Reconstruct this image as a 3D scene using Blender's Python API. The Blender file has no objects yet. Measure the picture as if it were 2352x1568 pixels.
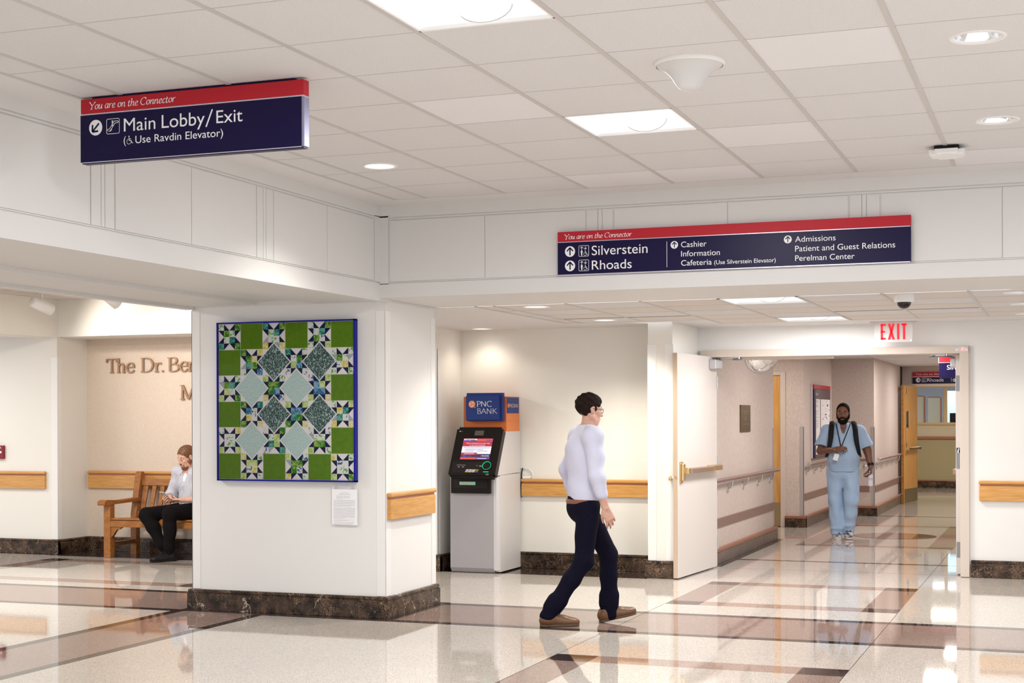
import bpy, bmesh, math, random
import numpy as np
from mathutils import Vector, Matrix

random.seed(7)
SC = bpy.context.scene
COL = SC.collection
PI = math.pi

# ------------------------------------------------------------------ camera
cam_d = bpy.data.cameras.new('camera')
cam = bpy.data.objects.new('camera', cam_d)
COL.objects.link(cam)
cam_d.sensor_width = 36.0
cam_d.sensor_fit = 'HORIZONTAL'
cam_d.lens = 36.0 * 3398.15 / 2352.0
cam_d.shift_y = (958.77 - 784.0) / 2352.0
cam_d.clip_start = 0.05
cam_d.clip_end = 200
cam.matrix_world = (Matrix.Translation((0, 0, 1.53)) @ Matrix.Rotation(0.358348, 4, 'Z')
                    @ Matrix.Rotation(PI / 2, 4, 'X') @ Matrix.Rotation(-0.003458, 4, 'Z'))
SC.camera = cam

# ------------------------------------------------------------------ world, exposure
SC.view_settings.view_transform = 'Standard'
SC.view_settings.look = 'None'
SC.view_settings.gamma = 1.0
SC.view_settings.exposure = 0.66
SC.view_settings.use_curve_mapping = False
W = bpy.data.worlds.new('world')
SC.world = W
W.use_nodes = True
W.node_tree.nodes['Background'].inputs[0].default_value = (0.94, 0.96, 1.0, 1)
W.node_tree.nodes['Background'].inputs[1].default_value = 0.78


# ------------------------------------------------------------------ lamps
def lamp(name, kind, loc, power, color=(1, 1, 1), size=0.5, size_y=None, rot=(0, 0, 0), angle=None, blend=0.5):
    d = bpy.data.lights.new(name, kind)
    d.energy = power
    d.color = color
    if kind == 'AREA':
        d.size = size
        if size_y:
            d.shape = 'RECTANGLE'
            d.size_y = size_y
        if angle:
            d.spread = angle
    elif kind == 'SPOT':
        d.spot_size = angle or 1.8
        d.spot_blend = blend
        d.shadow_soft_size = size
    else:
        d.shadow_soft_size = size
    o = bpy.data.objects.new(name, d)
    o.location = loc
    o.rotation_euler = rot
    COL.objects.link(o)
    return o


COOL = (0.985, 0.99, 1.0)
WARM = (1.0, 0.90, 0.74)
ZC = 3.115      # lobby ceiling
ZL = 2.43       # lower ceiling past the beam
# recessed troffers of the lobby: two in view, the rest of the same rows further back
for k, (x, y) in enumerate([(-2.185, 5.255), (-2.185, 7.695), (-2.185, 2.8), (-2.185, 0.4), (1.47, 7.7), (1.47, 5.25), (1.47, 2.8), (1.47, 0.4)]):
    lamp('troffer_lamp', 'AREA', (x, y, ZC - 0.02), 34, COOL, 0.5)
for (x, y) in [(-0.342, 6.487), (-0.341, 8.345), (-0.342, 4.63), (-0.342, 2.77), (-4.04, 8.43), (-4.04, 4.7), (-4.04, 2.8)]:
    lamp('downlight_lamp', 'SPOT', (x, y, ZC - 0.01), 70, (1, 0.96, 0.88), 0.07, angle=2.2, blend=0.8)
# lower ceiling
for (x, y) in [(-2.185, 11.42), (-2.17, 13.74)]:
    lamp('troffer_lamp', 'AREA', (x, y, ZL - 0.02), 34, COOL, 0.5)
for (x, y, p) in [(-4.03, 11.33, 62), (-4.0, 13.14, 78), (-5.54, 13.93, 7), (-0.32, 11.42, 34), (-0.31, 12.58, 34), (-0.31, 13.8, 20)]:
    lamp('downlight_lamp', 'SPOT', (x, y, ZL - 0.01), p, (1, 0.93, 0.80), 0.07, angle=2.3, blend=0.8)
# bench room on the left
lamp('room_lamp', 'AREA', (-8.6, 11.2, 2.86), 72, (1, 0.965, 0.91), 0.6)
lamp('room_lamp', 'AREA', (-9.0, 8.4, 2.86), 72, (1, 0.97, 0.93), 0.6)
lamp('room_lamp', 'AREA', (-12.2, 12.3, 2.43), 22, (1, 0.97, 0.92), 0.6)
lamp('recess_fill', 'AREA', (-4.0, 19.6, 2.40), 9, (1, 0.92, 0.82), 0.4)  # added fill that brightens the wooden door's recess, no fitting there
# corridor and the room past its end
for (x, y, p) in [(-1.9, 16.6, 26), (-1.9, 19.8, 26), (-1.7, 23.0, 26), (-1.6, 25.6, 24)]:
    lamp('corridor_lamp', 'AREA', (x, y, 2.40), p, (1, 0.94, 0.90), 0.6)
lamp('far_room_lamp', 'AREA', (-2.2, 30.2, 2.40), 40, (1, 0.92, 0.76), 0.6)


# ------------------------------------------------------------------ colour and material helpers
def hx(s):
    s = s.lstrip('#')
    v = [int(s[i:i + 2], 16) / 255 for i in (0, 2, 4)]
    return tuple(((c / 12.92) if c <= 0.04045 else ((c + 0.055) / 1.055) ** 2.4) for c in v)


MATS = {}


def M(name, c, r=0.5, metal=0.0, c2=None, sc=(20, 20, 20), detail=3.0, lo=0.35, hi=0.65, bump=0.0, bsc=None,
      emit=0.0, ecol=None, coat=0.0, spec=0.5, alpha=1.0, trans=0.0, rough2=None, dist=0.0, ior=1.45):
    if isinstance(c, str):
        c = hx(c)
    if isinstance(c2, str):
        c2 = hx(c2)
    m = bpy.data.materials.new(name)
    m.use_nodes = True
    nt = m.node_tree
    b = nt.nodes['Principled BSDF']
    b.inputs['Base Color'].default_value = (*c, 1)
    b.inputs['Roughness'].default_value = r
    b.inputs['Metallic'].default_value = metal
    b.inputs['Specular IOR Level'].default_value = spec
    b.inputs['IOR'].default_value = ior
    b.inputs['Coat Weight'].default_value = coat
    b.inputs['Coat Roughness'].default_value = 0.05
    b.inputs['Alpha'].default_value = alpha
    b.inputs['Transmission Weight'].default_value = trans
    if emit:
        e = ecol or c
        if isinstance(e, str):
            e = hx(e)
        b.inputs['Emission Color'].default_value = (*e, 1)
        b.inputs['Emission Strength'].default_value = emit
    if c2 is not None or bump:
        tc = nt.nodes.new('ShaderNodeTexCoord')
        mp = nt.nodes.new('ShaderNodeMapping')
        mp.inputs['Scale'].default_value = sc
        nt.links.new(tc.outputs['Object'], mp.inputs['Vector'])
        n = nt.nodes.new('ShaderNodeTexNoise')
        n.inputs['Scale'].default_value = 1.0
        n.inputs['Detail'].default_value = detail
        n.inputs['Distortion'].default_value = dist
        nt.links.new(mp.outputs['Vector'], n.inputs['Vector'])
        if c2 is not None:
            cr = nt.nodes.new('ShaderNodeValToRGB')
            cr.color_ramp.elements[0].position = lo
            cr.color_ramp.elements[1].position = hi
            cr.color_ramp.elements[0].color = (*c, 1)
            cr.color_ramp.elements[1].color = (*c2, 1)
            nt.links.new(n.outputs['Fac'], cr.inputs['Fac'])
            nt.links.new(cr.outputs['Color'], b.inputs['Base Color'])
        if bump:
            bm = nt.nodes.new('ShaderNodeBump')
            bm.inputs['Strength'].default_value = bump
            bm.inputs['Distance'].default_value = 0.004
            if bsc:
                mp2 = nt.nodes.new('ShaderNodeMapping')
                mp2.inputs['Scale'].default_value = bsc
                nt.links.new(tc.outputs['Object'], mp2.inputs['Vector'])
                n2 = nt.nodes.new('ShaderNodeTexNoise')
                n2.inputs['Scale'].default_value = 1.0
                n2.inputs['Detail'].default_value = 2.0
                nt.links.new(mp2.outputs['Vector'], n2.inputs['Vector'])
                n = n2
            nt.links.new(n.outputs['Fac'], bm.inputs['Height'])
            nt.links.new(bm.outputs['Normal'], b.inputs['Normal'])
    MATS[name] = m
    return m


def terrazzo(name, c, cdark, clight, rough=0.035):
    m = M(name, c, rough, spec=0.5, ior=1.42)
    nt = m.node_tree
    b = nt.nodes['Principled BSDF']
    tc = nt.nodes.new('ShaderNodeTexCoord')
    v = nt.nodes.new('ShaderNodeTexVoronoi')
    v.inputs['Scale'].default_value = 240
    nt.links.new(tc.outputs['Object'], v.inputs['Vector'])
    cr = nt.nodes.new('ShaderNodeValToRGB')
    cr.color_ramp.interpolation = 'CONSTANT'
    e = cr.color_ramp.elements
    e[0].position = 0.0
    e[0].color = (*cdark, 1)
    e[1].position = 0.085
    e[1].color = (*c, 1)
    for p, q in ((0.34, tuple(x * 0.86 for x in c)), (0.56, tuple(min(1, x * 1.10) for x in c)), (0.80, clight), (0.92, c)):
        a = e.new(p)
        a.color = (*q, 1)
    sep = nt.nodes.new('ShaderNodeSeparateColor')
    nt.links.new(v.outputs['Color'], sep.inputs['Color'])
    nt.links.new(sep.outputs[0], cr.inputs['Fac'])
    # broad uneven tone of the poured panels
    n = nt.nodes.new('ShaderNodeTexNoise')
    n.inputs['Scale'].default_value = 0.9
    n.inputs['Detail'].default_value = 2
    nt.links.new(tc.outputs['Object'], n.inputs['Vector'])
    mr = nt.nodes.new('ShaderNodeMapRange')
    mr.inputs['To Min'].default_value = 0.93
    mr.inputs['To Max'].default_value = 1.05
    nt.links.new(n.outputs['Fac'], mr.inputs['Value'])
    mx = nt.nodes.new('ShaderNodeVectorMath')
    mx.operation = 'SCALE'
    nt.links.new(cr.outputs['Color'], mx.inputs[0])
    nt.links.new(mr.outputs['Result'], mx.inputs['Scale'])
    nt.links.new(mx.outputs['Vector'], b.inputs['Base Color'])
    # very faint waviness of the polish
    n3 = nt.nodes.new('ShaderNodeTexNoise')
    n3.inputs['Scale'].default_value = 5.0
    n3.inputs['Detail'].default_value = 1
    nt.links.new(tc.outputs['Object'], n3.inputs['Vector'])
    bm = nt.nodes.new('ShaderNodeBump')
    bm.inputs['Strength'].default_value = 0.014
    bm.inputs['Distance'].default_value = 0.01
    nt.links.new(n3.outputs['Fac'], bm.inputs['Height'])
    nt.links.new(bm.outputs['Normal'], b.inputs['Normal'])
    return m


def marble(name, c1, c2, vein, rough=0.16, vs=7.0):
    m = M(name, c1, rough, spec=0.3)
    nt = m.node_tree
    b = nt.nodes['Principled BSDF']
    tc = nt.nodes.new('ShaderNodeTexCoord')
    n = nt.nodes.new('ShaderNodeTexNoise')
    n.inputs['Scale'].default_value = 9
    n.inputs['Detail'].default_value = 7
    nt.links.new(tc.outputs['Object'], n.inputs['Vector'])
    cr = nt.nodes.new('ShaderNodeValToRGB')
    cr.color_ramp.elements[0].position = 0.38
    cr.color_ramp.elements[0].color = (*c1, 1)
    cr.color_ramp.elements[1].position = 0.68
    cr.color_ramp.elements[1].color = (*c2, 1)
    nt.links.new(n.outputs['Fac'], cr.inputs['Fac'])
    # fine net of veins: distance to the edge of distorted cells
    add = nt.nodes.new('ShaderNodeVectorMath')
    add.operation = 'MULTIPLY_ADD'
    add.inputs[1].default_value = (0.16, 0.16, 0.16)
    nt.links.new(n.outputs['Color'], add.inputs[0])
    nt.links.new(tc.outputs['Object'], add.inputs[2])
    last = cr.outputs['Color']
    for scale, width, col in ((vs * 5.5, 0.075, (0.30, 0.19, 0.115)), (vs * 2.6, 0.022, (0.42, 0.30, 0.20)), (vs * 0.42, 0.006, vein)):
        v = nt.nodes.new('ShaderNodeTexVoronoi')
        v.feature = 'DISTANCE_TO_EDGE'
        v.inputs['Scale'].default_value = scale
        nt.links.new(add.outputs['Vector'], v.inputs['Vector'])
        r2 = nt.nodes.new('ShaderNodeMapRange')
        r2.inputs['From Min'].default_value = 0.0
        r2.inputs['From Max'].default_value = width
        r2.inputs['To Min'].default_value = 1.0
        r2.inputs['To Max'].default_value = 0.0
        nt.links.new(v.outputs['Distance'], r2.inputs['Value'])
        n2 = nt.nodes.new('ShaderNodeTexNoise')
        n2.inputs['Scale'].default_value = 5.5 if width < 0.01 else (14 if width < 0.05 else 8)
        nt.links.new(tc.outputs['Object'], n2.inputs['Vector'])
        r3 = nt.nodes.new('ShaderNodeMapRange')
        r3.inputs['From Min'].default_value = 0.40 if width > 0.05 else (0.47 if width > 0.01 else 0.54)
        r3.inputs['From Max'].default_value = 0.66 if width > 0.01 else 0.60
        nt.links.new(n2.outputs['Fac'], r3.inputs['Value'])
        mu = nt.nodes.new('ShaderNodeMath')
        mu.operation = 'MULTIPLY'
        nt.links.new(r2.outputs['Result'], mu.inputs[0])
        nt.links.new(r3.outputs['Result'], mu.inputs[1])
        mix = nt.nodes.new('ShaderNodeMix')
        mix.data_type = 'RGBA'
        nt.links.new(mu.outputs['Value'], mix.inputs['Factor'])
        nt.links.new(last, mix.inputs[6])
        mix.inputs[7].default_value = (*col, 1)
        last = mix.outputs[2]
    nt.links.new(last, b.inputs['Base Color'])
    return m


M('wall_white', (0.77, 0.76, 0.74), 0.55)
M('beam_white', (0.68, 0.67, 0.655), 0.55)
M('wall_cream', (0.80, 0.775, 0.72), 0.55)
M('alcove_cloth', (0.63, 0.52, 0.43), 0.8, c2=(0.70, 0.59, 0.49), sc=(60, 60, 220), bump=0.15, bsc=(300, 300, 500))
M('corridor_paper', (0.55, 0.465, 0.42), 0.6, c2=(0.63, 0.54, 0.49), sc=(55, 55, 25), detail=5)
M('guard_white', (0.82, 0.81, 0.79), 0.35)
M('guard_grey', (0.42, 0.38, 0.37), 0.4)
M('bumper_brown', (0.25, 0.15, 0.12), 0.4)
M('plaster', (0.70, 0.685, 0.685), 0.7)
M('tile', (0.63, 0.62, 0.625), 0.9, c2=(0.69, 0.68, 0.685), sc=(140, 140, 140), detail=4, bump=0.25, bsc=(220, 220, 220))
M('tile_new', (0.73, 0.722, 0.74), 0.85, bump=0.08, bsc=(260, 260, 260))
M('tile_old', (0.62, 0.575, 0.54), 0.9, c2=(0.70, 0.66, 0.625), sc=(110, 110, 110), detail=5, bump=0.3, bsc=(220, 220, 220))
M('tbar', (0.54, 0.51, 0.495), 0.5)
M('seam', (0.52, 0.505, 0.51), 0.8)
M('dome_white', (0.62, 0.615, 0.62), 0.35)
terrazzo('floor_cream', (0.51, 0.46, 0.41), (0.25, 0.205, 0.17), (0.63, 0.595, 0.56))
terrazzo('floor_pink', (0.27, 0.185, 0.155), (0.11, 0.065, 0.055), (0.36, 0.28, 0.25))
terrazzo('floor_rose', (0.34, 0.235, 0.19), (0.14, 0.085, 0.07), (0.43, 0.34, 0.30))
terrazzo('floor_dark', (0.038, 0.026, 0.024), (0.02, 0.014, 0.014), (0.075, 0.055, 0.05))
M('floor_joint', (0.07, 0.05, 0.045), 0.9, spec=0.0)
marble('stone', (0.012, 0.0075, 0.006), (0.082, 0.048, 0.031), (0.72, 0.62, 0.53))
marble('stone_plain', (0.10, 0.072, 0.06), (0.15, 0.11, 0.09), (0.30, 0.24, 0.2), rough=0.3)
M('oak', (0.52, 0.245, 0.058), 0.34, c2=(0.64, 0.34, 0.095), sc=(3, 30, 45), detail=4, dist=1.6, coat=0.3)
M('oak_y', (0.52, 0.245, 0.058), 0.34, c2=(0.64, 0.34, 0.095), sc=(30, 3, 45), detail=4, dist=1.6, coat=0.3)
M('rosewood', (0.40, 0.155, 0.085), 0.4)
M('cap_rust', (0.30, 0.125, 0.075), 0.35)
M('teak', (0.27, 0.095, 0.020), 0.42, c2=(0.36, 0.145, 0.034), sc=(10, 30, 30), detail=4, dist=0.6)
M('teak_dark', (0.22, 0.09, 0.035), 0.4, c2=(0.30, 0.13, 0.05), sc=(10, 30, 30), detail=4)
M('door_wood', (0.62, 0.30, 0.075), 0.35, c2=(0.72, 0.40, 0.125), sc=(25, 25, 2.5), detail=3, dist=0.4)
M('door_wood_edge', (0.40, 0.18, 0.05), 0.4, c2=(0.30, 0.12, 0.03), sc=(10, 10, 20), detail=3)
M('door_paint', (0.66, 0.605, 0.565), 0.42)
M('door_edge', (0.55, 0.42, 0.31), 0.45)
M('frame_paint', (0.61, 0.53, 0.46), 0.42)
M('brass', (0.72, 0.53, 0.27), 0.24, metal=1.0)
M('brass_dull', (0.42, 0.34, 0.20), 0.38, metal=1.0)
M('bronze_bar', (0.36, 0.24, 0.16), 0.38, metal=0.6)
M('steel', (0.60, 0.60, 0.62), 0.28, metal=1.0)
M('steel_dark', (0.24, 0.24, 0.26), 0.35, metal=1.0)
M('chrome', (0.86, 0.86, 0.87), 0.05, metal=1.0)
M('silver_paint', (0.55, 0.55, 0.58), 0.35, metal=0.5)
M('black', (0.008, 0.007, 0.008), 0.4, spec=0.25)
M('black_gloss', (0.012, 0.010, 0.010), 0.09)
M('gap_shade', (0.03, 0.02, 0.018), 0.7)  # dark colour standing in for shade in gaps and openings
M('white_plastic', (0.83, 0.82, 0.81), 0.32)
M('white_vinyl', (0.86, 0.86, 0.88), 0.5)
M('sign_navy', (0.0075, 0.004, 0.042), 0.34, spec=0.22)
M('sign_red', (0.46, 0.018, 0.030), 0.42, spec=0.25)
M('sign_end', (0.28, 0.28, 0.40), 0.35, metal=0.5)
M('sign_alu', (0.72, 0.70, 0.78), 0.3, metal=0.6)
M('exit_red', (0.80, 0.020, 0.035), 0.4, emit=0.35, ecol=(0.9, 0.02, 0.04))
M('lamp_white', (0.3, 0.3, 0.3), 0.6, emit=0.66, ecol=(0.98, 0.99, 1.0))
M('lamp_side', (0.3, 0.3, 0.3), 0.6, emit=0.52, ecol=(0.98, 0.99, 1.0))
M('lamp_warm', (0.95, 0.93, 0.9), 0.4, emit=4.5, ecol=(1, 0.95, 0.86))
M('bronze_letter', (0.36, 0.215, 0.125), 0.4, metal=0.3)


# ------------------------------------------------------------------ mesh helpers
class MB:
    """collects shapes, then links them as one mesh object"""

    def __init__(s):
        s.v = []
        s.f = []
        s.m = []
        s.mats = []
        s.sm = []

    def _mi(s, mat):
        if mat not in s.mats:
            s.mats.append(mat)
        return s.mats.index(mat)

    def add(s, vs, fs, mat, smooth=False):
        o = len(s.v)
        s.v += [tuple(map(float, p)) for p in vs]
        mi = s._mi(mat)
        for f in fs:
            s.f.append(tuple(i + o for i in f))
            s.m.append(mi)
            s.sm.append(smooth)
        return s

    def quad(s, a, b, c, d, mat):
        return s.add([a, b, c, d], [(0, 1, 2, 3)], mat)

    def box(s, x0, x1, y0, y1, z0, z1, mat, bev=0.0):
        if x1 < x0: x0, x1 = x1, x0
        if y1 < y0: y0, y1 = y1, y0
        if z1 < z0: z0, z1 = z1, z0
        if bev <= 0:
            vs = [(x, y, z) for x in (x0, x1) for y in (y0, y1) for z in (z0, z1)]
            return s.add(vs, [(0, 1, 3, 2), (4, 6, 7, 5), (0, 4, 5, 1), (2, 3, 7, 6), (0, 2, 6, 4), (1, 5, 7, 3)], mat)
        b = min(bev, (x1 - x0) / 2.01, (y1 - y0) / 2.01, (z1 - z0) / 2.01)
        bm = bmesh.new()
        bmesh.ops.create_cube(bm, size=1)
        for w in bm.verts:
            w.co = Vector(((x0 + x1) / 2 + w.co.x * (x1 - x0), (y0 + y1) / 2 + w.co.y * (y1 - y0), (z0 + z1) / 2 + w.co.z * (z1 - z0)))
        bmesh.ops.bevel(bm, geom=bm.edges[:], offset=b, segments=2, affect='EDGES', profile=0.5)
        return s.bm(bm, mat)

    def bm(s, bm, mat, smooth=False):
        bm.verts.index_update()
        s.add([w.co[:] for w in bm.verts], [[w.index for w in f.verts] for f in bm.faces], mat, smooth)
        bm.free()
        return s

    def prism(s, poly, a0, a1, axis, mat):
        """extrude a polygon along an axis; poly is in the two other axes in xyz order"""
        n = len(poly)

        def p(q, a):
            if axis == 0: return (a, q[0], q[1])
            if axis == 1: return (q[0], a, q[1])
            return (q[0], q[1], a)
        vs = [p(q, a0) for q in poly] + [p(q, a1) for q in poly]
        fs = [tuple(range(n))[::-1], tuple(range(n, 2 * n))]
        fs += [(i, (i + 1) % n, n + (i + 1) % n, n + i) for i in range(n)]
        return s.add(vs, fs, mat)

    def tube(s, pts, r, mat, n=10, cap=True, smooth=True):
        """round bar through points; r is one radius or one per point"""
        pts = [Vector(p) for p in pts]
        rs = r if isinstance(r, (list, tuple)) else [r] * len(pts)
        vs, fs = [], []
        up = None
        for i, p in enumerate(pts):
            t = (pts[min(i + 1, len(pts) - 1)] - pts[max(i - 1, 0)]).normalized()
            if up is None:
                up = t.orthogonal().normalized()
            else:
                up = (up - t * up.dot(t)).normalized()
            w = t.cross(up)
            for k in range(n):
                a = 2 * PI * k / n
                vs.append(p + (up * math.cos(a) + w * math.sin(a)) * rs[i])
        for i in range(len(pts) - 1):
            for k in range(n):
                fs.append((i * n + k, i * n + (k + 1) % n, (i + 1) * n + (k + 1) % n, (i + 1) * n + k))
        s.add(vs, fs, mat, smooth)
        if cap:
            s.add(vs[:n], [tuple(range(n))[::-1]], mat)
            s.add(vs[-n:], [tuple(range(n))], mat)
        return s

    def lathe(s, prof, c, mat, n=32, axis=2, smooth=True, flip=False):
        """profile of (radius, height) turned about an axis through c"""
        vs, fs = [], []
        for (r, h) in prof:
            for k in range(n):
                a = 2 * PI * k / n
                q = (r * math.cos(a), r * math.sin(a), h)
                if axis == 1: q = (q[0], q[2], q[1])
                if axis == 0: q = (q[2], q[0], q[1])
                vs.append((c[0] + q[0], c[1] + q[1], c[2] + q[2]))
        for i in range(len(prof) - 1):
            for k in range(n):
                f = (i * n + k, i * n + (k + 1) % n, (i + 1) * n + (k + 1) % n, (i + 1) * n + k)
                fs.append(f[::-1] if flip else f)
        return s.add(vs, fs, mat, smooth)

    def disc(s, c, r, mat, n=32, axis=2, flip=False):
        vs = []
        for k in range(n):
            a = 2 * PI * k / n
            q = (r * math.cos(a), r * math.sin(a), 0)
            if axis == 1: q = (q[0], 0, q[1])
            if axis == 0: q = (0, q[0], q[1])
            vs.append((c[0] + q[0], c[1] + q[1], c[2] + q[2]))
        f = tuple(range(n))
        return s.add(vs, [f[::-1] if flip else f], mat)

    def xf(s, mtx):
        s.v = [tuple(mtx @ Vector(p)) for p in s.v]
        return s

    def build(s, name, parent=None, label=None, kind=None, world=True):
        me = bpy.data.meshes.new(name)
        o = bpy.data.objects.new(name, me)
        vs = s.v
        if parent is not None and world:
            inv = (WORLD.get(parent.name) or Matrix.Identity(4)).inverted()
            vs = [tuple(inv @ Vector(p)) for p in vs]
        me.from_pydata(vs, [], s.f)
        for m in s.mats:
            me.materials.append(MATS[m])
        me.polygons.foreach_set('material_index', s.m)
        me.polygons.foreach_set('use_smooth', s.sm)
        me.update()
        COL.objects.link(o)
        if parent is not None:
            o.parent = parent
            WORLD[o.name] = WORLD.get(parent.name) or Matrix.Identity(4)
        if label: o['label'] = label
        if kind: o['kind'] = kind
        return o


WORLD = {}


def thing(name, label, cat, loc=(0, 0, 0), rz=0.0, group=None, mtx=None):
    o = bpy.data.objects.new(name, None)
    o.empty_display_size = 0.1
    mw = mtx or (Matrix.Translation(loc) @ Matrix.Rotation(rz, 4, 'Z'))
    o.matrix_world = mw
    COL.objects.link(o)
    WORLD[o.name] = mw.copy()
    o['label'] = label
    o['category'] = cat
    if group: o['group'] = group
    return o


def tag(o, label, cat, group=None):
    o['label'] = label
    o['category'] = cat
    if group: o['group'] = group
    return o


def struct(name, mb, parent=None):
    return mb.build(name, parent, kind='structure' if parent is None else None)


_fc = bpy.data.curves.new('lettering_source', 'FONT')
_fo = bpy.data.objects.new('lettering_source', _fc)
COL.objects.link(_fo)


def text_shape(body):
    _fc.body = body
    bpy.context.view_layer.update()
    ev = _fo.evaluated_get(bpy.context.evaluated_depsgraph_get())
    me = ev.to_mesh()
    vs = [(v.co.x, v.co.y) for v in me.vertices]
    fs = [tuple(p.vertices) for p in me.polygons]
    ev.to_mesh_clear()
    return vs, fs


def put_text(mb, body, o, ux, uz, width, cap, mat, align='L'):
    """letters on a plane: o is the baseline start, ux/uz the reading and up directions"""
    vs, fs = text_shape(body)
    x0 = min(v[0] for v in vs)
    x1 = max(v[0] for v in vs)
    sx = width / (x1 - x0) if width else cap / 0.682
    sz = cap / 0.682
    o, ux, uz = Vector(o), Vector(ux), Vector(uz)
    mb.add([o + ux * ((v[0] - x0) * sx) + uz * (v[1] * sz) for v in vs], fs, mat)


def pen_strokes(mb, strokes, o, ux, uz, un, mat, thick=0.11, thin=0.035, nib=0.0, depth=0.0):
    """letters drawn with a broad nib: strokes are polylines, width changes with direction"""
    o, ux, uz, un = Vector(o), Vector(ux), Vector(uz), Vector(un)
    S = ux.length
    for st in strokes:
        pts = []
        # smooth the polyline when it is marked as a curve
        curve = st[0] == 'c'
        P = [Vector((p[0], p[1])) for p in (st[1:] if curve else st)]
        if curve:
            for i in range(len(P) - 1):
                p0, p1, p2, p3 = P[max(i - 1, 0)], P[i], P[i + 1], P[min(i + 2, len(P) - 1)]
                for k in range(6):
                    t = k / 6
                    pts.append(0.5 * ((2 * p1) + (p2 - p0) * t + (2 * p0 - 5 * p1 + 4 * p2 - p3) * t * t + (3 * p1 - p0 - 3 * p2 + p3) * t ** 3))
            pts.append(P[-1])
        else:
            pts = P
        L, R = [], []
        for i, p in enumerate(pts):
            t = pts[min(i + 1, len(pts) - 1)] - pts[max(i - 1, 0)]
            t = t.normalized() if t.length > 1e-6 else Vector((1, 0))
            nrm = Vector((-t.y, t.x))
            w = thin + (thick - thin) * abs(math.sin(math.atan2(t.y, t.x) - nib))
            L.append(p + nrm * w / 2)
            R.append(p - nrm * w / 2)
        n = len(pts)
        q = L + R[::-1]
        kk = 0.0003 * strokes.index(st)   # each stroke lies a hair above the last
        front = [o + ux * a.x + uz * a.y + un * (depth + kk) for a in q]
        fs = [(i, i + 1, 2 * n - 2 - i, 2 * n - 1 - i) for i in range(n - 1)]
        mb.add(front, [f[::-1] for f in fs], mat)
        if depth:
            back = [o + ux * a.x + uz * a.y for a in q]
            m = 2 * n
            mb.add(front + back, [(i, (i + 1) % m, m + (i + 1) % m, m + i) for i in range(m)], mat)
# ================================================================== FLOOR
def floor_mat(x, y):
    # beyond the far doorway
    if 15.68 < y < 15.79 and x > -3.3: return 'floor_dark'
    if 23.2 < y < 23.33 and x > -2.75: return 'floor_dark'
    # recesses with a dark field
    if -5.876 < x < -3.73 and 13.57 < y < 14.3: return 'floor_dark'
    if -10.74 < x < -7.2 and 13.76 < y < 14.6: return 'floor_dark'
    if x < -10.7 and 13.80 < y < 13.95: return 'floor_dark'
    if -3.40 < x < -3.30 and 14.9 < y < 18.5: return 'floor_dark'
    # border round the pier
    if -6.66 < x < -4.78 and 10.12 < y < 11.3: return 'floor_dark'
    # cross band running left to right in front of the doors
    if 10.09 < y < 10.20 or 11.16 < y < 11.275: 
        if not (-6.59 < x < -5.95): return 'floor_dark'
    band = 10.20 <= y <= 11.16
    # band running towards the viewer
    if y < 10.2:
        if -6.69 < x < -6.59: return 'floor_dark'
        if -5.95 < x < -5.86: return 'floor_dark'
        if -6.59 <= x <= -5.95: return 'floor_pink'
    if band: return 'floor_pink'
    # inlaid frames
    for (x0, x1, y0, y1, w, h) in ((-3.09, -1.23, 11.80, 13.55, 0.28, 0.24), (-3.09, -1.23, 7.0, 9.08, 0.28, 0.25), (-3.03, -1.22, 17.66, 21.3, 0.29, 0.25),
                                   (-10.46, -7.36, 11.56, 13.48, 0.27, 0.24), (-3.3, -1.2, 29.5, 31.4, 0.3, 0.3)):
        if x0 < x < x1 and y0 < y < y1:
            a = x < x0 + w or x > x1 - w
            b = y < y0 + h or y > y1 - h
            if a and b: return 'floor_dark'
            if a: return 'floor_pink'
            if b: return 'floor_rose'
    return 'floor_cream'


xs = sorted(set([-14, -10.74, -10.7, -10.46, -10.19, -7.63, -7.36, -7.2, -6.69, -6.66, -6.59, -5.95, -5.876, -5.86, -4.78, -3.73, -3.40, -3.30, -3.3, -3.09, -3.03, -3.0,
                 -2.81, -2.75, -2.74, -1.51, -1.5, -1.23, -1.22, -1.2, 0.5, 3.6, -12, -9, -8, -2.1, -3.2] + [-13, -11.5, 1.5, 2.5]))
ys = sorted(set([-1.5, 0, 2, 4, 5.5, 7.0, 7.25, 8.83, 9.08, 10.09, 10.12, 10.20, 11.16, 11.275, 11.3, 11.56, 11.80, 12.04, 13.24, 13.31, 13.48, 13.55, 13.57, 13.76,
                 13.80, 13.95, 14.3, 14.6, 14.9, 15.68, 15.79, 17.66, 17.91, 18.5, 21.05, 21.3, 23.2, 23.33, 25, 27.4, 29.5, 29.8, 31.1, 31.4, 33.2, 12.5, 19.5]))
F = MB()
for i in range(len(xs) - 1):
    for j in range(len(ys) - 1):
        x0, x1, y0, y1 = xs[i], xs[i + 1], ys[j], ys[j + 1]
        F.quad((x0, y0, 0), (x1, y0, 0), (x1, y1, 0), (x0, y1, 0), floor_mat((x0 + x1) / 2, (y0 + y1) / 2))
# round inlay in the corridor
cc, rr = (-2.06, 19.42), 0.52
F.disc((cc[0], cc[1], 0.0006), rr, 'floor_dark', 48)
pts = [(cc[0] + 0.5 * math.cos(a), cc[1] + 0.5 * math.sin(a), 0.0009) for a in [2 * PI * k / 48 for k in range(48)]]
F.add([p for p in pts if p[0] < cc[0] + 0.3] , [tuple(range(len([p for p in pts if p[0] < cc[0] + 0.3])))], 'floor_pink')
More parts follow.
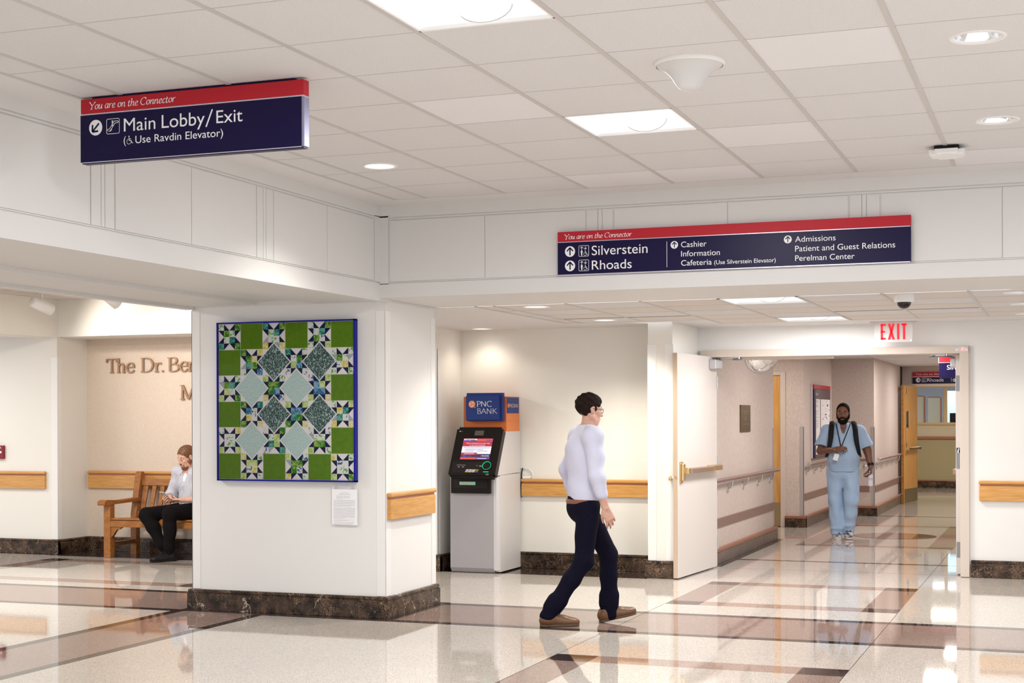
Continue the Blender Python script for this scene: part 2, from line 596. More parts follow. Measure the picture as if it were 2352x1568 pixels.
# thin metal joints
for x in (-3.09, -1.23):
    F.quad((x - 0.002, 4, 0.0003), (x + 0.002, 4, 0.0003), (x + 0.002, 11.80, 0.0003), (x - 0.002, 11.80, 0.0003), 'floor_joint')
F.quad((-1.232, 13.55, 0.0003), (-1.228, 13.55, 0.0003), (-1.228, 17.7, 0.0003), (-1.232, 17.7, 0.0003), 'floor_joint')
F.quad((-3.3, 14.795, 0.0003), (-0.95, 14.795, 0.0003), (-0.95, 14.802, 0.0003), (-3.3, 14.802, 0.0003), 'floor_joint')
struct('floor', F)


# ================================================================== CEILINGS
def tile_hole(mb, x0, x1, y0, y1, z, holes, mat):
    """ceiling tile seen from below, with one round hole"""
    if not holes:
        mb.quad((x0, y0, z), (x0, y1, z), (x1, y1, z), (x1, y0, z), mat)
        return
    cx, cy, r = holes[0]
    n = 32
    ring = [(cx + r * math.cos(2 * PI * k / n), cy + r * math.sin(2 * PI * k / n), z) for k in range(n)]
    out = []
    for k in range(n):
        a = 2 * PI * k / n
        dx, dy = math.cos(a), math.sin(a)
        t = min(((x1 - cx) / dx if dx > 1e-9 else 1e9), ((x0 - cx) / dx if dx < -1e-9 else 1e9),
                ((y1 - cy) / dy if dy > 1e-9 else 1e9), ((y0 - cy) / dy if dy < -1e-9 else 1e9))
        out.append([cx + dx * t, cy + dy * t, z])
    # snap to the corners so the tile stays square
    for c in ((x0, y0), (x1, y0), (x1, y1), (x0, y1)):
        k = min(range(n), key=lambda i: (out[i][0] - c[0]) ** 2 + (out[i][1] - c[1]) ** 2)
        out[k] = [c[0], c[1], z]
    mb.add(ring + out, [(k, n + k, n + (k + 1) % n, (k + 1) % n)[::-1] for k in range(n)], mat)


UP_X = [-4.556, -4.32] + [-3.711 + 0.6107 * k for k in range(0, 13)]
UP_Y = [5.56 + 0.61 * k for k in range(-12, 7)] + [9.77]
UP_LIGHT = {(-2.185, 5.255), (-2.185, 7.695)}
UP_DOWN = [(-4.04, 8.43, 0.108), (-0.342, 6.487, 0.112), (-0.341, 8.345, 0.110)]
NEW = [(-0.95, 6.47), (-2.8, 7.1), (-1.55, 8.3), (-0.3, 9.5), (-1.9, 9.6), (-2.8, 9.4)]


def near(a, b, d=0.3):
    return abs(a[0] - b[0]) < d and abs(a[1] - b[1]) < d


C = MB()
for i in range(len(UP_X) - 1):
    for j in range(len(UP_Y) - 1):
        x0, x1, y0, y1 = UP_X[i], UP_X[i + 1], UP_Y[j], UP_Y[j + 1]
        if x0 > 3.5: continue
        c = ((x0 + x1) / 2, (y0 + y1) / 2)
        if any(near(c, l, 0.25) for l in UP_LIGHT): continue
        hol = [h for h in UP_DOWN if x0 < h[0] < x1 and y0 < h[1] < y1]
        m = 'tile_new' if any(x0 < q[0] < x1 and y0 < q[1] < y1 for q in NEW) else 'tile'
        tile_hole(C, x0, x1, y0, y1, ZC, hol, m)
# plaster border
C.quad((-4.815, -1.8, ZC), (-4.815, 10.04, ZC), (-4.556, 10.04, ZC), (-4.556, -1.8, ZC), 'plaster')
C.quad((-4.556, 9.77, ZC), (-4.556, 10.04, ZC), (3.6, 10.04, ZC), (3.6, 9.77, ZC), 'plaster')
struct('ceiling', C)
T = MB()
for x in UP_X[:-1]:
    T.box(x - 0.012, x + 0.012, -1.8, 9.77, ZC - 0.004, ZC + 0.002, 'tbar')
for y in UP_Y:
    for i in range(len(UP_X) - 1):
        T.box(UP_X[i] + 0.012, UP_X[i + 1] - 0.012, y - 0.003, y + 0.003, ZC - 0.0012, ZC + 0.002, 'seam')
struct('trim_1', T)

# low ceiling past the beam
LO_X = [-4.48, -4.32, -3.711, -3.10, -2.49, -1.879, -1.268, -0.657, -0.046, 0.565, 1.176, 1.787, 2.4, 3.0, 3.6]
LO_Y = [11.13, 11.72, 12.30, 12.87, 13.44, 14.04]
LO_LIGHT = {(-2.185, 11.42), (-2.185, 13.74)}
LO_DOWN = [(-4.03, 11.33, 0.108), (-4.0, 13.14, 0.108), (-0.32, 11.3 + 0.12, 0.108), (-0.31, 12.58, 0.108), (-0.31, 13.8, 0.108)]
C = MB()
rnd = random.Random(3)
for i in range(len(LO_X) - 1):
    for j in range(len(LO_Y) - 1):
        x0, x1, y0, y1 = LO_X[i], LO_X[i + 1], LO_Y[j], LO_Y[j + 1]
        if j == 4 and x1 < -3.05: continue
        c = ((x0 + x1) / 2, (y0 + y1) / 2)
        if any(near(c, l, 0.25) for l in LO_LIGHT): continue
        hol = [h for h in LO_DOWN if x0 < h[0] < x1 and y0 < h[1] < y1]
        tile_hole(C, x0, x1, y0, y1, ZL, hol, rnd.choice(['tile_old', 'tile_old', 'tile']))
for (x0, x1, y0, y1) in ((-6.66, -4.48, 11.13, 13.6), (-4.48, -3.10, 13.44, 13.6), (-3.49, 3.6, 14.04, 14.7), (-3.49, -3.10, 13.6, 14.04)):
    C.quad((x0, y0, ZL), (x0, y1, ZL), (x1, y1, ZL), (x1, y0, ZL), 'plaster')
tile_hole(C, -5.876, -3.49, 13.6, 14.2, ZL, [(-5.54, 13.93, 0.108)], 'plaster')
C.box(-6.66, -5.876, 13.6, 14.2, ZL, ZL + 0.01, 'plaster')
struct('ceiling_low', C)
T = MB()
for x in LO_X[1:-1]:
    T.box(x - 0.012, x + 0.012, 11.13, 13.44 if x < -3.2 else 14.04, ZL - 0.004, ZL + 0.002, 'tbar')
for y in LO_Y[1:]:
    T.box(-4.48 if y < 14 else -3.10, 3.6, y - 0.003, y + 0.003, ZL - 0.0015, ZL + 0.002, 'seam')
T.box(-4.492, -4.468, 11.13, 13.44, ZL - 0.004, ZL + 0.002, 'tbar')
# dark strips paint the shaded gaps where a few tiles sit proud
for (x0, x1, y) in ((-1.86, -1.28, 12.86), (-1.25, -0.67, 12.86), (-3.70, -3.12, 12.86), (-4.30, -3.73, 12.86)):
    T.box(x0, x1, y - 0.012, y + 0.010, ZL - 0.0018, ZL + 0.002, 'gap_shade')
struct('trim_2', T)

# bench room ceiling, corridor ceiling, far room ceiling
C = MB()
C.quad((-14, -1.8, 2.88), (-14, 13.95, 2.88), (-6.6, 13.95, 2.88), (-6.6, -1.8, 2.88), 'tile_old')
for y in [0.6 * k for k in range(-2, 23)]:
    C.box(-10.7, -6.66, y - 0.004, y + 0.004, 2.8786, 2.882, 'seam')
for x in (-10.4, -9.79, -9.18, -8.57, -7.96, -7.35):
    C.box(x - 0.012, x + 0.012, -1.8, 13.9, 2.876, 2.882, 'tbar')
C.quad((-14, -1.8, 2.455), (-14, 13.95, 2.455), (-11.1, 13.95, 2.455), (-11.1, -1.8, 2.455), 'plaster')
for x in (-13, -12.39, -11.78):
    C.box(x - 0.012, x + 0.012, -1.8, 13.9, 2.45, 2.456, 'tbar')
struct('ceiling_bench_room', C)
C = MB()
C.quad((-4.7, 14.88, 2.42), (-4.7, 27.5, 2.42), (0, 27.5, 2.42), (0, 14.88, 2.42), 'tile')
for y in [15.5 + 0.61 * k for k in range(20)]:
    C.box(-4.7, 0, y - 0.004, y + 0.004, 2.4186, 2.422, 'seam')
for x in (-2.75, -1.53, -0.92):
    C.box(x - 0.012, x + 0.012, 14.9, 27.4, 2.416, 2.422, 'tbar')
C.quad((-5, 27.4, 2.42), (-5, 38, 2.42), (1.5, 38, 2.42), (1.5, 27.4, 2.42), 'tile')
struct('ceiling_corridor', C)

# ================================================================== BEAMS WITH PANELLED FACES
B = MB()
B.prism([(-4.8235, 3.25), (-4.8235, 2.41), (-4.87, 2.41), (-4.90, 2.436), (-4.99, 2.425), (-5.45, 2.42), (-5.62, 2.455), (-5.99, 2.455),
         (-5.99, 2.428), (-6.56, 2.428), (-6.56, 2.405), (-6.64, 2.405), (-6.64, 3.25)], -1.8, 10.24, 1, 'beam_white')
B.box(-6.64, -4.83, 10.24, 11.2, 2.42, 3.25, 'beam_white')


def panels_x(mb, X, z0, z1, cuts, gap):
    for a, b in cuts:
        mb.box(X - 0.02, X, a, b, z0, z1, 'beam_white', 0.0015)


# upper and lower rails, panels between reveals
B.box(-4.835, -4.815, -1.8, 10.04, 3.035, 3.25, 'beam_white')
lc = [-1.8, 6.528, 6.539, 6.622, 6.627, 6.655, 6.660, 6.742, 6.752, 7.494, 7.500, 8.239, 8.248, 8.325, 8.330, 8.361, 8.366, 8.455, 8.463, 9.201, 9.207, 9.949]
for k in range(0, len(lc) - 1, 2):
    B.box(-4.835, -4.817, lc[k], lc[k + 1], 2.556, 3.010, 'beam_white', 0.001)
B.box(-4.835, -4.815, 9.957, 10.04, 2.55, 3.04, 'beam_white')
B.box(-4.835, -4.8185, -1.8, 9.957, 2.5465, 2.5525, 'beam_white')
B.box(-4.835, -4.8185, -1.8, 9.957, 3.0175, 3.0285, 'beam_white')
B.box(-4.835, -4.815, -1.8, 10.04, 2.408, 2.540, 'beam_white')
struct('wall_left', B)

B = MB()
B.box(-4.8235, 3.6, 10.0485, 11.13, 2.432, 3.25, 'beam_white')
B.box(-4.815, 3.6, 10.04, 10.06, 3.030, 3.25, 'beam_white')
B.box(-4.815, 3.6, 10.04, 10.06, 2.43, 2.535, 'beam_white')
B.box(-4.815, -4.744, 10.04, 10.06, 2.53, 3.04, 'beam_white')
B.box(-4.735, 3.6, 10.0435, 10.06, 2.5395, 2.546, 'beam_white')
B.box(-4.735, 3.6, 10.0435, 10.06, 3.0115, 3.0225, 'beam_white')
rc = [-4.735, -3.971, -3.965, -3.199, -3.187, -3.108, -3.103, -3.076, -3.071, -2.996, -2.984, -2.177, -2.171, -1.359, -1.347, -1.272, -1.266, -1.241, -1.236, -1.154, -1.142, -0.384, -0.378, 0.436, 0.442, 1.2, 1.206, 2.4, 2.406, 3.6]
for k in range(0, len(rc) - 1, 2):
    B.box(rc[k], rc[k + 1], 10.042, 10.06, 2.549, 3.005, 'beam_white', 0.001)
struct('wall_beam', B)

# ================================================================== PIER
B = MB()
B.box(-6.585, -4.872, 10.25, 11.19, 0, 2.43, 'wall_white')
struct('wall_pier', B)
G = MB()
G.box(-4.948, -4.868, 10.246, 10.252, 0.166, 2.352, 'guard_white', 0.002)
G.box(-4.874, -4.866, 10.246, 10.33, 0.166, 2.352, 'guard_white', 0.002)
G.box(-4.874, -4.866, 11.115, 11.196, 0.166, 2.35, 'guard_white', 0.002)
G.box(-6.590, -6.512, 10.246, 10.252, 0.166, 2.40, 'guard_white', 0.002)
G.box(-6.590, -6.582, 10.246, 10.33, 0.166, 2.40, 'guard_white', 0.002)
struct('trim_3', G)


def base(mb, x0, x1, y0, y1, mat='stone', cap=None, h=0.130, hc=0.165):
    """stone base block with a rounded cap round a footprint"""
    mb.box(x0, x1, y0, y1, 0, h, mat, 0.003)
    mb.box(x0 + 0.006, x1 - 0.006, y0 + 0.006, y1 - 0.006, h - 0.004, h + 0.006, mat)
    mb.box(x0 + 0.002, x1 - 0.002, y0 + 0.002, y1 - 0.002, h + 0.004, hc, cap or mat, 0.012)


K = MB()
# pier base in its separate stone lengths
for a, b in ((-6.62, -5.952), (-5.949, -5.478), (-5.475, -4.838)):
    K.box(a, b, 10.215, 10.30, 0, 0.130, 'stone', 0.0025)
for a, b in ((10.30, 10.66), (10.663, 11.222)):
    K.box(-4.92, -4.838, a, b, 0, 0.130, 'stone', 0.0025)
K.box(-6.62, -6.56, 10.217, 11.222, 0, 0.130, 'stone', 0.0025)
K.box(-6.612, -4.846, 10.223, 11.214, 0.10, 0.136, 'stone')
K.box(-6.618, -4.840, 10.217, 11.220, 0.134, 0.165, 'stone', 0.013)
struct('baseboard_pier', K)

# ================================================================== BACK WALLS: cash machine niche, pilaster, door wall
B = MB()
B.box(-7.2, -5.876, 13.57, 14.5, 0, 2.95, 'wall_cream')
B.box(-5.95, -3.6, 14.18, 14.5, 0, 2.5, 'wall_cream')
struct('wall_niche', B)
B = MB()
B.box(-3.73, -3.49, 13.66, 14.9, 0, 2.5, 'wall_cream')
struct('wall_pilaster', B)
B = MB()
B.box(-3.50, -3.37, 14.68, 14.9, 0, 2.5, 'wall_white')
B.box(-3.37, -0.93, 14.68, 14.9, 2.135, 2.5, 'wall_white')
B.box(-0.93, 3.6, 14.68, 14.9, 0, 2.5, 'wall_white')
struct('wall_doors', B)
G = MB()
for x in (-3.735, -3.565):
    G.box(x, x + 0.085, 13.655, 13.662, 0.166, 2.22, 'guard_white', 0.002)
G.box(-3.494, -3.486, 13.656, 13.74, 0.166, 2.22, 'guard_white', 0.002)
G.box(-3.735, -3.728, 13.656, 13.74, 0.166, 2.22, 'guard_white', 0.002)
G.box(-5.88, -5.872, 13.565, 13.65, 0.166, 2.22, 'guard_white', 0.002)
G.box(-5.96, -5.872, 13.565, 13.572, 0.166, 2.22, 'guard_white', 0.002)
struct('trim_4', G)
K = MB()
base(K, -5.84, -3.70, 14.145, 14.2)
base(K, -5.90, -5.84, 13.54, 14.2)
base(K, -7.2, -5.84, 13.535, 13.60)
base(K, -3.76, -3.455, 13.625, 13.70)
base(K, -3.76, -3.70, 13.63, 14.2)
base(K, -3.53, -3.455, 13.63, 14.68)
struct('baseboard_niche', K)
K = MB()
base(K, -0.852, 3.6, 14.645, 14.70)
struct('baseboard_right', K)

# door frame: a double opening whose two leaves swing opposite ways
D = MB()
D.box(-3.455, -3.372, 14.645, 14.92, 0, 2.197, 'frame_paint', 0.003)
D.box(-0.945, -0.862, 14.645, 14.92, 0.004, 2.197, 'frame_paint', 0.003)
D.box(-3.455, -0.862, 14.646, 14.92, 2.128, 2.199, 'frame_paint', 0.003)
D.box(-3.372, -2.165, 14.74, 14.92, 2.105, 2.13, 'frame_paint', 0.002)
frame = struct('trim_5', D)
frame['kind'] = 'structure'
s = MB()
s.box(-0.985, -0.949, 14.644, 14.6455, 2.150, 2.172, 'white_vinyl')
put_text(s, 'F 32', (-0.981, 14.6432, 2.156), (1, 0, 0), (0, 0, 1), 0.028, 0.010, 'sign_navy')
s.build('frame_sticker', frame, 'small white sticker on the door frame corner')
s = MB()
s.prism([(-0.942, 2.146), (-0.868, 2.146), (-0.868, 2.160), (-0.880, 2.172), (-0.905, 2.184), (-0.925, 2.182), (-0.936, 2.162)], 14.6435, 14.6455, 1, 'white_vinyl')
put_text(s, 'FIRE DOOR', (-0.940, 14.6428, 2.149), (1, 0, 0), (0, 0, 1), 0.068, 0.008, 'exit_red')
s.tube([(-0.912, 14.6425, 2.162), (-0.902, 14.6425, 2.176), (-0.895, 14.6425, 2.165)], 0.0015, 'exit_red', 6)
s.build('frame_sticker', frame, 'white and red fire sticker on the door frame corner')

# ================================================================== BENCH ROOM
B = MB()
B.box(-10.72, -7.2, 14.46, 14.6, 0, 2.5, 'alcove_cloth')
struct('wall_alcove', B)
B = MB()
B.box(-14, -10.72, 13.91, 14.6, 0, 2.95, 'wall_cream')
B.box(-10.72, -7.3, 13.91, 14.6, 2.47, 2.95, 'wall_cream')
B.box(-10.72, -7.3, 13.905, 13.93, 2.462, 2.475, 'wall_cream')
B.box(-10.72, -7.3, 13.99, 14.6, 2.458, 2.48, 'wall_cream')
B.box(-7.3, -7.19, 13.57, 14.6, 0, 2.95, 'wall_cream')
struct('wall_bench_room', B)
B = MB()
B.box(-11.1, -10.71, -1.8, 13.93, 2.455, 2.96, 'wall_cream')
struct('wall_header', B)
G = MB()
G.box(-10.80, -10.715, 13.905, 13.912, 0.166, 2.235, 'guard_white', 0.002)
G.box(-10.722, -10.714, 13.906, 13.99, 0.166, 2.235, 'guard_white', 0.002)
struct('trim_6', G)
K = MB()
base(K, -14, -10.69, 13.875, 13.93)
base(K, -10.75, -10.69, 13.88, 14.5)
base(K, -10.70, -7.2, 14.425, 14.48)
struct('baseboard_alcove', K)

# ================================================================== CORRIDOR
B = MB()
P = 'corridor_paper'
B.box(-3.50, -3.43, 14.9, 18.49, 0, 2.45, P)
B.box(-4.6, -3.50, 18.39, 18.49, 0, 2.45, P)
B.box(-4.7, -4.6, 18.39, 20.7, 0, 2.45, P)
struct('wall_corridor_near', B)
B = MB()
B.box(-3.65, -3.40, 20.55, 23.3, 0, 2.45, P)
B.box(-4.7, -3.65, 20.55, 20.8, 2.155, 2.45, P)
B.box(-3.9, -3.63, 20.62, 20.8, 0, 2.45, 'frame_paint')
struct('wall_corridor_middle', B)
B = MB()
B.box(-3.45, -2.76, 23.2, 27.1, 0, 2.45, P)
B.box(-2.8, 0.1, 27.4, 27.5, 2.10, 2.45, P)
B.box(-3.2, -2.76, 27.05, 27.5, 0, 2.45, 'gap_shade')  # solid dark block painted as the shade inside an opening
struct('wall_corridor_far', B)
B = MB()
B.box(-0.55, -0.45, 16.3, 27.4, 0, 2.45, P)
B.box(-0.75, -0.45, 27.3, 27.5, 0, 2.45, P)
struct('wall_corridor_right', B)


def rust_base(mb, x0, x1, y0, y1, mat='stone_plain'):
    mb.box(x0, x1, y0, y1, 0, 0.120, mat, 0.002)
    mb.box(x0 - 0.004 if x0 < -9 else x0, x1, y0, y1, 0.120, 0.158, 'cap_rust', 0.008)


K = MB()
rust_base(K, -3.45, -3.385, 14.93, 18.53)
struct('baseboard_corridor_near', K)
K = MB()
rust_base(K, -3.655, -3.36, 20.51, 20.58, 'stone')
rust_base(K, -3.42, -3.36, 20.512, 23.2)
rust_base(K, -3.38, -2.72, 23.16, 23.22, 'stone')
rust_base(K, -2.78, -2.72, 23.162, 27.09)
struct('baseboard_corridor_far', K)
G = MB()
G.box(-3.445, -3.395, 20.545, 20.552, 0.17, 1.39, 'guard_grey')
G.box(-3.402, -3.396, 20.545, 20.62, 0.17, 1.39, 'guard_grey')
G.box(-2.80, -2.755, 23.195, 23.202, 0.17, 1.37, 'guard_grey')
G.box(-2.762, -2.756, 23.195, 23.27, 0.17, 1.37, 'guard_grey')
G.box(-3.432, -3.424, 18.42, 18.494, 0.17, 1.39, 'guard_grey')
struct('trim_7', G)
# painted frame of the wooden door, set between the two corridor walls
D = MB()
D.box(-3.715, -3.645, 20.53, 20.62, 0, 2.155, 'frame_paint', 0.003)
D.box(-4.6, -3.715, 20.53, 20.62, 2.105, 2.155, 'frame_paint', 0.003)
D.box(-2.80, -0.72, 27.36, 27.5, 2.06, 2.11, 'frame_paint', 0.003)
D.box(-0.79, -0.72, 27.36, 27.5, 0, 2.06, 'frame_paint', 0.003)
struct('trim_8', D)

# far room
B = MB()
M('far_tan', (0.42, 0.34, 0.19), 0.6)
M('far_beige', (0.66, 0.55, 0.40), 0.6)
B.box(-5, 1.5, 32.9, 33.0, 0, 1.07, 'far_tan')
B.box(-5, 1.5, 32.9, 33.0, 1.07, 1.345, 'far_beige')
B.box(-5, 1.5, 32.9, 33.0, 2.17, 2.45, 'wall_cream')
B.box(-5, -3.6, 32.9, 33.0, 1.3, 2.2, 'wall_cream')
B.box(-1.2, 1.5, 32.9, 33.0, 1.3, 2.2, 'wall_cream')
B.box(-5.1, -5, 27.4, 38, 0, 2.45, 'wall_cream')
B.box(1.5, 1.6, 27.4, 38, 0, 2.45, 'wall_cream')
struct('wall_far', B)
K = MB()
base(K, -5, 1.5, 32.86, 32.92, cap='cap_rust')
struct('baseboard_far', K)
M('office_grey', (0.26, 0.27, 0.29), 0.7)
M('office_cream', (0.62, 0.60, 0.52), 0.7)
M('blind_blue', (0.45, 0.68, 0.78), 0.6, emit=0.30, ecol=(0.42, 0.78, 0.92))  # glow put into the blind's material, it is no lamp
M('maple', (0.66, 0.46, 0.22), 0.4)
win = thing('window_1', 'wood framed office window at the far end of the corridor', 'window', (-2.4, 32.9, 1.37))
win['kind'] = 'structure'
s = MB()
s.box(-3.62, -1.18, 32.86, 33.02, 1.345, 1.395, 'maple', 0.004)
s.box(-3.62, -1.18, 32.86, 33.02, 2.14, 2.18, 'maple', 0.004)
for x in (-3.62, -2.447, -1.24):
    s.box(x, x + 0.062, 32.86, 33.02, 1.39, 2.145, 'maple', 0.004)
s.build('window_frame', win)
gm = M('pane_glass', (1, 1, 1), 0.02)
nt = gm.node_tree
nt.nodes.clear()
_o = nt.nodes.new('ShaderNodeOutputMaterial')
_m = nt.nodes.new('ShaderNodeMixShader')
_t = nt.nodes.new('ShaderNodeBsdfTransparent')
_g = nt.nodes.new('ShaderNodeBsdfGlossy')
_g.inputs['Roughness'].default_value = 0.02
_f = nt.nodes.new('ShaderNodeFresnel')
_f.inputs['IOR'].default_value = 1.22
nt.links.new(_f.outputs[0], _m.inputs[0])
nt.links.new(_t.outputs[0], _m.inputs[1])
nt.links.new(_g.outputs[0], _m.inputs[2])
nt.links.new(_m.outputs[0], _o.inputs[0])
s = MB()
s.quad((-3.56, 32.93, 1.395), (-2.447, 32.93, 1.395), (-2.447, 32.93, 2.14), (-3.56, 32.93, 2.14), 'pane_glass')
s.build('pane', win)
s = MB()
s.quad((-2.385, 32.93, 1.395), (-1.24, 32.93, 1.395), (-1.24, 32.93, 2.14), (-2.385, 32.93, 2.14), 'pane_glass')
s.build('pane', win)
B = MB()
B.box(-5, 1.5, 37.6, 37.8, 0, 2.45, 'office_grey')
struct('wall_office', B)
lamp('office_lamp', 'AREA', (-2.6, 35.3, 2.40), 14, (0.93, 0.97, 1.0), 0.6)
bl = MB()
bl.box(-2.62, -1.2, 36.0, 36.04, 1.30, 2.12, 'blind_blue')
bl = tag(bl.build('window_blind'), 'pale blue roller blind behind the far office window', 'blind')
# ================================================================== LIGHT FITTINGS IN THE CEILINGS
def troffer(cx, cy, z, label, group):
    t = thing('ceiling_light', label, 'light', (cx, cy, z), 0, group)
    h = 0.303
    b = MB()
    for (x0, x1, y0, y1) in ((-h, h, -h, -h + 0.018), (-h, h, h - 0.018, h), (-h, -h + 0.018, -h, h), (h - 0.018, h, -h, h)):
        b.box(cx + x0, cx + x1, cy + y0, cy + y1, z - 0.003, z + 0.012, 'white_plastic', 0.001)
    b.build('frame', t)
    b = MB()
    i = h - 0.016
    tz = z + 0.075
    k = 0.10
    A = [(cx - i, cy - i, z + 0.004), (cx + i, cy - i, z + 0.004), (cx + i, cy + i, z + 0.004), (cx - i, cy + i, z + 0.004)]
    Bq = [(cx - k, cy - i, tz), (cx + k, cy - i, tz), (cx + k, cy + i, tz), (cx - k, cy + i, tz)]
    b.add(A + Bq, [(0, 4, 7, 3)[::-1], (1, 2, 6, 5)[::-1], (4, 5, 6, 7), (0, 1, 5, 4), (3, 7, 6, 2)], 'lamp_side')
    b.build('reflector', t)
    # bowed centre basket that runs the length of the fitting
    b = MB()
    vs, fs = [], []
    n = 14
    for s_ in range(2):
        y = cy - i if s_ == 0 else cy + i
        for a in range(n + 1):
            th = PI * a / n
            vs.append((cx - 0.115 * math.cos(th), y, tz - 0.005 - 0.062 * math.sin(th)))
    for a in range(n):
        fs.append((a, a + 1, n + 2 + a, n + 1 + a))
    b.add(vs, fs, 'lamp_white', True)
    b.add(vs[:n + 1], [tuple(range(n + 1))], 'lamp_white')
    b.add(vs[n + 1:], [tuple(range(n + 1))[::-1]], 'lamp_white')
    for y in (cy - i, cy + i):
        b.tube([(cx - 0.117 * math.cos(PI * a / n), y, tz - 0.005 - 0.064 * math.sin(PI * a / n)) for a in range(n + 1)], 0.0028, 'tbar', 6)
    b.build('diffuser', t)
    return t


gt = 'square ceiling lights in the tiles'
troffer(-2.185, 5.255, ZC, 'large square ceiling light cut off by the top of the picture', gt)
troffer(-2.185, 7.695, ZC, 'square lit ceiling light above the cone shaped white fitting side', gt)['label'] = 'square ceiling light midway between hanging sign and cone shaped ceiling fitting'
troffer(-2.185, 11.42, ZL, 'nearer square light in the low ceiling before the double doors', gt)
troffer(-2.17, 13.74, ZL, 'farther square light in the low ceiling, just above the door wall', gt)


def downlight(cx, cy, z, label, lit=True, r=0.108, group='round ceiling downlights'):
    t = thing('downlight', label, 'light', (cx, cy, z), 0, group)
    b = MB()
    b.lathe([(r - 0.016, z + 0.006), (r - 0.012, z - 0.004), (r + 0.006, z - 0.004), (r + 0.008, z + 0.002)], (cx, cy, 0), 'white_plastic', 40)
    b.build('trim_ring', t)
    b = MB()
    b.lathe([(r - 0.014, z + 0.004), (r - 0.022, z + 0.05), (r - 0.045, z + 0.10), (r - 0.06, z + 0.12)], (cx, cy, 0), 'chrome' if not lit else 'lamp_side', 40, flip=True)
    b.build('reflector', t)
    b = MB()
    if lit:
        b.disc((cx, cy, z + 0.035), r - 0.018, 'lamp_warm', 32, flip=True)
    else:
        b.disc((cx, cy, z + 0.12), r - 0.058, 'lamp_warm', 32, flip=True)
    b.build('lamp', t)
    return t


downlight(-4.04, 8.43, ZC, 'round lit downlight in the upper ceiling near the navy hanging sign')
downlight(-0.342, 6.487, ZC, 'round mirrored downlight in the upper ceiling, nearer of the two by the right edge', False, 0.112)
downlight(-0.341, 8.345, ZC, 'round mirrored downlight in the upper ceiling, behind a nearer one and above the access point', False, 0.110)
downlight(-4.03, 11.33, ZL, 'round lit downlight in the low ceiling just behind the beam, left of the sign')
downlight(-4.0, 13.14, ZL, 'small round lit downlight in stained tiles over the cash machine niche')
downlight(-5.54, 13.93, ZL, 'round downlight in smooth plaster directly over the cash machine')
downlight(-0.32, 11.42, ZL, 'mirrored downlight in the low ceiling nearest the beam by the right edge', False)
downlight(-0.31, 12.58, ZL, 'mirrored downlight in the low ceiling, second behind the beam by the right edge', False)
downlight(-0.31, 13.8, ZL, 'mirrored downlight in the low ceiling, last before the wall by the right edge', False)

# cone shaped white fitting
t = thing('ceiling_dome', 'white bell shaped fitting hanging from the tiled ceiling', 'ceiling fitting', (-1.573, 6.48, ZC))
b = MB()
b.lathe([(0.158, ZC), (0.158, ZC - 0.012), (0.150, ZC - 0.016)], (-1.573, 6.48, 0), 'white_plastic', 48)
b.build('rim', t)
b = MB()
prof = [(0.150, ZC - 0.012), (0.142, ZC - 0.020), (0.126, ZC - 0.027), (0.104, ZC - 0.042), (0.086, ZC - 0.060), (0.073, ZC - 0.080), (0.062, ZC - 0.098), (0.050, ZC - 0.112), (0.034, ZC - 0.120), (0.015, ZC - 0.123), (0.0, ZC - 0.1235)]
b.lathe(prof, (-1.573, 6.48, 0), 'dome_white', 48)
b.build('shell', t)

# access point on the ceiling
t = thing('access_point', 'white flat rounded access point under the ceiling, black underside gap', 'access point', (-0.65, 9.06, ZC))
b = MB()
b.box(-0.72, -0.58, 8.99, 9.13, ZC - 0.026, ZC, 'black', 0.004)
b.build('bracket', t)
bm = bmesh.new()
bmesh.ops.create_cube(bm, size=1)
for w in bm.verts:
    w.co = Vector((-0.65 + w.co.x * 0.20, 9.06 + w.co.y * 0.20, ZC - 0.042 + w.co.z * 0.034))
bmesh.ops.bevel(bm, geom=[e for e in bm.edges if abs(e.verts[0].co.z - e.verts[1].co.z) > 0.01], offset=0.035, segments=4, affect='EDGES')
bmesh.ops.bevel(bm, geom=[e for e in bm.edges if e.verts[0].co.z < ZC - 0.05 and e.verts[1].co.z < ZC - 0.05], offset=0.012, segments=3, affect='EDGES')
MB().bm(bm, 'white_plastic').build('shell', t)

# security camera
cx, cy = -1.12, 11.27
t = thing('security_camera', 'white ceiling dome camera with dark glass bowl near the exit sign', 'camera', (cx, cy, ZL))
b = MB()
b.lathe([(0.072, ZL), (0.073, ZL - 0.045), (0.068, ZL - 0.056), (0.052, ZL - 0.058)], (cx, cy, 0), 'white_plastic', 40)
b.build('housing', t)
b = MB()
b.lathe([(0.052, ZL - 0.056)] + [(0.052 * math.cos(a), ZL - 0.058 - 0.048 * math.sin(a)) for a in [k * PI / 20 for k in range(1, 10)]] + [(0, ZL - 0.106)], (cx, cy, 0), 'black_gloss', 40)
b.build('dome', t)

# exit sign
t = thing('exit_sign', 'clear EXIT sign with red letters hanging before the double doors', 'sign', (-1.54, 14.47, ZL))
b = MB()
b.box(-1.757, -1.328, 14.43, 14.51, ZL - 0.012, ZL, 'steel', 0.004)
b.build('mounting_plate', t)
M('acrylic', (0.92, 0.91, 0.90), 0.08, alpha=0.30)
b = MB()
b.box(-1.716, -1.361, 14.465, 14.475, 2.236, 2.42, 'acrylic', 0.001)
b.build('panel', t)
b = MB()
YY = 14.463


def blk(x0, x1, z0, z1):
    b.box(x0, x1, YY - 0.002, YY, z0, z1, 'exit_red')


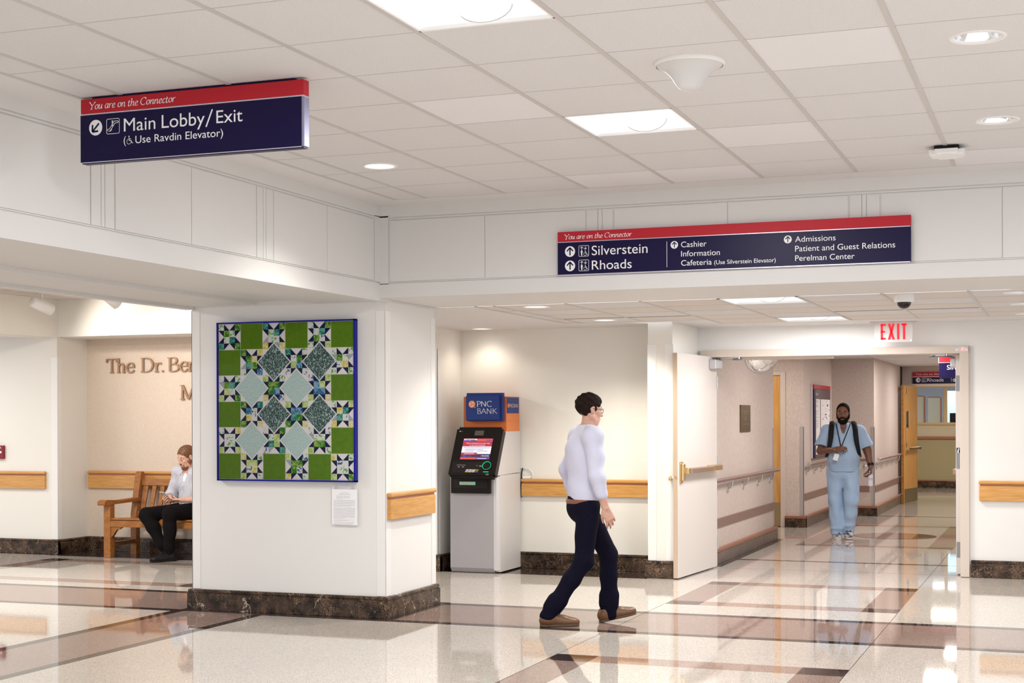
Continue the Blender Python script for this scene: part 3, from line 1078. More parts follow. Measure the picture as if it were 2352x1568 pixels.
z0, z1 = 2.260, 2.411
th = 0.021
blk(-1.655, -1.655 + th, z0, z1); blk(-1.655, -1.608, z1 - 0.019, z1); blk(-1.655, -1.614, 2.327, 2.345); blk(-1.655, -1.608, z0, z0 + 0.019)
b.build('letter', t)
b = MB()
for (xa, xb) in ((-1.588, -1.546), (-1.546, -1.588)):
    b.prism([(xa, z0), (xa + 0.022, z0), (xb + 0.022, z1), (xb, z1)], YY - 0.002, YY, 1, 'exit_red')
b.build('letter', t)
b = MB()
blk(-1.503, -1.482, z0, z1)
b.build('letter', t)
b = MB()
blk(-1.462, -1.413, z1 - 0.019, z1); blk(-1.449, -1.428, z0, z1)
b.build('letter', t)
b = MB()
b.box(-1.383, -1.367, YY - 0.002, YY, 2.242, 2.262, 'white_vinyl')
b.build('sticker', t)

# ================================================================== WAYFINDING SIGNS
ITAL = {  # slanted pen letters on a 1 high cap, strokes in advance units
    'Y': (0.62, [[(0.02, 1.0), (0.30, 0.5)], ['c', (0.70, 1.0), (0.52, 0.78), (0.30, 0.5)], [(0.30, 0.5), (0.22, 0.0)], [(0.10, 0.0), (0.34, 0.0)], [(-0.06, 1.0), (0.14, 1.0)], [(0.58, 1.0), (0.76, 1.0)]]),
    'o': (0.46, [['c', (0.34, 0.60), (0.16, 0.56), (0.05, 0.28), (0.12, 0.02), (0.28, 0.06), (0.41, 0.34), (0.36, 0.58), (0.30, 0.62)]]),
    'u': (0.52, [['c', (0.02, 0.52), (0.10, 0.62), (0.12, 0.54), (0.04, 0.16), (0.10, 0.0), (0.26, 0.14), (0.38, 0.42)], [(0.44, 0.62), (0.36, 0.14)], ['c', (0.36, 0.14), (0.37, 0.0), (0.48, 0.10)]]),
    'a': (0.48, [['c', (0.42, 0.60), (0.22, 0.62), (0.05, 0.34), (0.06, 0.06), (0.16, 0.0), (0.30, 0.18), (0.40, 0.52)], [(0.42, 0.62), (0.35, 0.12)], ['c', (0.35, 0.12), (0.36, 0.0), (0.46, 0.10)]]),
    'r': (0.38, [[(0.12, 0.60), (0.04, 0.0)], ['c', (0.08, 0.30), (0.20, 0.54), (0.32, 0.62), (0.36, 0.56)], [(0.02, 0.54), (0.12, 0.60)]]),
    'e': (0.42, [['c', (0.08, 0.28), (0.28, 0.36), (0.36, 0.50), (0.28, 0.62), (0.12, 0.50), (0.05, 0.20), (0.12, 0.0), (0.24, 0.02), (0.36, 0.14)]]),
    'n': (0.52, [[(0.12, 0.60), (0.03, 0.0)], ['c', (0.06, 0.26), (0.22, 0.54), (0.36, 0.62), (0.40, 0.50), (0.34, 0.14), (0.38, 0.0), (0.48, 0.10)], [(0.02, 0.54), (0.12, 0.60)]]),
    't': (0.32, [['c', (0.20, 0.82), (0.08, 0.20), (0.08, 0.02), (0.18, 0.0), (0.28, 0.12)], [(0.04, 0.60), (0.30, 0.60)]]),
    'h': (0.52, [[(0.20, 1.04), (0.03, 0.0)], ['c', (0.07, 0.26), (0.22, 0.54), (0.36, 0.62), (0.40, 0.50), (0.34, 0.14), (0.38, 0.0), (0.48, 0.10)], [(0.08, 1.0), (0.20, 1.04)]]),
    'C': (0.68, [['c', (0.68, 0.82), (0.60, 0.98), (0.38, 1.0), (0.14, 0.78), (0.04, 0.40), (0.14, 0.08), (0.34, 0.0), (0.56, 0.12)], [(0.68, 1.0), (0.655, 0.74)]]),
    'c': (0.40, [['c', (0.36, 0.50), (0.28, 0.62), (0.12, 0.50), (0.05, 0.20), (0.12, 0.0), (0.24, 0.02), (0.34, 0.14)]]),
    ' ': (0.26, []),
}


def italic(mb, text, o, ux, uz, un, width, cap, mat):
    tot = sum(ITAL[c][0] for c in text)
    k = width / tot
    ux, uz = Vector(ux), Vector(uz)
    x = 0
    for c in text:
        w, st = ITAL[c]
        # letters share one scale across; slant is part of the strokes
        pen_strokes(mb, [[p if p == 'c' else ((p[0] + x) * k / cap, p[1]) for p in s_] for s_ in st], o, ux * cap, uz * cap, un, mat, 0.125, 0.05, 0.35)
        x += w


def arrow_disc(mb, c, r, ang, y, fg, bg):
    """round arrow badge on a plane facing -Y; ang is the arrow direction in the plane"""
    mb.disc((c[0], y, c[1]), r, fg, 36, axis=1)
    d = Vector((math.cos(ang), math.sin(ang)))
    p = Vector((-d.y, d.x))
    c = Vector(c)

    def bar(a, b_, w):
        t_ = (b_ - a).normalized()
        n_ = Vector((-t_.y, t_.x)) * w / 2
        q = [a + n_, a - n_, b_ - n_, b_ + n_]
        mb.quad(*[(v.x, y - 0.0006, v.y) for v in q], bg)
    w = r * 0.24
    tip = c + d * r * 0.72
    bar(c - d * r * 0.72, tip - d * r * 0.1, w)
    bar(tip, tip - d * r * 0.66 + p * r * 0.60, w)
    bar(tip, tip - d * r * 0.66 - p * r * 0.60, w)


def rounded_outline(mb, x0, x1, z0, z1, y, w, r, mat):
    pts = []
    for (cx, cz, a0) in ((x1 - r, z1 - r, 0), (x0 + r, z1 - r, PI / 2), (x0 + r, z0 + r, PI), (x1 - r, z0 + r, 1.5 * PI)):
        for k in range(5):
            a = a0 + k * PI / 8
            pts.append((cx, cz, math.cos(a), math.sin(a)))
    n = len(pts)
    vs = [(p[0] + p[2] * r, y, p[1] + p[3] * r) for p in pts] + [(p[0] + p[2] * (r - w), y, p[1] + p[3] * (r - w)) for p in pts]
    mb.add(vs, [(k, (k + 1) % n, n + (k + 1) % n, n + k) for k in range(n)], mat)


def line(mb, pts, y, w, mat):
    """flat drawn line in a plane facing -Y"""
    for a, b_ in zip(pts[:-1], pts[1:]):
        a, b_ = Vector(a), Vector(b_)
        t_ = (b_ - a)
        if t_.length < 1e-7: continue
        t_.normalize()
        n_ = Vector((-t_.y, t_.x)) * w / 2
        q = [a - t_ * w * 0.3 + n_, a - t_ * w * 0.3 - n_, b_ + t_ * w * 0.3 - n_, b_ + t_ * w * 0.3 + n_]
        mb.quad(*[(v.x, y, v.y) for v in q], mat)


def wheelchair(mb, x, z, h, y, mat):
    """access symbol: h tall, standing at x,z"""
    s = h
    w = s * 0.085
    mb.disc((x + 0.34 * s, y, z + 0.93 * s), 0.085 * s, mat, 16, axis=1)
    line(mb, [(x + 0.34 * s, z + 0.80 * s), (x + 0.37 * s, z + 0.42 * s), (x + 0.64 * s, z + 0.42 * s), (x + 0.78 * s, z + 0.10 * s), (x + 0.88 * s, z + 0.14 * s)], y, w, mat)
    line(mb, [(x + 0.36 * s, z + 0.62 * s), (x + 0.60 * s, z + 0.62 * s)], y, w, mat)
    line(mb, [(x + (0.32 + 0.30 * math.cos(a)) * s, z + (0.30 + 0.30 * math.sin(a)) * s) for a in [1.95 + k * 0.30 for k in range(16)]], y, w, mat)


def lift_icon(mb, x0, x1, z0, z1, y, mat):
    W_, H_ = x1 - x0, z1 - z0
    rounded_outline(mb, x0, x1, z0, z1, y, W_ * 0.035, W_ * 0.12, mat)
    w = W_ * 0.045
    for (fx, up) in ((0.30, True), (0.66, False)):
        a = (x0 + fx * W_, z0 + 0.64 * H_)
        b_ = (x0 + fx * W_, z0 + 0.88 * H_)
        tip, tail = (b_, a) if up else (a, b_)
        line(mb, [tail, tip], y, w, mat)
        s = -1 if up else 1
        line(mb, [(tip[0] - 0.12 * W_, tip[1] + s * 0.11 * H_), tip, (tip[0] + 0.12 * W_, tip[1] + s * 0.11 * H_)], y, w, mat)
    px = x0 + 0.30 * W_
    mb.disc((px, y, z0 + 0.575 * H_), 0.045 * W_, mat, 14, axis=1)
    mb.quad((px - 0.085 * W_, y, z0 + 0.32 * H_), (px + 0.085 * W_, y, z0 + 0.32 * H_), (px + 0.085 * W_, y, z0 + 0.52 * H_), (px - 0.085 * W_, y, z0 + 0.52 * H_), mat)
    mb.quad((px - 0.055 * W_, y, z0 + 0.09 * H_), (px + 0.055 * W_, y, z0 + 0.09 * H_), (px + 0.055 * W_, y, z0 + 0.33 * H_), (px - 0.055 * W_, y, z0 + 0.33 * H_), mat)
    wheelchair(mb, x0 + 0.48 * W_, z0 + 0.09 * H_, 0.46 * H_, y, mat)


EX, EZ, EN = (1, 0, 0), (0, 0, 1), (0, -1, 0)
V_ = 'white_vinyl'

# sign hung from the ceiling on the left
t = thing('hanging_sign', 'navy and red sign hanging from the ceiling, pointing to main lobby and exit', 'sign', (-3.926, 6.10, ZC))
b = MB()
b.box(-4.485, -3.362, 6.098, 6.128, 3.085, ZC, 'sign_navy')
b.build('mounting_plate', t)
b = MB()
b.box(-4.545, -3.305, 6.086, 6.140, 3.031, 3.1035, 'sign_red', 0.004)
b.build('header_panel', t, 'red header strip')
b = MB()
b.box(-4.543, -3.309, 6.090, 6.136, 3.024, 3.032, 'sign_alu')
b.box(-4.546, -3.318, 6.0868, 6.14, 2.7895, 2.7935, 'sign_alu')
b.box(-3.319, -3.304, 6.0875, 6.139, 2.792, 3.024, 'sign_end', 0.003)
b.build('rail', t, 'silver edge rails')
b = MB()
b.box(-4.546, -3.318, 6.086, 6.140, 2.793, 3.0245, 'sign_navy', 0.001)
b.box(-4.54, -3.31, 6.092, 6.134, 2.786, 2.793, 'sign_navy')
b.build('main_panel', t)
b = MB()
y = 6.0850
italic(b, 'You are on the Connector', (-4.490, y, 3.051), EX, EZ, EN, 0.492, 0.034, V_)
b.build('lettering', t)
b = MB()
put_text(b, 'Main', (-4.292, y, 2.929), EX, EZ, 0.180, 0.0625, V_)
b.build('lettering', t)
b = MB()
put_text(b, 'Lobby', (-4.076, y, 2.930), EX, EZ, 0.240, 0.0625, V_)
b.build('lettering', t)
b = MB()
line(b, [(-3.828, 2.920), (-3.795, 2.997)], y, 0.0075, V_)
b.build('slash', t)
b = MB()
put_text(b, 'Exit', (-3.772, y, 2.931), EX, EZ, 0.142, 0.060, V_)
b.build('lettering', t)
b = MB()
put_text(b, '(', (-4.293, y, 2.869), EX, EZ, 0.013, 0.036, V_)
b.build('bracket_mark', t)
b = MB()
put_text(b, 'Use Ravdin Elevator)', (-4.226, y, 2.867), EX, EZ, 0.490, 0.036, V_)
b.build('lettering', t)
b = MB()
wheelchair(b, -4.276, 2.866, 0.040, y, V_)
b.build('wheelchair_icon', t)
b = MB()
arrow_disc(b, (-4.4555, 2.9595), 0.0385, PI * 1.25, y, V_, 'sign_navy')
b.build('arrow_icon', t)
b = MB()
rounded_outline(b, -4.3925, -4.317, 2.922, 2.997, y, 0.0025, 0.008, V_)
line(b, [(-4.385, 2.938), (-4.372, 2.937), (-4.343, 2.974), (-4.326, 2.976)], y, 0.003, V_)
line(b, [(-4.385, 2.946), (-4.376, 2.947), (-4.347, 2.984), (-4.327, 2.984), (-4.323, 2.979), (-4.328, 2.974)], y, 0.003, V_)
line(b, [(-4.385, 2.946), (-4.388, 2.942), (-4.385, 2.938), (-4.37, 2.935), (-4.362, 2.944)], y, 0.003, V_)
b.disc((-4.358, y, 2.984), 0.0042, V_, 14, axis=1)
line(b, [(-4.358, 2.979), (-4.358, 2.962)], y, 0.006, V_)
b.build('escalator_icon', t)

# long sign on the beam
t = thing('wall_sign', 'long navy and red directory sign fixed to the panelled beam', 'sign', (-2.17, 10.04, 2.55))
b = MB()
b.box(-3.393, -0.949, 10.0, 10.028, 2.780, 2.8505, 'sign_red', 0.0015)
b.build('header_panel', t, 'red header strip')
b = MB()
b.box(-3.390, -0.955, 10.004, 10.041, 2.774, 2.781, 'sign_alu')
b.box(-3.390, -0.955, 10.001, 10.041, 2.541, 2.5465, 'sign_alu')
b.build('rail', t, 'silver edge rails')
b = MB()
b.box(-3.393, -0.949, 10.0, 10.028, 2.546, 2.7745, 'sign_navy', 0.0015)
b.build('main_panel', t)
b = MB()
y = 9.9988
italic(b, 'You are on the Connector', (-3.339, y, 2.797), EX, EZ, EN, 0.495, 0.034, V_)
b.build('lettering', t)
for (s_, x, z, w, c) in (('Silverstein', -3.138, 2.676, 0.407, 0.066), ('Rhoads', -3.138, 2.5745, 0.292, 0.0635), ('Cashier', -2.491, 2.7035, 0.179, 0.0385),
                         ('Information', -2.491, 2.640, 0.272, 0.038), ('Cafeteria', -2.491, 2.5765, 0.215, 0.0375), ('(Use Silverstein Elevator)', -2.259, 2.5765, 0.423, 0.028),
                         ('Admissions', -1.705, 2.705, 0.269, 0.037), ('Patient and Guest Relations', -1.705, 2.641, 0.656, 0.038), ('Perelman Center', -1.705, 2.5775, 0.393, 0.037)):
    b = MB()
    put_text(b, s_, (x, y, z), EX, EZ, w, c, V_)
    b.build('lettering', t)
b = MB()
b.box(-2.594, -2.591, y, y + 0.001, 2.571, 2.749, V_)
b.build('divider_line', t)
for (x, z, r) in ((-3.300, 2.709, 0.038), (-3.300, 2.607, 0.038), (-2.539, 2.723, 0.0265), (-1.754, 2.725, 0.0265)):
    b = MB()
    arrow_disc(b, (x, z), r, PI / 2, y, V_, 'sign_navy')
    b.build('arrow_icon', t)
for (z0, z1) in ((2.670, 2.748), (2.567, 2.6465)):
    b = MB()
    lift_icon(b, -3.236, -3.159, z0, z1, y, V_)
    b.build('elevator_icon', t)

# sign hung in the corridor, cut by the door frame
t = thing('hanging_sign', 'navy and red sign hanging in the corridor, half hidden by the door frame', 'sign', (-1.2, 20.0, 2.42))
b = MB()
b.box(-1.548, -0.86, 20.0, 20.04, 2.230, 2.298, 'sign_red', 0.002)
b.build('header_panel', t, 'red header strip')
b = MB()
b.box(-1.55, -0.86, 20.003, 20.037, 2.222, 2.231, 'sign_alu')
b.box(-1.556, -1.547, 20.003, 20.037, 2.222, 2.29, 'sign_alu')
b.build('rail', t, 'silver edge rails')
b = MB()
b.box(-1.548, -0.86, 20.0, 20.04, 2.026, 2.2225, 'sign_navy', 0.002)
b.build('main_panel', t)
b = MB()
put_text(b, 'Silverstein', (-1.450, 19.998, 2.134), EX, EZ, 0.40, 0.058, V_)
b.build('lettering', t)
for x in (-1.45, -0.96):
    b = MB()
    b.tube([(x, 20.02, 2.29), (x, 20.02, 2.42)], 0.008, 'steel', 8)
    b.build('hanger', t)

# sign over the far doorway
t = thing('wall_sign', 'navy and red sign over the far doorway at the corridor end', 'sign', (-2.1, 27.4, 2.12))
b = MB()
b.box(-2.573, -1.50, 27.36, 27.4, 2.236, 2.318, 'sign_red', 0.002)
b.build('header_panel', t, 'red header strip')
b = MB()
b.box(-2.573, -1.50, 27.358, 27.4, 2.228, 2.237, 'sign_alu')
b.build('rail', t, 'silver edge rail')
b = MB()
b.box(-2.573, -1.50, 27.36, 27.4, 2.112, 2.2285, 'sign_navy', 0.002)
b.build('main_panel', t)
b = MB()
italic(b, 'You are on the Connector', (-2.518, 27.357, 2.264), EX, EZ, EN, 0.70, 0.036, V_)
b.build('lettering', t)
b = MB()
put_text(b, 'Rhoads', (-2.321, 27.357, 2.147), EX, EZ, 0.281, 0.060, V_)
b.build('lettering', t)
b = MB()
line(b, [(-1.908, 2.143), (-1.908, 2.212)], 27.357, 0.005, V_)
b.build('divider_line', t)
b = MB()
arrow_disc(b, (-2.478, 2.1765), 0.039, 0, 27.357, V_, 'sign_navy')
b.build('arrow_icon', t)
b = MB()
arrow_disc(b, (-1.856, 2.1685), 0.028, PI, 27.357, V_, 'sign_navy')
b.build('arrow_icon', t)
b = MB()
lift_icon(b, -2.418, -2.337, 2.138, 2.214, 27.357, V_)
b.build('elevator_icon', t)

# ================================================================== FRAMED QUILT
M('q_navy', (0.006, 0.008, 0.045), 0.9, spec=0.1, c2=(0.016, 0.02, 0.075), sc=(60, 60, 60))
M('q_white', (0.86, 0.84, 0.86), 0.9)
M('q_green', (0.105, 0.225, 0.010), 0.9, spec=0.1, c2=(0.13, 0.26, 0.014), sc=(40, 400, 40), detail=2)
M('q_grey', (0.40, 0.43, 0.52), 0.85)
M('q_dark', (0.038, 0.095, 0.085), 0.85, c2=(0.45, 0.56, 0.55), sc=(170, 170, 90), detail=1, lo=0.56, hi=0.58)
M('q_light', (0.40, 0.58, 0.56), 0.85, c2=(0.66, 0.77, 0.76), sc=(210, 210, 120), detail=1, lo=0.47, hi=0.53)
for nm, a, c in (('q_teal', (0.02, 0.20, 0.15), (0.16, 0.46, 0.40)), ('q_leaf', (0.035, 0.20, 0.03), (0.36, 0.55, 0.10)), ('q_lime', (0.42, 0.60, 0.16), (0.72, 0.78, 0.45)), ('q_blue', (0.03, 0.16, 0.36), (0.30, 0.52, 0.66)),
                 ('q_sun', (0.74, 0.62, 0.06), (0.80, 0.79, 0.66)), ('q_vine', (0.80, 0.80, 0.78), (0.16, 0.45, 0.10)), ('q_brush', (0.80, 0.80, 0.78), (0.03, 0.13, 0.34))):
    M(nm, a, 0.9, spec=0.1, c2=c, sc=(30, 30, 30), detail=2, lo=0.42 if nm not in ('q_vine', 'q_brush') else 0.55, hi=0.60, dist=1.2)
M('frame_blue', (0.004, 0.005, 0.24), 0.35, spec=0.2)
t = thing('framed_quilt', 'green and navy star patchwork quilt in a blue frame on the white pier', 'picture', (-5.72, 10.25, 1.04))
X0, X1, Z0, Z1 = -6.330, -5.106, 1.038, 2.292
b = MB()
fw = 0.012
for (x0, x1, z0, z1) in ((X0, X0 + fw, Z0, Z1), (X1 - fw, X1, Z0, Z1), (X0, X1, Z0, Z0 + fw), (X0, X1, Z1 - fw, Z1)):
    b.box(x0, x1, 10.200, 10.251, z0, z1, 'frame_blue', 0.001)
b.build('frame', t)
qb = MB()
qx0, qx1, qz0, qz1 = X0 + fw, X1 - fw, Z0 + fw, Z1 - fw
cw, ch = (qx1 - qx0) / 6, (qz1 - qz0) / 6
QY = 10.2135
rq = random.Random(11)
FAB = ['q_teal', 'q_leaf', 'q_lime', 'q_blue', 'q_sun', 'q_vine', 'q_brush', 'q_vine', 'q_leaf', 'q_lime']
LAY = ['SGSGSG', 'GSDSDS', 'SLSLSG', 'GSDSDS', 'SLSLSG', 'GSGSGS']
qb.box(qx0, qx1, QY + 0.001, QY + 0.012, qz0, qz1, 'q_white')


def qp(poly, m, dy=0.0):
    qb.add([(p[0], QY - dy, p[1]) for p in poly], [tuple(range(len(poly)))], m)


for r_ in range(6):
    for c_ in range(6):
        ax, az = qx0 + c_ * cw, qz1 - r_ * ch
        k = LAY[r_][c_]

        def P_(u, v):
            return (ax + u * cw, az - v * ch)
        if k == 'G':
            qp([P_(0.01, 0.01), P_(0.99, 0.01), P_(0.99, 0.99), P_(0.01, 0.99)], 'q_green')
        elif k == 'S':
            edge = r_ in (0, 5) or c_ in (0, 5)
            for (u, v) in ((0, 0), (0.75, 0), (0, 0.75), (0.75, 0.75), (0.25, 0.25), (0.5, 0.25), (0.25, 0.5), (0.5, 0.5)):
                fab = rq.choice(['q_vine', 'q_brush', 'q_lime', 'q_vine', 'q_teal', 'q_sun', 'q_leaf']) if edge else rq.choice(FAB)
                qp([P_(u, v), P_(u + 0.25, v), P_(u + 0.25, v + 0.25), P_(u, v + 0.25)], fab)
            nv = lambda: 'q_grey' if rq.random() < (0.14 if edge else 0.03) else 'q_navy'
            qp([P_(.25, 0), P_(.5, .25), P_(.25, .25)], nv()); qp([P_(.75, 0), P_(.75, .25), P_(.5, .25)], nv())
            qp([P_(.25, 1), P_(.25, .75), P_(.5, .75)], nv()); qp([P_(.75, 1), P_(.5, .75), P_(.75, .75)], nv())
            qp([P_(0, .25), P_(.25, .25), P_(.25, .5)], nv()); qp([P_(0, .75), P_(.25, .5), P_(.25, .75)], nv())
            qp([P_(1, .25), P_(.75, .5), P_(.75, .25)], nv()); qp([P_(1, .75), P_(.75, .75), P_(.75, .5)], nv())
for r_ in range(6):
    for c_ in range(6):
        if LAY[r_][c_] in 'DL':
            cx, cz = qx0 + (c_ + 0.5) * cw, qz1 - (r_ + 0.5) * ch
            for (s_, m, dy) in ((0.765, 'q_white', 0.0008), (0.705, 'q_dark' if LAY[r_][c_] == 'D' else 'q_light', 0.0014)):
                qp([(cx, cz + s_ * ch), (cx + s_ * cw, cz), (cx, cz - s_ * ch), (cx - s_ * cw, cz)], m, dy)
qb.build('quilt', t)
b = MB()
b.quad((qx0, 10.2065, qz0), (qx1, 10.2065, qz0), (qx1, 10.2065, qz1), (qx0, 10.2065, qz1), 'pane_glass')
b.build('glazing', t)

# paper caption under the quilt
t = thing('caption_card', 'white printed sheet in a clear holder under the framed quilt', 'notice', (-5.215, 10.25, 0.70))
b = MB()
b.box(-5.326, -5.104, 10.236, 10.240, 0.700, 1.010, 'acrylic')
b.build('holder', t)
b = MB()
b.box(-5.324, -5.106, 10.234, 10.2355, 0.708, 0.981, 'white_vinyl')
M('print_grey', (0.36, 0.34, 0.42), 0.7)
rq = random.Random(5)
z = 0.9535
rows = [(0.065, 0.004)] + [(0.10, 0.0045)] + [(0.115, 0.003)] * 3 + [(0.055, 0.003), None] + [(0.183, 0.003)] * 7 + [(0.15, 0.003), None] + [(0.183, 0.003)] * 12 + [(0.10, 0.003), None, (0.175, 0.003), (0.13, 0.003), None, (0.18, 0.003), (0.17, 0.003), (0.165, 0.003), (0.07, 0.003)]
for i, r_ in enumerate(rows):
    if r_ is None:
        z -= 0.0045
        continue
    w, h = r_
    x = -5.308 if i > 5 else (-5.215 - w / 2 if i < 2 else -5.284)
    e = x + w
    while x < e - 0.002:
        ww = min(rq.uniform(0.006, 0.020), e - x)
        b.quad((x, 10.2335, z), (x + ww, 10.2335, z), (x + ww, 10.2335, z + h * 0.62), (x, 10.2335, z + h * 0.62), 'print_grey')
        x += ww + 0.003
    z -= 0.0068 if i > 1 else 0.0125
b.build('sheet', t)
for x in (-5.287, -5.145):
    b = MB()
    b.lathe([(0.0, 0.0), (0.0055, 0.001), (0.006, 0.004), (0.006, 0.022)], (x, 10.229, 0.994), 'steel', 16, axis=1, flip=True)
    b.build('standoff_bolt', t)

# ================================================================== OAK BUMPER RAILS
def oak_rail(x0, x1, yw, zb, zt, label, ends=True):
    """wall rail facing -Y on the wall at yw"""
    t = thing('wall_rail', label, 'rail', ((x0 + x1) / 2, yw, zb), 0, 'oak rails on the walls')
    b = MB()
    b.box(x0 + 0.006, x1 - 0.006, yw - 0.036, yw + 0.001, zb, zt - 0.052, 'oak', 0.003)
    b.build('board', t)
    b = MB()
    b.box(x0 + 0.012, x1 - 0.012, yw - 0.026, yw + 0.001, zt - 0.054, zt - 0.033, 'rosewood')
    b.build('accent_strip', t)
    b = MB()
    b.box(x0, x1, yw - 0.044, yw + 0.001, zt - 0.035, zt, 'oak', 0.013)
    b.build('cap', t)
    return t


oak_rail(-5.205, -3.745, 14.18, 0.733, 0.909, 'oak wall rail running behind the walking man beside the cash machine')
oak_rail(-0.777, 3.5, 14.68, 0.730, 0.920, 'oak wall rail on the white wall right of the door frame')
oak_rail(-10.695, -7.35, 14.46, 0.727, 0.930, 'oak wall rail on the beige wall behind the wooden bench')
oak_rail(-13.9, -10.862, 13.91, 0.740, 0.938, 'oak wall rail on the white wall left of the bench')
t = thing('wall_rail', 'short oak rail on the side of the white pier', 'rail', (-4.872, 10.7, 0.75), 0, 'oak rails on the walls')
b = MB()
b.box(-4.873, -4.832, 10.262, 11.115, 0.752, 0.905, 'oak_y', 0.003)
b.build('board', t)
b = MB()
b.box(-4.873, -4.842, 10.266, 11.112, 0.902, 0.926, 'rosewood')
b.build('accent_strip', t)
b = MB()
b.box(-4.873, -4.822, 10.252, 11.125, 0.922, 0.957, 'oak_y', 0.013)
b.build('cap', t)

# small white power adapter lying on the rail by the cash machine
t = thing('power_adapter', 'white power adapter with looping cord on the oak rail beside the cash machine', 'adapter', (-5.13, 14.16, 0.909))
b = MB()
b.box(-5.185, -5.105, 14.142, 14.172, 0.909, 0.937, 'white_plastic', 0.004)
b.build('body', t)
b = MB()
b.tube([(-5.11, 14.158, 0.923), (-5.088, 14.158, 0.932), (-5.078, 14.16, 0.958), (-5.092, 14.162, 0.985), (-5.125, 14.164, 1.006), (-5.165, 14.166, 1.016), (-5.21, 14.168, 1.018)], 0.0055, 'white_plastic', 8)
b.build('cord', t)
# ================================================================== CASH MACHINE
M('atm_grey', (0.36, 0.345, 0.365), 0.42, metal=0.15)
M('atm_side', (0.60, 0.57, 0.565), 0.45)
M('atm_edge', (0.62, 0.60, 0.62), 0.38, metal=0.25)
M('atm_orange', (0.56, 0.13, 0.022), 0.42)
M('atm_orange_side', (0.72, 0.21, 0.05), 0.42)
M('atm_blue', (0.018, 0.040, 0.19), 0.4, spec=0.25)
M('atm_black', (0.009, 0.0065, 0.006), 0.30, spec=0.25)
M('atm_black_trim', (0.014, 0.010, 0.010), 0.42, spec=0.25)
M('lens_grey', (0.10, 0.085, 0.075), 0.2)
M('scr_red', (0.02, 0.02, 0.02), 0.3, emit=0.54, ecol=(0.62, 0.045, 0.075))
M('scr_coral', (0.02, 0.02, 0.02), 0.3, emit=0.61, ecol=(0.85, 0.10, 0.10))
M('scr_white', (0.02, 0.02, 0.02), 0.3, emit=0.72, ecol=(0.84, 0.83, 1.0))
M('scr_navy', (0.02, 0.02, 0.02), 0.3, emit=0.36, ecol=(0.08, 0.05, 0.16))
M('scr_violet', (0.02, 0.02, 0.02), 0.3, emit=0.58, ecol=(0.14, 0.05, 0.50))
M('scr_text', (0.02, 0.02, 0.02), 0.3, emit=0.36, ecol=(0.45, 0.42, 0.62))
M('led_green', (0.0, 0.3, 0.12), 0.3, emit=0.34, ecol=(0.0, 0.85, 0.34))
M('key_steel', (0.62, 0.60, 0.55), 0.35, metal=0.3)
M('key_yellow', (0.65, 0.5, 0.02), 0.4)
M('key_red', (0.6, 0.07, 0.02), 0.4)
M('key_green', (0.05, 0.4, 0.03), 0.4)
M('key_blue', (0.06, 0.12, 0.5), 0.4)
M('logo_silver', (0.66, 0.62, 0.62), 0.3, metal=0.3)
t = thing('cash_machine', 'grey bank cash machine with black console, lit screen and orange topper', 'cash machine', (-5.47, 13.85, 0))
b = MB()
# lower cabinet, front foot chamfered
b.prism([(13.53, 0.05), (13.56, 0.006), (14.14, 0.006), (14.14, 0.792), (13.53, 0.792)], -5.700, -5.285, 0, 'atm_grey')
b.prism([(13.53, 0.05), (13.56, 0.006), (14.14, 0.006), (14.14, 0.95), (13.53, 0.95)], -5.724, -5.700, 0, 'atm_grey')
b.prism([(13.53, 0.05), (13.56, 0.006), (14.14, 0.006), (14.14, 0.95), (13.53, 0.95)], -5.285, -5.262, 0, 'atm_grey')
b.build('cabinet', t)
b = MB()
b.prism([(-5.262, 13.53), (-5.234, 13.53), (-5.212, 13.562), (-5.212, 14.14), (-5.262, 14.14)], 0.03, 0.95, 2, 'atm_edge')
b.build('corner_post', t, 'pale rounded corner strip')
b = MB()
b.box(-5.26, -5.209, 13.57, 14.145, 0.012, 0.958, 'atm_side', 0.002)
b.box(-5.24, -5.213, 13.57, 14.14, 0.957, 0.966, 'seam')
b.build('side_panel', t)
b = MB()
b.prism([(13.40, 0.962), (14.145, 0.975), (14.145, 1.393), (13.66, 1.393)], -5.62, -5.209, 0, 'atm_side')
b.build('upper_housing', t)
# dispenser
b = MB()
b.box(-5.704, -5.285, 13.497, 13.60, 0.785, 0.957, 'atm_black', 0.004)
b.box(-5.672, -5.315, 13.492, 13.50, 0.835, 0.940, 'atm_black_trim', 0.003)
b.build('dispenser_bay', t)
b = MB()
b.box(-5.607, -5.439, 13.484, 13.494, 0.8685, 0.9015, 'led_green', 0.003)
b.box(-5.604, -5.442, 13.478, 13.488, 0.871, 0.899, 'key_steel', 0.004)
for k in range(8):
    b.box(-5.600 + k * 0.020, -5.598 + k * 0.020, 13.476, 13.479, 0.873, 0.897, 'steel_dark')
b.build('cash_slot', t, 'silver cash slot with a green glowing edge')
# tilted console; local frame: x across, y up the slope, z out
PV = Vector((0, 0.47592, 0.87949))
PN = Vector((0, -0.87949, 0.47592))
PM = Matrix(((1, 0, 0, -5.665), (0, PV.y, PN.y, 13.36), (0, PV.z, PN.z, 0.96), (0, 0, 0, 1)))


def lp(mb):
    return mb.xf(PM)


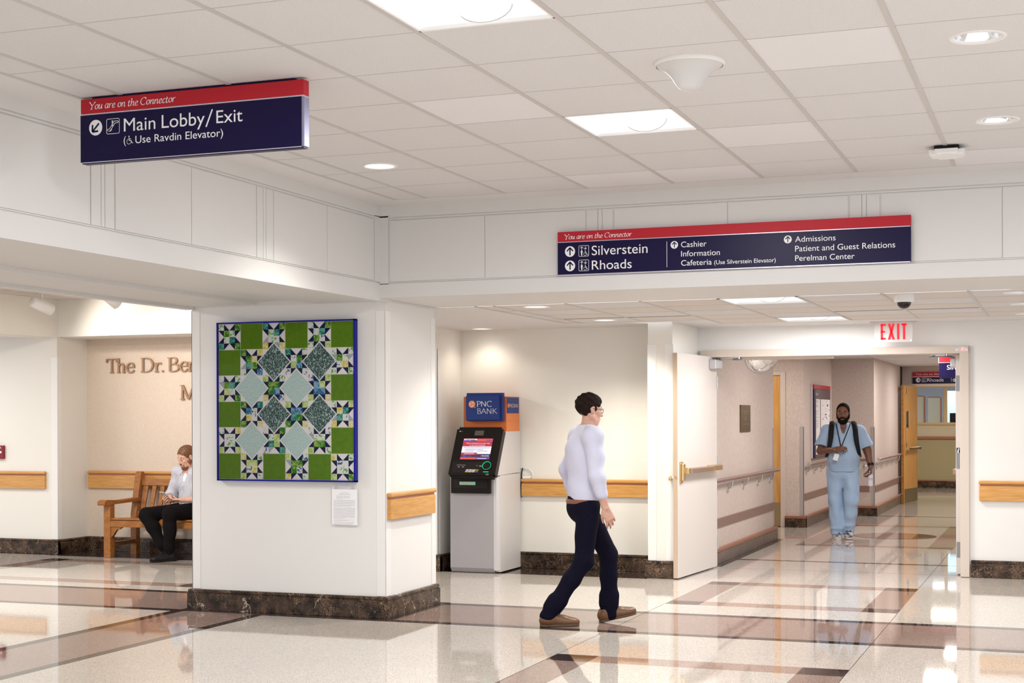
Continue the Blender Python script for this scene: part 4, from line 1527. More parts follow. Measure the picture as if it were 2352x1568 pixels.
b = MB()
bm = bmesh.new()
bmesh.ops.create_cube(bm, size=1)
for w in bm.verts:
    w.co = Vector((0.233 + w.co.x * 0.492, 0.271 + w.co.y * 0.540, -0.035 + w.co.z * 0.07))
bmesh.ops.bevel(bm, geom=[e for e in bm.edges if abs(e.verts[0].co.z - e.verts[1].co.z) > 0.01], offset=0.022, segments=4, affect='EDGES')
b.bm(bm, 'atm_black')
lp(b).build('console', t)
b = MB()
b.box(-0.002, 0.470, 0.168, 0.172, 0.0, 0.0012, 'atm_black_trim')
b.box(0.016, 0.335, 0.036, 0.155, -0.002, 0.0015, 'atm_black_trim')
b.box(0.0, 0.44, 0.006, 0.034, 0.0, 0.016, 'atm_black', 0.004)
lp(b).build('control_shelf', t)
b = MB()
b.box(0.184, 0.279, 0.448, 0.502, 0.0, 0.0015, 'lens_grey', 0.0005)
lp(b).build('camera_window', t)
S0, S1, T0, T1 = 0.080, 0.389, 0.1845, 0.4135


def sx(u): return S0 + u * (S1 - S0)
def sz(v): return T0 + v * (T1 - T0)


b = MB()


def patch(u0, u1, v0, v1, m, h=0.0012):
    b.quad((sx(u0), sz(v0), h), (sx(u1), sz(v0), h), (sx(u1), sz(v1), h), (sx(u0), sz(v1), h), m)


patch(0, 1, 0.62, 1, 'scr_red')
patch(0, 1, 0.875, 1, 'scr_coral', 0.0014)
patch(0, 1, 0.22, 0.62, 'scr_white')
patch(0, 1, 0.09, 0.26, 'scr_navy', 0.0014)
patch(0.0, 0.55, 0.22, 0.32, 'scr_red', 0.0016)
patch(0, 1, 0, 0.095, 'scr_coral', 0.0014)
patch(0.55, 1, 0, 0.085, 'scr_violet', 0.0016)
patch(0.02, 0.46, 0.905, 0.985, 'scr_white', 0.0016)
patch(0.02, 0.22, 0.87, 0.92, 'scr_violet', 0.0018)
patch(0.24, 0.46, 0.87, 0.92, 'scr_navy', 0.0018)
patch(0.06, 0.40, 0.93, 0.955, 'scr_navy', 0.0018)
patch(0.78, 0.98, 0.90, 0.94, 'scr_violet', 0.0018)
patch(0.05, 0.20, 0.12, 0.20, 'scr_violet', 0.0016)


def stext(s_, u, v, w, h, m):
    put_text(b, s_, (sx(u), sz(v), 0.002), (1, 0, 0), (0, 1, 0), w * (S1 - S0), h * (T1 - T0), m)


stext("You're looking at an easy way", 0.11, 0.745, 0.81, 0.055, 'scr_white')
stext('to do your banking.', 0.24, 0.655, 0.53, 0.055, 'scr_white')
for (u, v, w) in ((0.06, 0.54, 0.90), (0.14, 0.46, 0.36), (0.55, 0.46, 0.18), (0.14, 0.385, 0.28), (0.55, 0.385, 0.34)):
    x = u
    while x < u + w - 0.01:
        patch(x, min(x + 0.035, u + w), v, v + 0.028, 'scr_text', 0.0016)
        x += 0.045
    if v < 0.5: patch(u - 0.035, u - 0.020, v, v + 0.028, 'scr_navy', 0.0016)
patch(0.10, 0.45, 0.255, 0.275, 'scr_white', 0.002)
patch(0.22, 0.38, 0.145, 0.16, 'scr_text', 0.002)
stext('PNC BANK', 0.735, 0.135, 0.235, 0.065, 'scr_white')
b.disc((sx(0.70), sz(0.165), 0.002), 0.006, 'scr_coral', 16)
patch(0.58, 0.90, 0.025, 0.05, 'scr_white', 0.002)
lp(b).build('screen', t, 'lit red and white advertising screen')
b = MB()
b.box(0.016, 0.030, 0.491, 0.500, 0, 0.001, 'key_steel', 0.0004)
b.box(0.033, 0.055, 0.492, 0.499, 0, 0.001, 'lens_grey', 0.0004)
lp(b).build('maker_mark', t)
b = MB()
b.box(0.061, 0.155, 0.112, 0.126, 0.0015, 0.005, 'lens_grey', 0.001)
for (u, w) in ((0.075, 0.02), (0.118, 0.022)):
    b.box(u, u + w, 0.098, 0.103, 0.0015, 0.002, 'key_steel')
b.box(0.264, 0.286, 0.110, 0.120, 0.0015, 0.002, 'lens_grey')
b.box(0.300, 0.330, 0.108, 0.114, 0.0015, 0.002, 'key_steel')
lp(b).build('receipt_slot', t)
b = MB()
b.lathe([(0.049, 0.0), (0.049, 0.010)], (0.379, 0.114, 0), 'atm_black_trim', 40)
b.lathe([(0.0455, 0.010), (0.0440, 0.013), (0.0415, 0.010), (0.041, 0.002)], (0.379, 0.114, 0), 'led_green', 40)
b.disc((0.379, 0.114, 0.004), 0.041, 'black', 32)
b.box(0.350, 0.408, 0.044, 0.052, 0.0, 0.006, 'led_green', 0.002)
lp(b).build('card_reader', t, 'round card reader with a green glowing ring')
b = MB()
kx, ky = 0.172, 0.037
b.box(0.160, 0.314, 0.034, 0.070, 0.0, 0.012, 'atm_black_trim', 0.002)
for r_ in range(3):
    for c_ in range(4):
        m = 'key_steel' if c_ < 3 else ['key_blue', 'key_red', 'key_green'][r_]
        if r_ == 0 and c_ == 0: m = 'key_yellow'
        x = 0.166 + c_ * 0.034 + r_ * 0.004
        b.box(x, x + 0.030, 0.037 + r_ * 0.011, 0.046 + r_ * 0.011, 0.012, 0.016, m, 0.001)
lp(b).build('keypad', t)
b = MB()
b.tube([(0.398, 0.012, 0.0165), (0.403, 0.022, 0.0165), (0.412, 0.022, 0.0165), (0.416, 0.012, 0.0165)], 0.0012, 'key_steel', 6)
b.box(0.384, 0.392, 0.016, 0.019, 0.016, 0.0168, 'key_steel')
b.box(0.395, 0.420, 0.007, 0.009, 0.016, 0.0168, 'key_steel')
lp(b).build('headphone_jack', t)
# topper
b = MB()
b.box(-5.668, -5.212, 13.75, 14.12, 1.392, 1.740, 'atm_orange', 0.002)
b.box(-5.213, -5.2095, 13.752, 14.12, 1.394, 1.741, 'atm_orange_side')
b.box(-5.2095, -5.2085, 13.76, 14.11, 1.495, 1.498, 'atm_orange')
b.build('topper', t)
b = MB()
b.box(-5.2095, -5.2075, 13.760, 14.104, 1.573, 1.733, 'atm_blue')
M('logo_orange', (0.75, 0.22, 0.06), 0.4)
b.disc((-5.2070, 13.800, 1.650), 0.022, 'logo_orange', 24, axis=0)
put_text(b, 'PNC', (-5.2068, 13.83, 1.632), (0, 1, 0), (0, 0, 1), 0.115, 0.036, 'logo_silver')
put_text(b, 'BANK', (-5.2068, 13.955, 1.632), (0, 1, 0), (0, 0, 1), 0.125, 0.036, 'logo_silver')
b.build('side_sign', t)
b = MB()
b.box(-5.616, -5.228, 13.70, 13.752, 1.497, 1.777, 'atm_blue', 0.004)
b.prism([(-5.612, 1.505), (-5.256, 1.510), (-5.256, 1.752), (-5.612, 1.747)], 13.672, 13.705, 1, 'atm_blue')
b.build('sign_box', t)
SERIF = {
    'P': (0.62, [[(0.14, 0), (0.14, 1)], ['c', (0.14, 0.98), (0.40, 0.98), (0.56, 0.84), (0.54, 0.60), (0.38, 0.46), (0.14, 0.46)], [(0.02, 0.98), (0.16, 0.98)], [(0.04, 0.02), (0.26, 0.02)]]),
    'N': (0.80, [[(0.12, 0), (0.12, 1)], [(0.12, 1), (0.64, 0.02)], [(0.66, 0), (0.66, 1)]]),
    'C': (0.74, [['c', (0.66, 0.84), (0.50, 1.0), (0.26, 0.96), (0.08, 0.68), (0.08, 0.32), (0.26, 0.04), (0.48, 0.0), (0.66, 0.14)]]),
    'B': (0.66, [[(0.14, 0), (0.14, 1)], ['c', (0.14, 0.98), (0.40, 0.98), (0.50, 0.78), (0.38, 0.56), (0.14, 0.53)], ['c', (0.36, 0.54), (0.56, 0.44), (0.58, 0.16), (0.40, 0.02), (0.14, 0.02)], [(0.02, 0.98), (0.16, 0.98)]]),
    'A': (0.74, [[(0.02, 0), (0.36, 1)], [(0.34, 1), (0.70, 0)], [(0.16, 0.36), (0.54, 0.36)]]),
    'K': (0.70, [[(0.14, 0), (0.14, 1)], [(0.60, 1), (0.16, 0.46)], [(0.26, 0.56), (0.68, 0)]]),
    'T': (0.84, [[(0.42, 0), (0.42, 1)], [(0.06, 0.975), (0.78, 0.975)], [(0.06, 0.98), (0.04, 0.74)], [(0.78, 0.98), (0.80, 0.74)], [(0.28, 0.015), (0.56, 0.015)]]),
    'h': (0.74, [[(0.16, 0), (0.16, 1.04)], ['c', (0.16, 0.46), (0.30, 0.62), (0.46, 0.64), (0.56, 0.48), (0.56, 0.24), (0.56, 0)], [(0.02, 1.02), (0.17, 1.02)], [(0.04, 0.015), (0.28, 0.015)], [(0.44, 0.015), (0.68, 0.015)]]),
    'e': (0.62, [['c', (0.10, 0.38), (0.40, 0.38), (0.52, 0.40), (0.46, 0.60), (0.30, 0.67), (0.12, 0.52), (0.08, 0.28), (0.20, 0.04), (0.38, 0.02), (0.54, 0.16)]]),
    'D': (0.94, [[(0.18, 0), (0.18, 1)], ['c', (0.18, 0.98), (0.46, 0.98), (0.72, 0.86), (0.86, 0.50), (0.72, 0.14), (0.46, 0.02), (0.18, 0.02)], [(0.04, 0.98), (0.20, 0.98)], [(0.04, 0.02), (0.20, 0.02)]]),
    'r': (0.54, [[(0.16, 0), (0.16, 0.66)], ['c', (0.16, 0.42), (0.26, 0.60), (0.38, 0.66), (0.48, 0.58)], [(0.03, 0.64), (0.17, 0.64)], [(0.04, 0.015), (0.30, 0.015)]]),
    '.': (0.30, [[(0.10, 0.06), (0.22, 0.06)], [(0.16, 0.0), (0.16, 0.12)]]),
    'n': (0.74, [[(0.16, 0), (0.16, 0.66)], ['c', (0.16, 0.46), (0.30, 0.62), (0.46, 0.64), (0.56, 0.48), (0.56, 0.24), (0.56, 0)], [(0.03, 0.64), (0.17, 0.64)], [(0.04, 0.015), (0.28, 0.015)], [(0.44, 0.015), (0.68, 0.015)]]),
    'M': (1.08, [[(0.16, 0), (0.18, 1)], [(0.18, 1), (0.52, 0.04)], [(0.54, 0.02), (0.86, 1)], [(0.86, 0), (0.86, 1)], [(0.04, 0.98), (0.20, 0.98)], [(0.04, 0.015), (0.30, 0.015)], [(0.72, 0.015), (1.0, 0.015)], [(0.84, 0.98), (1.0, 0.98)]]),
}


def serif(mb, ch, o, ux, uz, un, h, w, mat, thick=0.13, thin=0.045, depth=0.0):
    adv, st = SERIF[ch]
    k = (w / h) / adv
    pen_strokes(mb, [[p if p == 'c' else (p[0] * k, p[1]) for p in s_] for s_ in st], o, Vector(ux) * h, Vector(uz) * h, un, mat, thick, thin, 0.12, depth)


b = MB()
y = 13.670
x = -5.497
for ch, w in zip('PNC', (0.046, 0.062, 0.060)):
    serif(b, ch, (x, y, 1.641), EX, EZ, EN, 0.053, w, 'logo_silver', 0.15, 0.07)
    x += w
b.build('lettering', t)
b = MB()
x = -5.492
for ch, w in zip('BANK', (0.046, 0.055, 0.060, 0.054)):
    serif(b, ch, (x, y, 1.569), EX, EZ, EN, 0.053, w, 'logo_silver', 0.11, 0.05)
    x += w
b.build('lettering', t)
b = MB()
b.disc((-5.5455, y, 1.665), 0.036, 'logo_orange', 36, axis=1)
for k in range(3):
    a = PI / 2 + k * 2 * PI / 3 + 0.5
    q = [(-5.5455 + 0.034 * math.cos(a), 1.665 + 0.034 * math.sin(a)), (-5.5455 + 0.030 * math.cos(a + 1.5), 1.665 + 0.030 * math.sin(a + 1.5)), (-5.5455 + 0.010 * math.cos(a + 1.0), 1.665 + 0.010 * math.sin(a + 1.0))]
    b.add([(p[0], y - 0.0006, p[1]) for p in q], [(0, 1, 2)], 'logo_silver')
b.disc((-5.514, y, 1.632), 0.005, 'logo_silver', 14, axis=1)
b.build('logo', t)
# black supply lead behind the machine
b = MB()
b.tube([(-5.19, 14.165, 1.02), (-5.203, 14.166, 0.96), (-5.206, 14.160, 0.85), (-5.204, 14.16, 0.72)], 0.005, 'black', 8)
b.build('cable', t)

# ================================================================== DOOR LEAVES
H = Vector((-3.329, 14.835, 0))
th = math.atan2(13.565 - 14.835, -3.424 + 3.329)
d1 = thing('door_1', 'cream painted door leaf standing open toward the hall', 'door', H, th)
d1['kind'] = 'structure'
L1 = 1.262


def loc(mb, o):
    """shapes drawn in the thing's own frame"""
    return mb.xf(WORLD[o.name])


b = MB()
b.box(0, L1, -0.045, 0, 0.012, 2.136, 'door_paint', 0.0015)
b.box(L1 - 0.0005, L1 + 0.001, -0.0445, -0.0005, 0.014, 2.134, 'door_edge')
loc(b, d1).build('leaf', d1)
b = MB()
b.box(1.13, 1.205, 0, 0.012, 0.905, 1.112, 'brass', 0.006)
b.box(1.135, 1.20, 0.010, 0.040, 0.925, 1.095, 'brass', 0.012)
b.box(1.09, 1.15, 0.012, 0.075, 0.988, 1.050, 'brass', 0.008)
loc(b, d1).build('latch_case', d1, 'brass latch case')
b = MB()
b.box(0.10, 1.10, 0.028, 0.078, 0.996, 1.044, 'bronze_bar', 0.008)
b.box(0.10, 1.10, 0.0, 0.03, 1.000, 1.040, 'bronze_bar')
b.box(1.058, 1.075, 0.026, 0.082, 0.992, 1.048, 'steel', 0.003)
loc(b, d1).build('push_bar', d1)
b = MB()
b.box(0.06, 0.36, 0.0, 0.080, 0.994, 1.050, 'brass', 0.006)
loc(b, d1).build('bar_end_cap', d1, 'brass end cap of the push bar')
b = MB()
b.tube([(1.24, -0.02, 0.965), (L1 + 0.008, -0.02, 0.965)], 0.012, 'brass', 12)
b.tube([(L1 - 0.05, -0.045, 0.950), (L1 - 0.05, -0.085, 0.950)], 0.012, 'brass', 12)
b.lathe([(0.0, -0.105), (0.02, -0.10), (0.024, -0.085), (0.014, -0.075)], (L1 - 0.05, 0, 0.950), 'brass', 20, axis=1)
loc(b, d1).build('knob', d1, 'brass knob on the far face')
b = MB()
b.box(0.045, 0.265, 0.0, 0.075, 2.010, 2.106, 'silver_paint', 0.010)
loc(b, d1).build('door_closer', d1, 'grey closer box')
b = MB()
b.tube([(0.10, 0.040, 2.106), (0.10, 0.040, 2.122)], 0.012, 'steel_dark', 12)
loc(b, d1)
b.tube([(-3.286, 14.72, 2.120), (-3.095, 14.66, 2.124), (-3.06, 14.655, 2.126)], 0.009, 'steel', 8)
b.box(-3.13, -3.05, 14.66, 14.73, 2.098, 2.112, 'steel_dark', 0.004)
b.tube([(-3.062, 14.655, 2.108), (-3.062, 14.655, 2.136)], 0.011, 'steel', 10)
b.build('closer_arm', d1)
for z in (0.25, 1.07, 1.88):
    b = MB()
    b.tube([(-0.004, 0.006, z - 0.06), (-0.004, 0.006, z + 0.06)], 0.008, 'steel', 10)
    loc(b, d1).build('hinge', d1)

M('plate_grey', (0.27, 0.27, 0.285), 0.5, metal=0.2)
d2 = thing('door_2', 'cream painted door leaf standing open into the corridor', 'door', (-0.95, 14.83, 0), PI / 2)
d2['kind'] = 'structure'
b = MB()
b.box(0, 1.20, 0.0, 0.045, 0.012, 2.11, 'door_paint', 0.0015)
loc(b, d2).build('leaf', d2)
for z in (0.245, 1.10, 1.846):
    b = MB()
    b.box(-0.003, 0.0, 0.006, 0.040, z - 0.075, z + 0.075, 'plate_grey', 0.0)
    loc(b, d2).build('hinge', d2, 'grey steel hinge plate')
b = MB()
b.box(1.04, 1.12, 0.045, 0.12, 0.945, 1.028, 'brass', 0.008)
for q in ((1.0395, 0.06, 0.96), (1.0395, 0.105, 0.96), (1.0395, 0.06, 1.012), (1.0395, 0.105, 1.012)):
    b.box(q[0] - 0.001, q[0] + 0.001, q[1] - 0.004, q[1] + 0.004, q[2] - 0.004, q[2] + 0.004, 'steel_dark')
b.box(0.15, 1.05, 0.045, 0.085, 0.960, 1.012, 'bronze_bar', 0.006)
loc(b, d2).build('push_bar', d2)
b = MB()
b.box(0.06, 0.32, 0.045, 0.10, 2.005, 2.09, 'silver_paint', 0.010)
loc(b, d2).build('door_closer', d2, 'grey closer box')
b = MB()
b.tube([(-1.03, 15.0, 2.095), (-1.03, 15.0, 2.112)], 0.012, 'steel_dark', 12)
b.tube([(-1.03, 15.0, 2.110), (-1.15, 14.97, 2.113), (-1.255, 14.94, 2.114)], 0.008, 'steel_dark', 8)
b.tube([(-1.255, 14.94, 2.117), (-1.20, 14.92, 2.13), (-1.14, 14.88, 2.14)], 0.008, 'steel', 8)
b.box(-1.19, -1.09, 14.86, 14.925, 2.112, 2.14, 'steel', 0.006)
b.build('closer_arm', d2)
b = MB()
b.box(-0.988, -0.956, 14.8285, 14.8295, 1.165, 1.225, 'sign_navy')
b.box(-0.980, -0.968, 14.828, 14.8286, 1.172, 1.205, V_)
b.box(-0.976, -0.962, 14.828, 14.8286, 1.208, 1.218, V_)
b.box(-0.986, -0.957, 14.8285, 14.8295, 1.135, 1.163, V_)
put_text(b, '10', (-0.978, 14.8275, 1.142), EX, EZ, 0.016, 0.012, 'steel_dark')
b.build('door_sticker', d2, 'small blue and white sticker on the door edge')

d3 = thing('door_3', 'orange wooden door in the corridor recess with bronze kick plate', 'door', (-3.715, 20.6, 0))
d3['kind'] = 'structure'
b = MB()
b.box(-4.59, -3.717, 20.56, 20.605, 0.01, 2.102, 'door_wood', 0.002)
b.build('leaf', d3)
b = MB()
b.box(-4.57, -3.725, 20.556, 20.561, 0.015, 0.34, 'brass_dull')
b.build('kick_plate', d3)

H4 = Vector((-2.505, 27.47, 0))
th4 = math.atan2(26.60 - 27.47, -2.655 + 2.505)
d4 = thing('door_4', 'orange wooden corridor door with narrow glass slot and push bar', 'door', H4, th4)
d4['kind'] = 'structure'
L4 = 0.885
b = MB()
b.box(0, L4, -0.048, 0, 0.012, 2.07, 'door_wood', 0.002)
b.box(L4 - 0.0005, L4 + 0.001, -0.047, -0.001, 0.014, 2.068, 'door_wood_edge')
loc(b, d4).build('leaf', d4)
b = MB()
b.box(0.02, L4 - 0.03, 0, 0.003, 0.015, 0.255, 'brass_dull')
loc(b, d4).build('kick_plate', d4)
b = MB()
for q in ((0.60, 0.615, 1.33, 1.62), (0.725, 0.74, 1.33, 1.62), (0.60, 0.74, 1.33, 1.35), (0.60, 0.74, 1.60, 1.62)):
    b.box(q[0], q[1], 0, 0.006, q[2], q[3], 'steel_dark', 0.001)
b.box(0.615, 0.725, 0.0, 0.002, 1.35, 1.60, 'black_gloss')
loc(b, d4).build('vision_panel', d4)
b = MB()
b.box(0.78, 0.85, 0, 0.03, 0.87, 1.07, 'brass', 0.008)
b.box(0.76, 0.80, 0.02, 0.075, 0.935, 0.99, 'brass', 0.006)
b.box(0.02, 0.79, 0.03, 0.075, 0.94, 0.985, 'brass_dull', 0.008)
b.box(0.02, 0.10, 0.0, 0.078, 0.937, 0.988, 'steel_dark', 0.004)
b.tube([(0.815, 0.02, 1.07), (0.815, 0.02, 1.95)], 0.007, 'brass', 8)
b.box(0.79, 0.85, 0.0, 0.03, 1.93, 2.05, 'brass', 0.005)
b.box(0.802, 0.828, 0.0, 0.026, 1.33, 1.36, 'brass')
loc(b, d4).build('push_bar', d4)

# ================================================================== CORRIDOR FITTINGS
def handrail(X, y0, y1, z, brk, label, r=0.021, caps=(True, True)):
    """round rail off a wall that faces +X"""
    t = thing('handrail', label, 'handrail', (X, (y0 + y1) / 2, z - 0.1), 0, 'brown corridor handrails')
    b = MB()
    b.tube([(X + 0.062, y0, z), (X + 0.062, y1, z)], r, 'bumper_brown', 14)
    b.build('rail', t)
    for yv, c in zip((y0, y1), caps):
        if c:
            b = MB()
            s_ = 1 if yv == y0 else -1
            b.tube([(X + 0.062, yv - 0.004 * s_, z), (X + 0.062, yv + 0.12 * s_, z)], r + 0.0015, 'steel', 14)
            b.build('end_cap', t, 'steel end cap')
    for yv in brk:
        b = MB()
        b.lathe([(0.0, 0.012), (0.022, 0.010), (0.026, 0.004), (0.026, 0.0)], (X, yv, z - 0.115), 'steel', 16, axis=0, flip=True)
        b.xf(Matrix.Translation((0, yv, z - 0.115)) @ Matrix.Diagonal((1, 1, 1.9, 1)) @ Matrix.Translation((0, -yv, -(z - 0.115))))
        b.tube([(X + 0.004, yv, z - 0.105), (X + 0.03, yv, z - 0.104), (X + 0.052, yv, z - 0.085), (X + 0.062, yv, z - 0.055), (X + 0.062, yv, z - 0.016)], 0.0085, 'steel', 10)
        b.build('bracket', t)
    return t


handrail(-3.43, 14.95, 18.50, 0.868, [15.77, 16.60, 17.43, 18.20], 'brown handrail on the corridor wall just past the open cream door', caps=(False, False))
handrail(-3.40, 20.62, 23.1, 0.868, [20.75, 21.45, 22.1, 22.8], 'brown handrail under the wall directory, behind the man in blue scrubs', caps=(True, True))
handrail(-2.76, 23.28, 26.9, 0.868, [23.45, 24.15, 24.85, 25.55, 26.3], 'brown handrail on the farthest corridor wall by the wooden door', caps=(True, False))
t = thing('handrail', 'short handrail on the end wall hidden behind the man in scrubs', 'handrail', (-3.0, 23.2, 0.8), 0, 'brown corridor handrails')
b = MB()
b.tube([(-3.33, 23.138, 0.868), (-2.84, 23.138, 0.868)], 0.021, 'bumper_brown', 14)
b.build('rail', t)
for x in (-3.2, -2.90):
    b = MB()
    b.tube([(x, 23.195, 0.763), (x, 23.17, 0.764), (x, 23.148, 0.783), (x, 23.138, 0.813), (x, 23.138, 0.852)], 0.0085, 'steel', 10)
    b.lathe([(0.0, -0.012), (0.03, -0.010), (0.034, 0.0)], (x, 23.2, 0.753), 'steel', 16, axis=1)
    b.build('bracket', t)

for (x0, x1, y0, y1, lab) in ((-3.431, -3.415, 14.95, 18.47, 'brown bumper strip low on the corridor wall past the open cream door'),
                              (-3.401, -3.385, 20.60, 23.15, 'brown bumper strip low on the wall under the directory'),
                              (-3.36, -2.83, 23.184, 23.201, 'short brown bumper strip behind the legs of the man in scrubs'),
                              (-2.761, -2.745, 23.30, 27.0, 'brown bumper strip low on the wall beside the wooden corridor door')):
    b = MB()
    b.box(x0, x1, y0, y1, 0.370, 0.465, 'bumper_brown', 0.005)
    tag(b.build('bumper_strip'), lab, 'bumper', 'brown bumper strips')

t = thing('wall_plaque', 'bronze plaque on the corridor wall left of the wooden door', 'plaque', (-3.43, 16.71, 1.36))
M('plaque_bronze', (0.15, 0.10, 0.045), 0.4, metal=0.6)
b = MB()
b.box(-3.431, -3.415, 16.44, 16.98, 1.358, 1.664, 'plaque_bronze', 0.003)
b.build('plate', t)
b = MB()
for (z, w) in ((1.585, 0.34), (1.560, 0.22), (1.515, 0.16), (1.492, 0.22), (1.44, 0.30)):
    y = 16.71 - w / 2
    while y < 16.71 + w / 2 - 0.01:
        b.quad((-3.4145, y, z), (-3.4145, y + 0.022, z), (-3.4145, y + 0.022, z + 0.012), (-3.4145, y, z + 0.012), 'brass_dull')
        y += 0.030
b.build('lettering', t)

# convex mirror hanging at the head of the corridor
t = thing('convex_mirror', 'round convex mirror dome under the corridor ceiling behind the door frame', 'mirror', (-2.95, 15.15, 2.42))
mc = Vector((-2.93, 15.2, 2.17))
ax = Vector((0.62, -0.70, -0.35)).normalized()
q = ax.to_track_quat('Z', 'Y').to_matrix().to_4x4()
b = MB()
R_ = 0.19
b.lathe([(R_ * math.sin(a), 0.085 * math.cos(a) / 1.0) for a in [PI / 2 * k / 12 for k in range(0, 13)]], (0, 0, 0), 'chrome', 48, flip=False)
b.xf(Matrix.Translation(mc) @ q)
b.build('dome', t)
b = MB()
b.lathe([(R_ - 0.004, -0.012), (R_ + 0.012, -0.012), (R_ + 0.014, 0.004), (R_ + 0.002, 0.012), (R_ - 0.004, 0.010)], (0, 0, 0), 'steel', 48)
b.disc((0, 0, -0.011), R_, 'white_plastic', 48, flip=True)
b.xf(Matrix.Translation(mc) @ q)
b.build('rim', t)
b = MB()
b.tube([mc - ax * 0.012, mc - ax * 0.06 + Vector((0, 0, 0.06)), (-2.96, 15.25, 2.42)], 0.010, 'steel', 8)
b.build('bracket', t)

# wall directory
t = thing('wall_directory', 'tall navy and red floor directory board on the corridor wall', 'directory', (-3.40, 21.96, 0.93))
b = MB()
b.box(-3.401, -3.372, 21.20, 22.75, 0.935, 1.985, 'sign_alu', 0.003)
b.build('backing', t)
M('sign_plum', (0.10, 0.06, 0.075), 0.45)
b = MB()
b.box(-3.372, -3.352, 21.20, 22.75, 1.925, 1.987, 'sign_red', 0.002)
b.build('header_panel', t, 'red header strip')
b = MB()
b.box(-3.372, -3.354, 21.20, 22.75, 0.935, 1.923, 'sign_navy', 0.002)
b.box(-3.354, -3.3535, 21.36, 22.74, 0.94, 1.922, 'sign_plum')
b.build('main_panel', t)
b = MB()
x = -3.353
put_text(b, 'Connector', (x, 21.37, 1.947), (0, 1, 0), EZ, 0.34, 0.02, V_)
b.build('lettering', t)
b = MB()
put_text(b, 'Floor 1', (x, 21.36, 1.835), (0, 1, 0), EZ, 0.22, 0.040, V_)
b.build('lettering', t)
b = MB()
b.quad((x, 21.36, 0.985), (x, 21.74, 0.985), (x, 21.74, 1.782), (x, 21.36, 1.782), V_)
b.quad((x, 21.80, 0.985), (x, 22.70, 0.985), (x, 22.70, 1.782), (x, 21.80, 1.782), V_)
M('map_violet', (0.55, 0.52, 0.68), 0.6)
xx = x + 0.0006
rq = random.Random(9)
for z in (1.752, 1.732, 1.690, 1.668, 1.605, 1.580, 1.556, 1.515, 1.475, 1.45, 1.42, 1.395, 1.37):
    b.quad((xx, 21.37, z), (xx, 21.40, z), (xx, 21.40, z + 0.012), (xx, 21.37, z + 0.012), 'sign_navy')
    b.quad((xx, 21.43, z), (xx, 21.43 + rq.uniform(0.08, 0.2), z), (xx, 21.43 + rq.uniform(0.08, 0.2), z + 0.008), (xx, 21.43, z + 0.008), 'print_grey')
for k in range(34):
    y, z = rq.uniform(21.95, 22.6), rq.choice([rq.uniform(1.45, 1.76), rq.uniform(1.30, 1.42)])
    w, h = rq.uniform(0.03, 0.14), rq.uniform(0.01, 0.035)
    b.quad((xx, y, z), (xx, y + w, z), (xx, y + w, z + h), (xx, y, z + h), 'map_violet')
b.quad((xx, 22.25, 1.405), (xx, 22.68, 1.405), (xx, 22.68, 1.412), (xx, 22.25, 1.412), 'exit_red')
b.build('map_sheet', t)

# far office behind the window
for k, (x0, x1, z1, lab) in enumerate(((-3.45, -2.98, 1.97, 'cream office partition seen through the far window, beside the wooden door'), (-2.93, -2.66, 1.95, 'cream office partition seen through the far window, nearer its mullion'))):
    t = thing('office_partition', lab, 'partition', ((x0 + x1) / 2, 34.2 + 0.5 * k, 0), 0, 'office partitions behind the far window')
    b = MB()
    b.box(x0, x1, 34.2 + 0.5 * k, 34.24 + 0.5 * k, 0, z1, 'office_cream')
    b.build('panel', t)
    b = MB()
    b.box(x1, x1 + 0.035, 34.19 + 0.5 * k, 34.25 + 0.5 * k, 0, z1 + 0.01, 'rosewood')
    b.box(x0, x1, 34.19 + 0.5 * k, 34.25 + 0.5 * k, z1, z1 + 0.02, 'rosewood')
    b.build('frame', t)
b = MB()
b.box(-2.45, -2.16, 34.6, 34.64, 1.34, 1.60, 'black', 0.01)
t = thing('computer_monitor', 'black computer monitor behind the far office window', 'monitor', (-2.3, 34.6, 0.75))
b.build('screen', t)
b = MB()
b.box(-2.36, -2.26, 34.62, 34.68, 1.04, 1.4, 'black')
b.box(-2.42, -2.20, 34.58, 34.74, 1.02, 1.045, 'black')
b.build('stand', t)
b = MB()
b.box(-2.55, -2.0, 34.4, 35.0, 0, 1.02, 'office_cream', 0.004)
tag(b.build('office_counter'), 'low cream counter carrying the monitor in the far office', 'counter')
b = MB()
for (x0, x1) in ((-3.35, -3.05), (-2.95, -2.60)):
    b.box(x0, x1, 34.9, 35.15, 2.395, 2.425, 'lamp_white')
tag(b.build('office_light'), 'lit ceiling light in the office behind the far window', 'light')
t = thing('handrail', 'wooden rail on the wall below the far office window', 'handrail', (-2, 32.9, 1.04))
b = MB()
b.box(-4.9, 1.4, 32.85, 32.9, 1.04, 1.095, 'rosewood', 0.01)
b.build('rail', t)

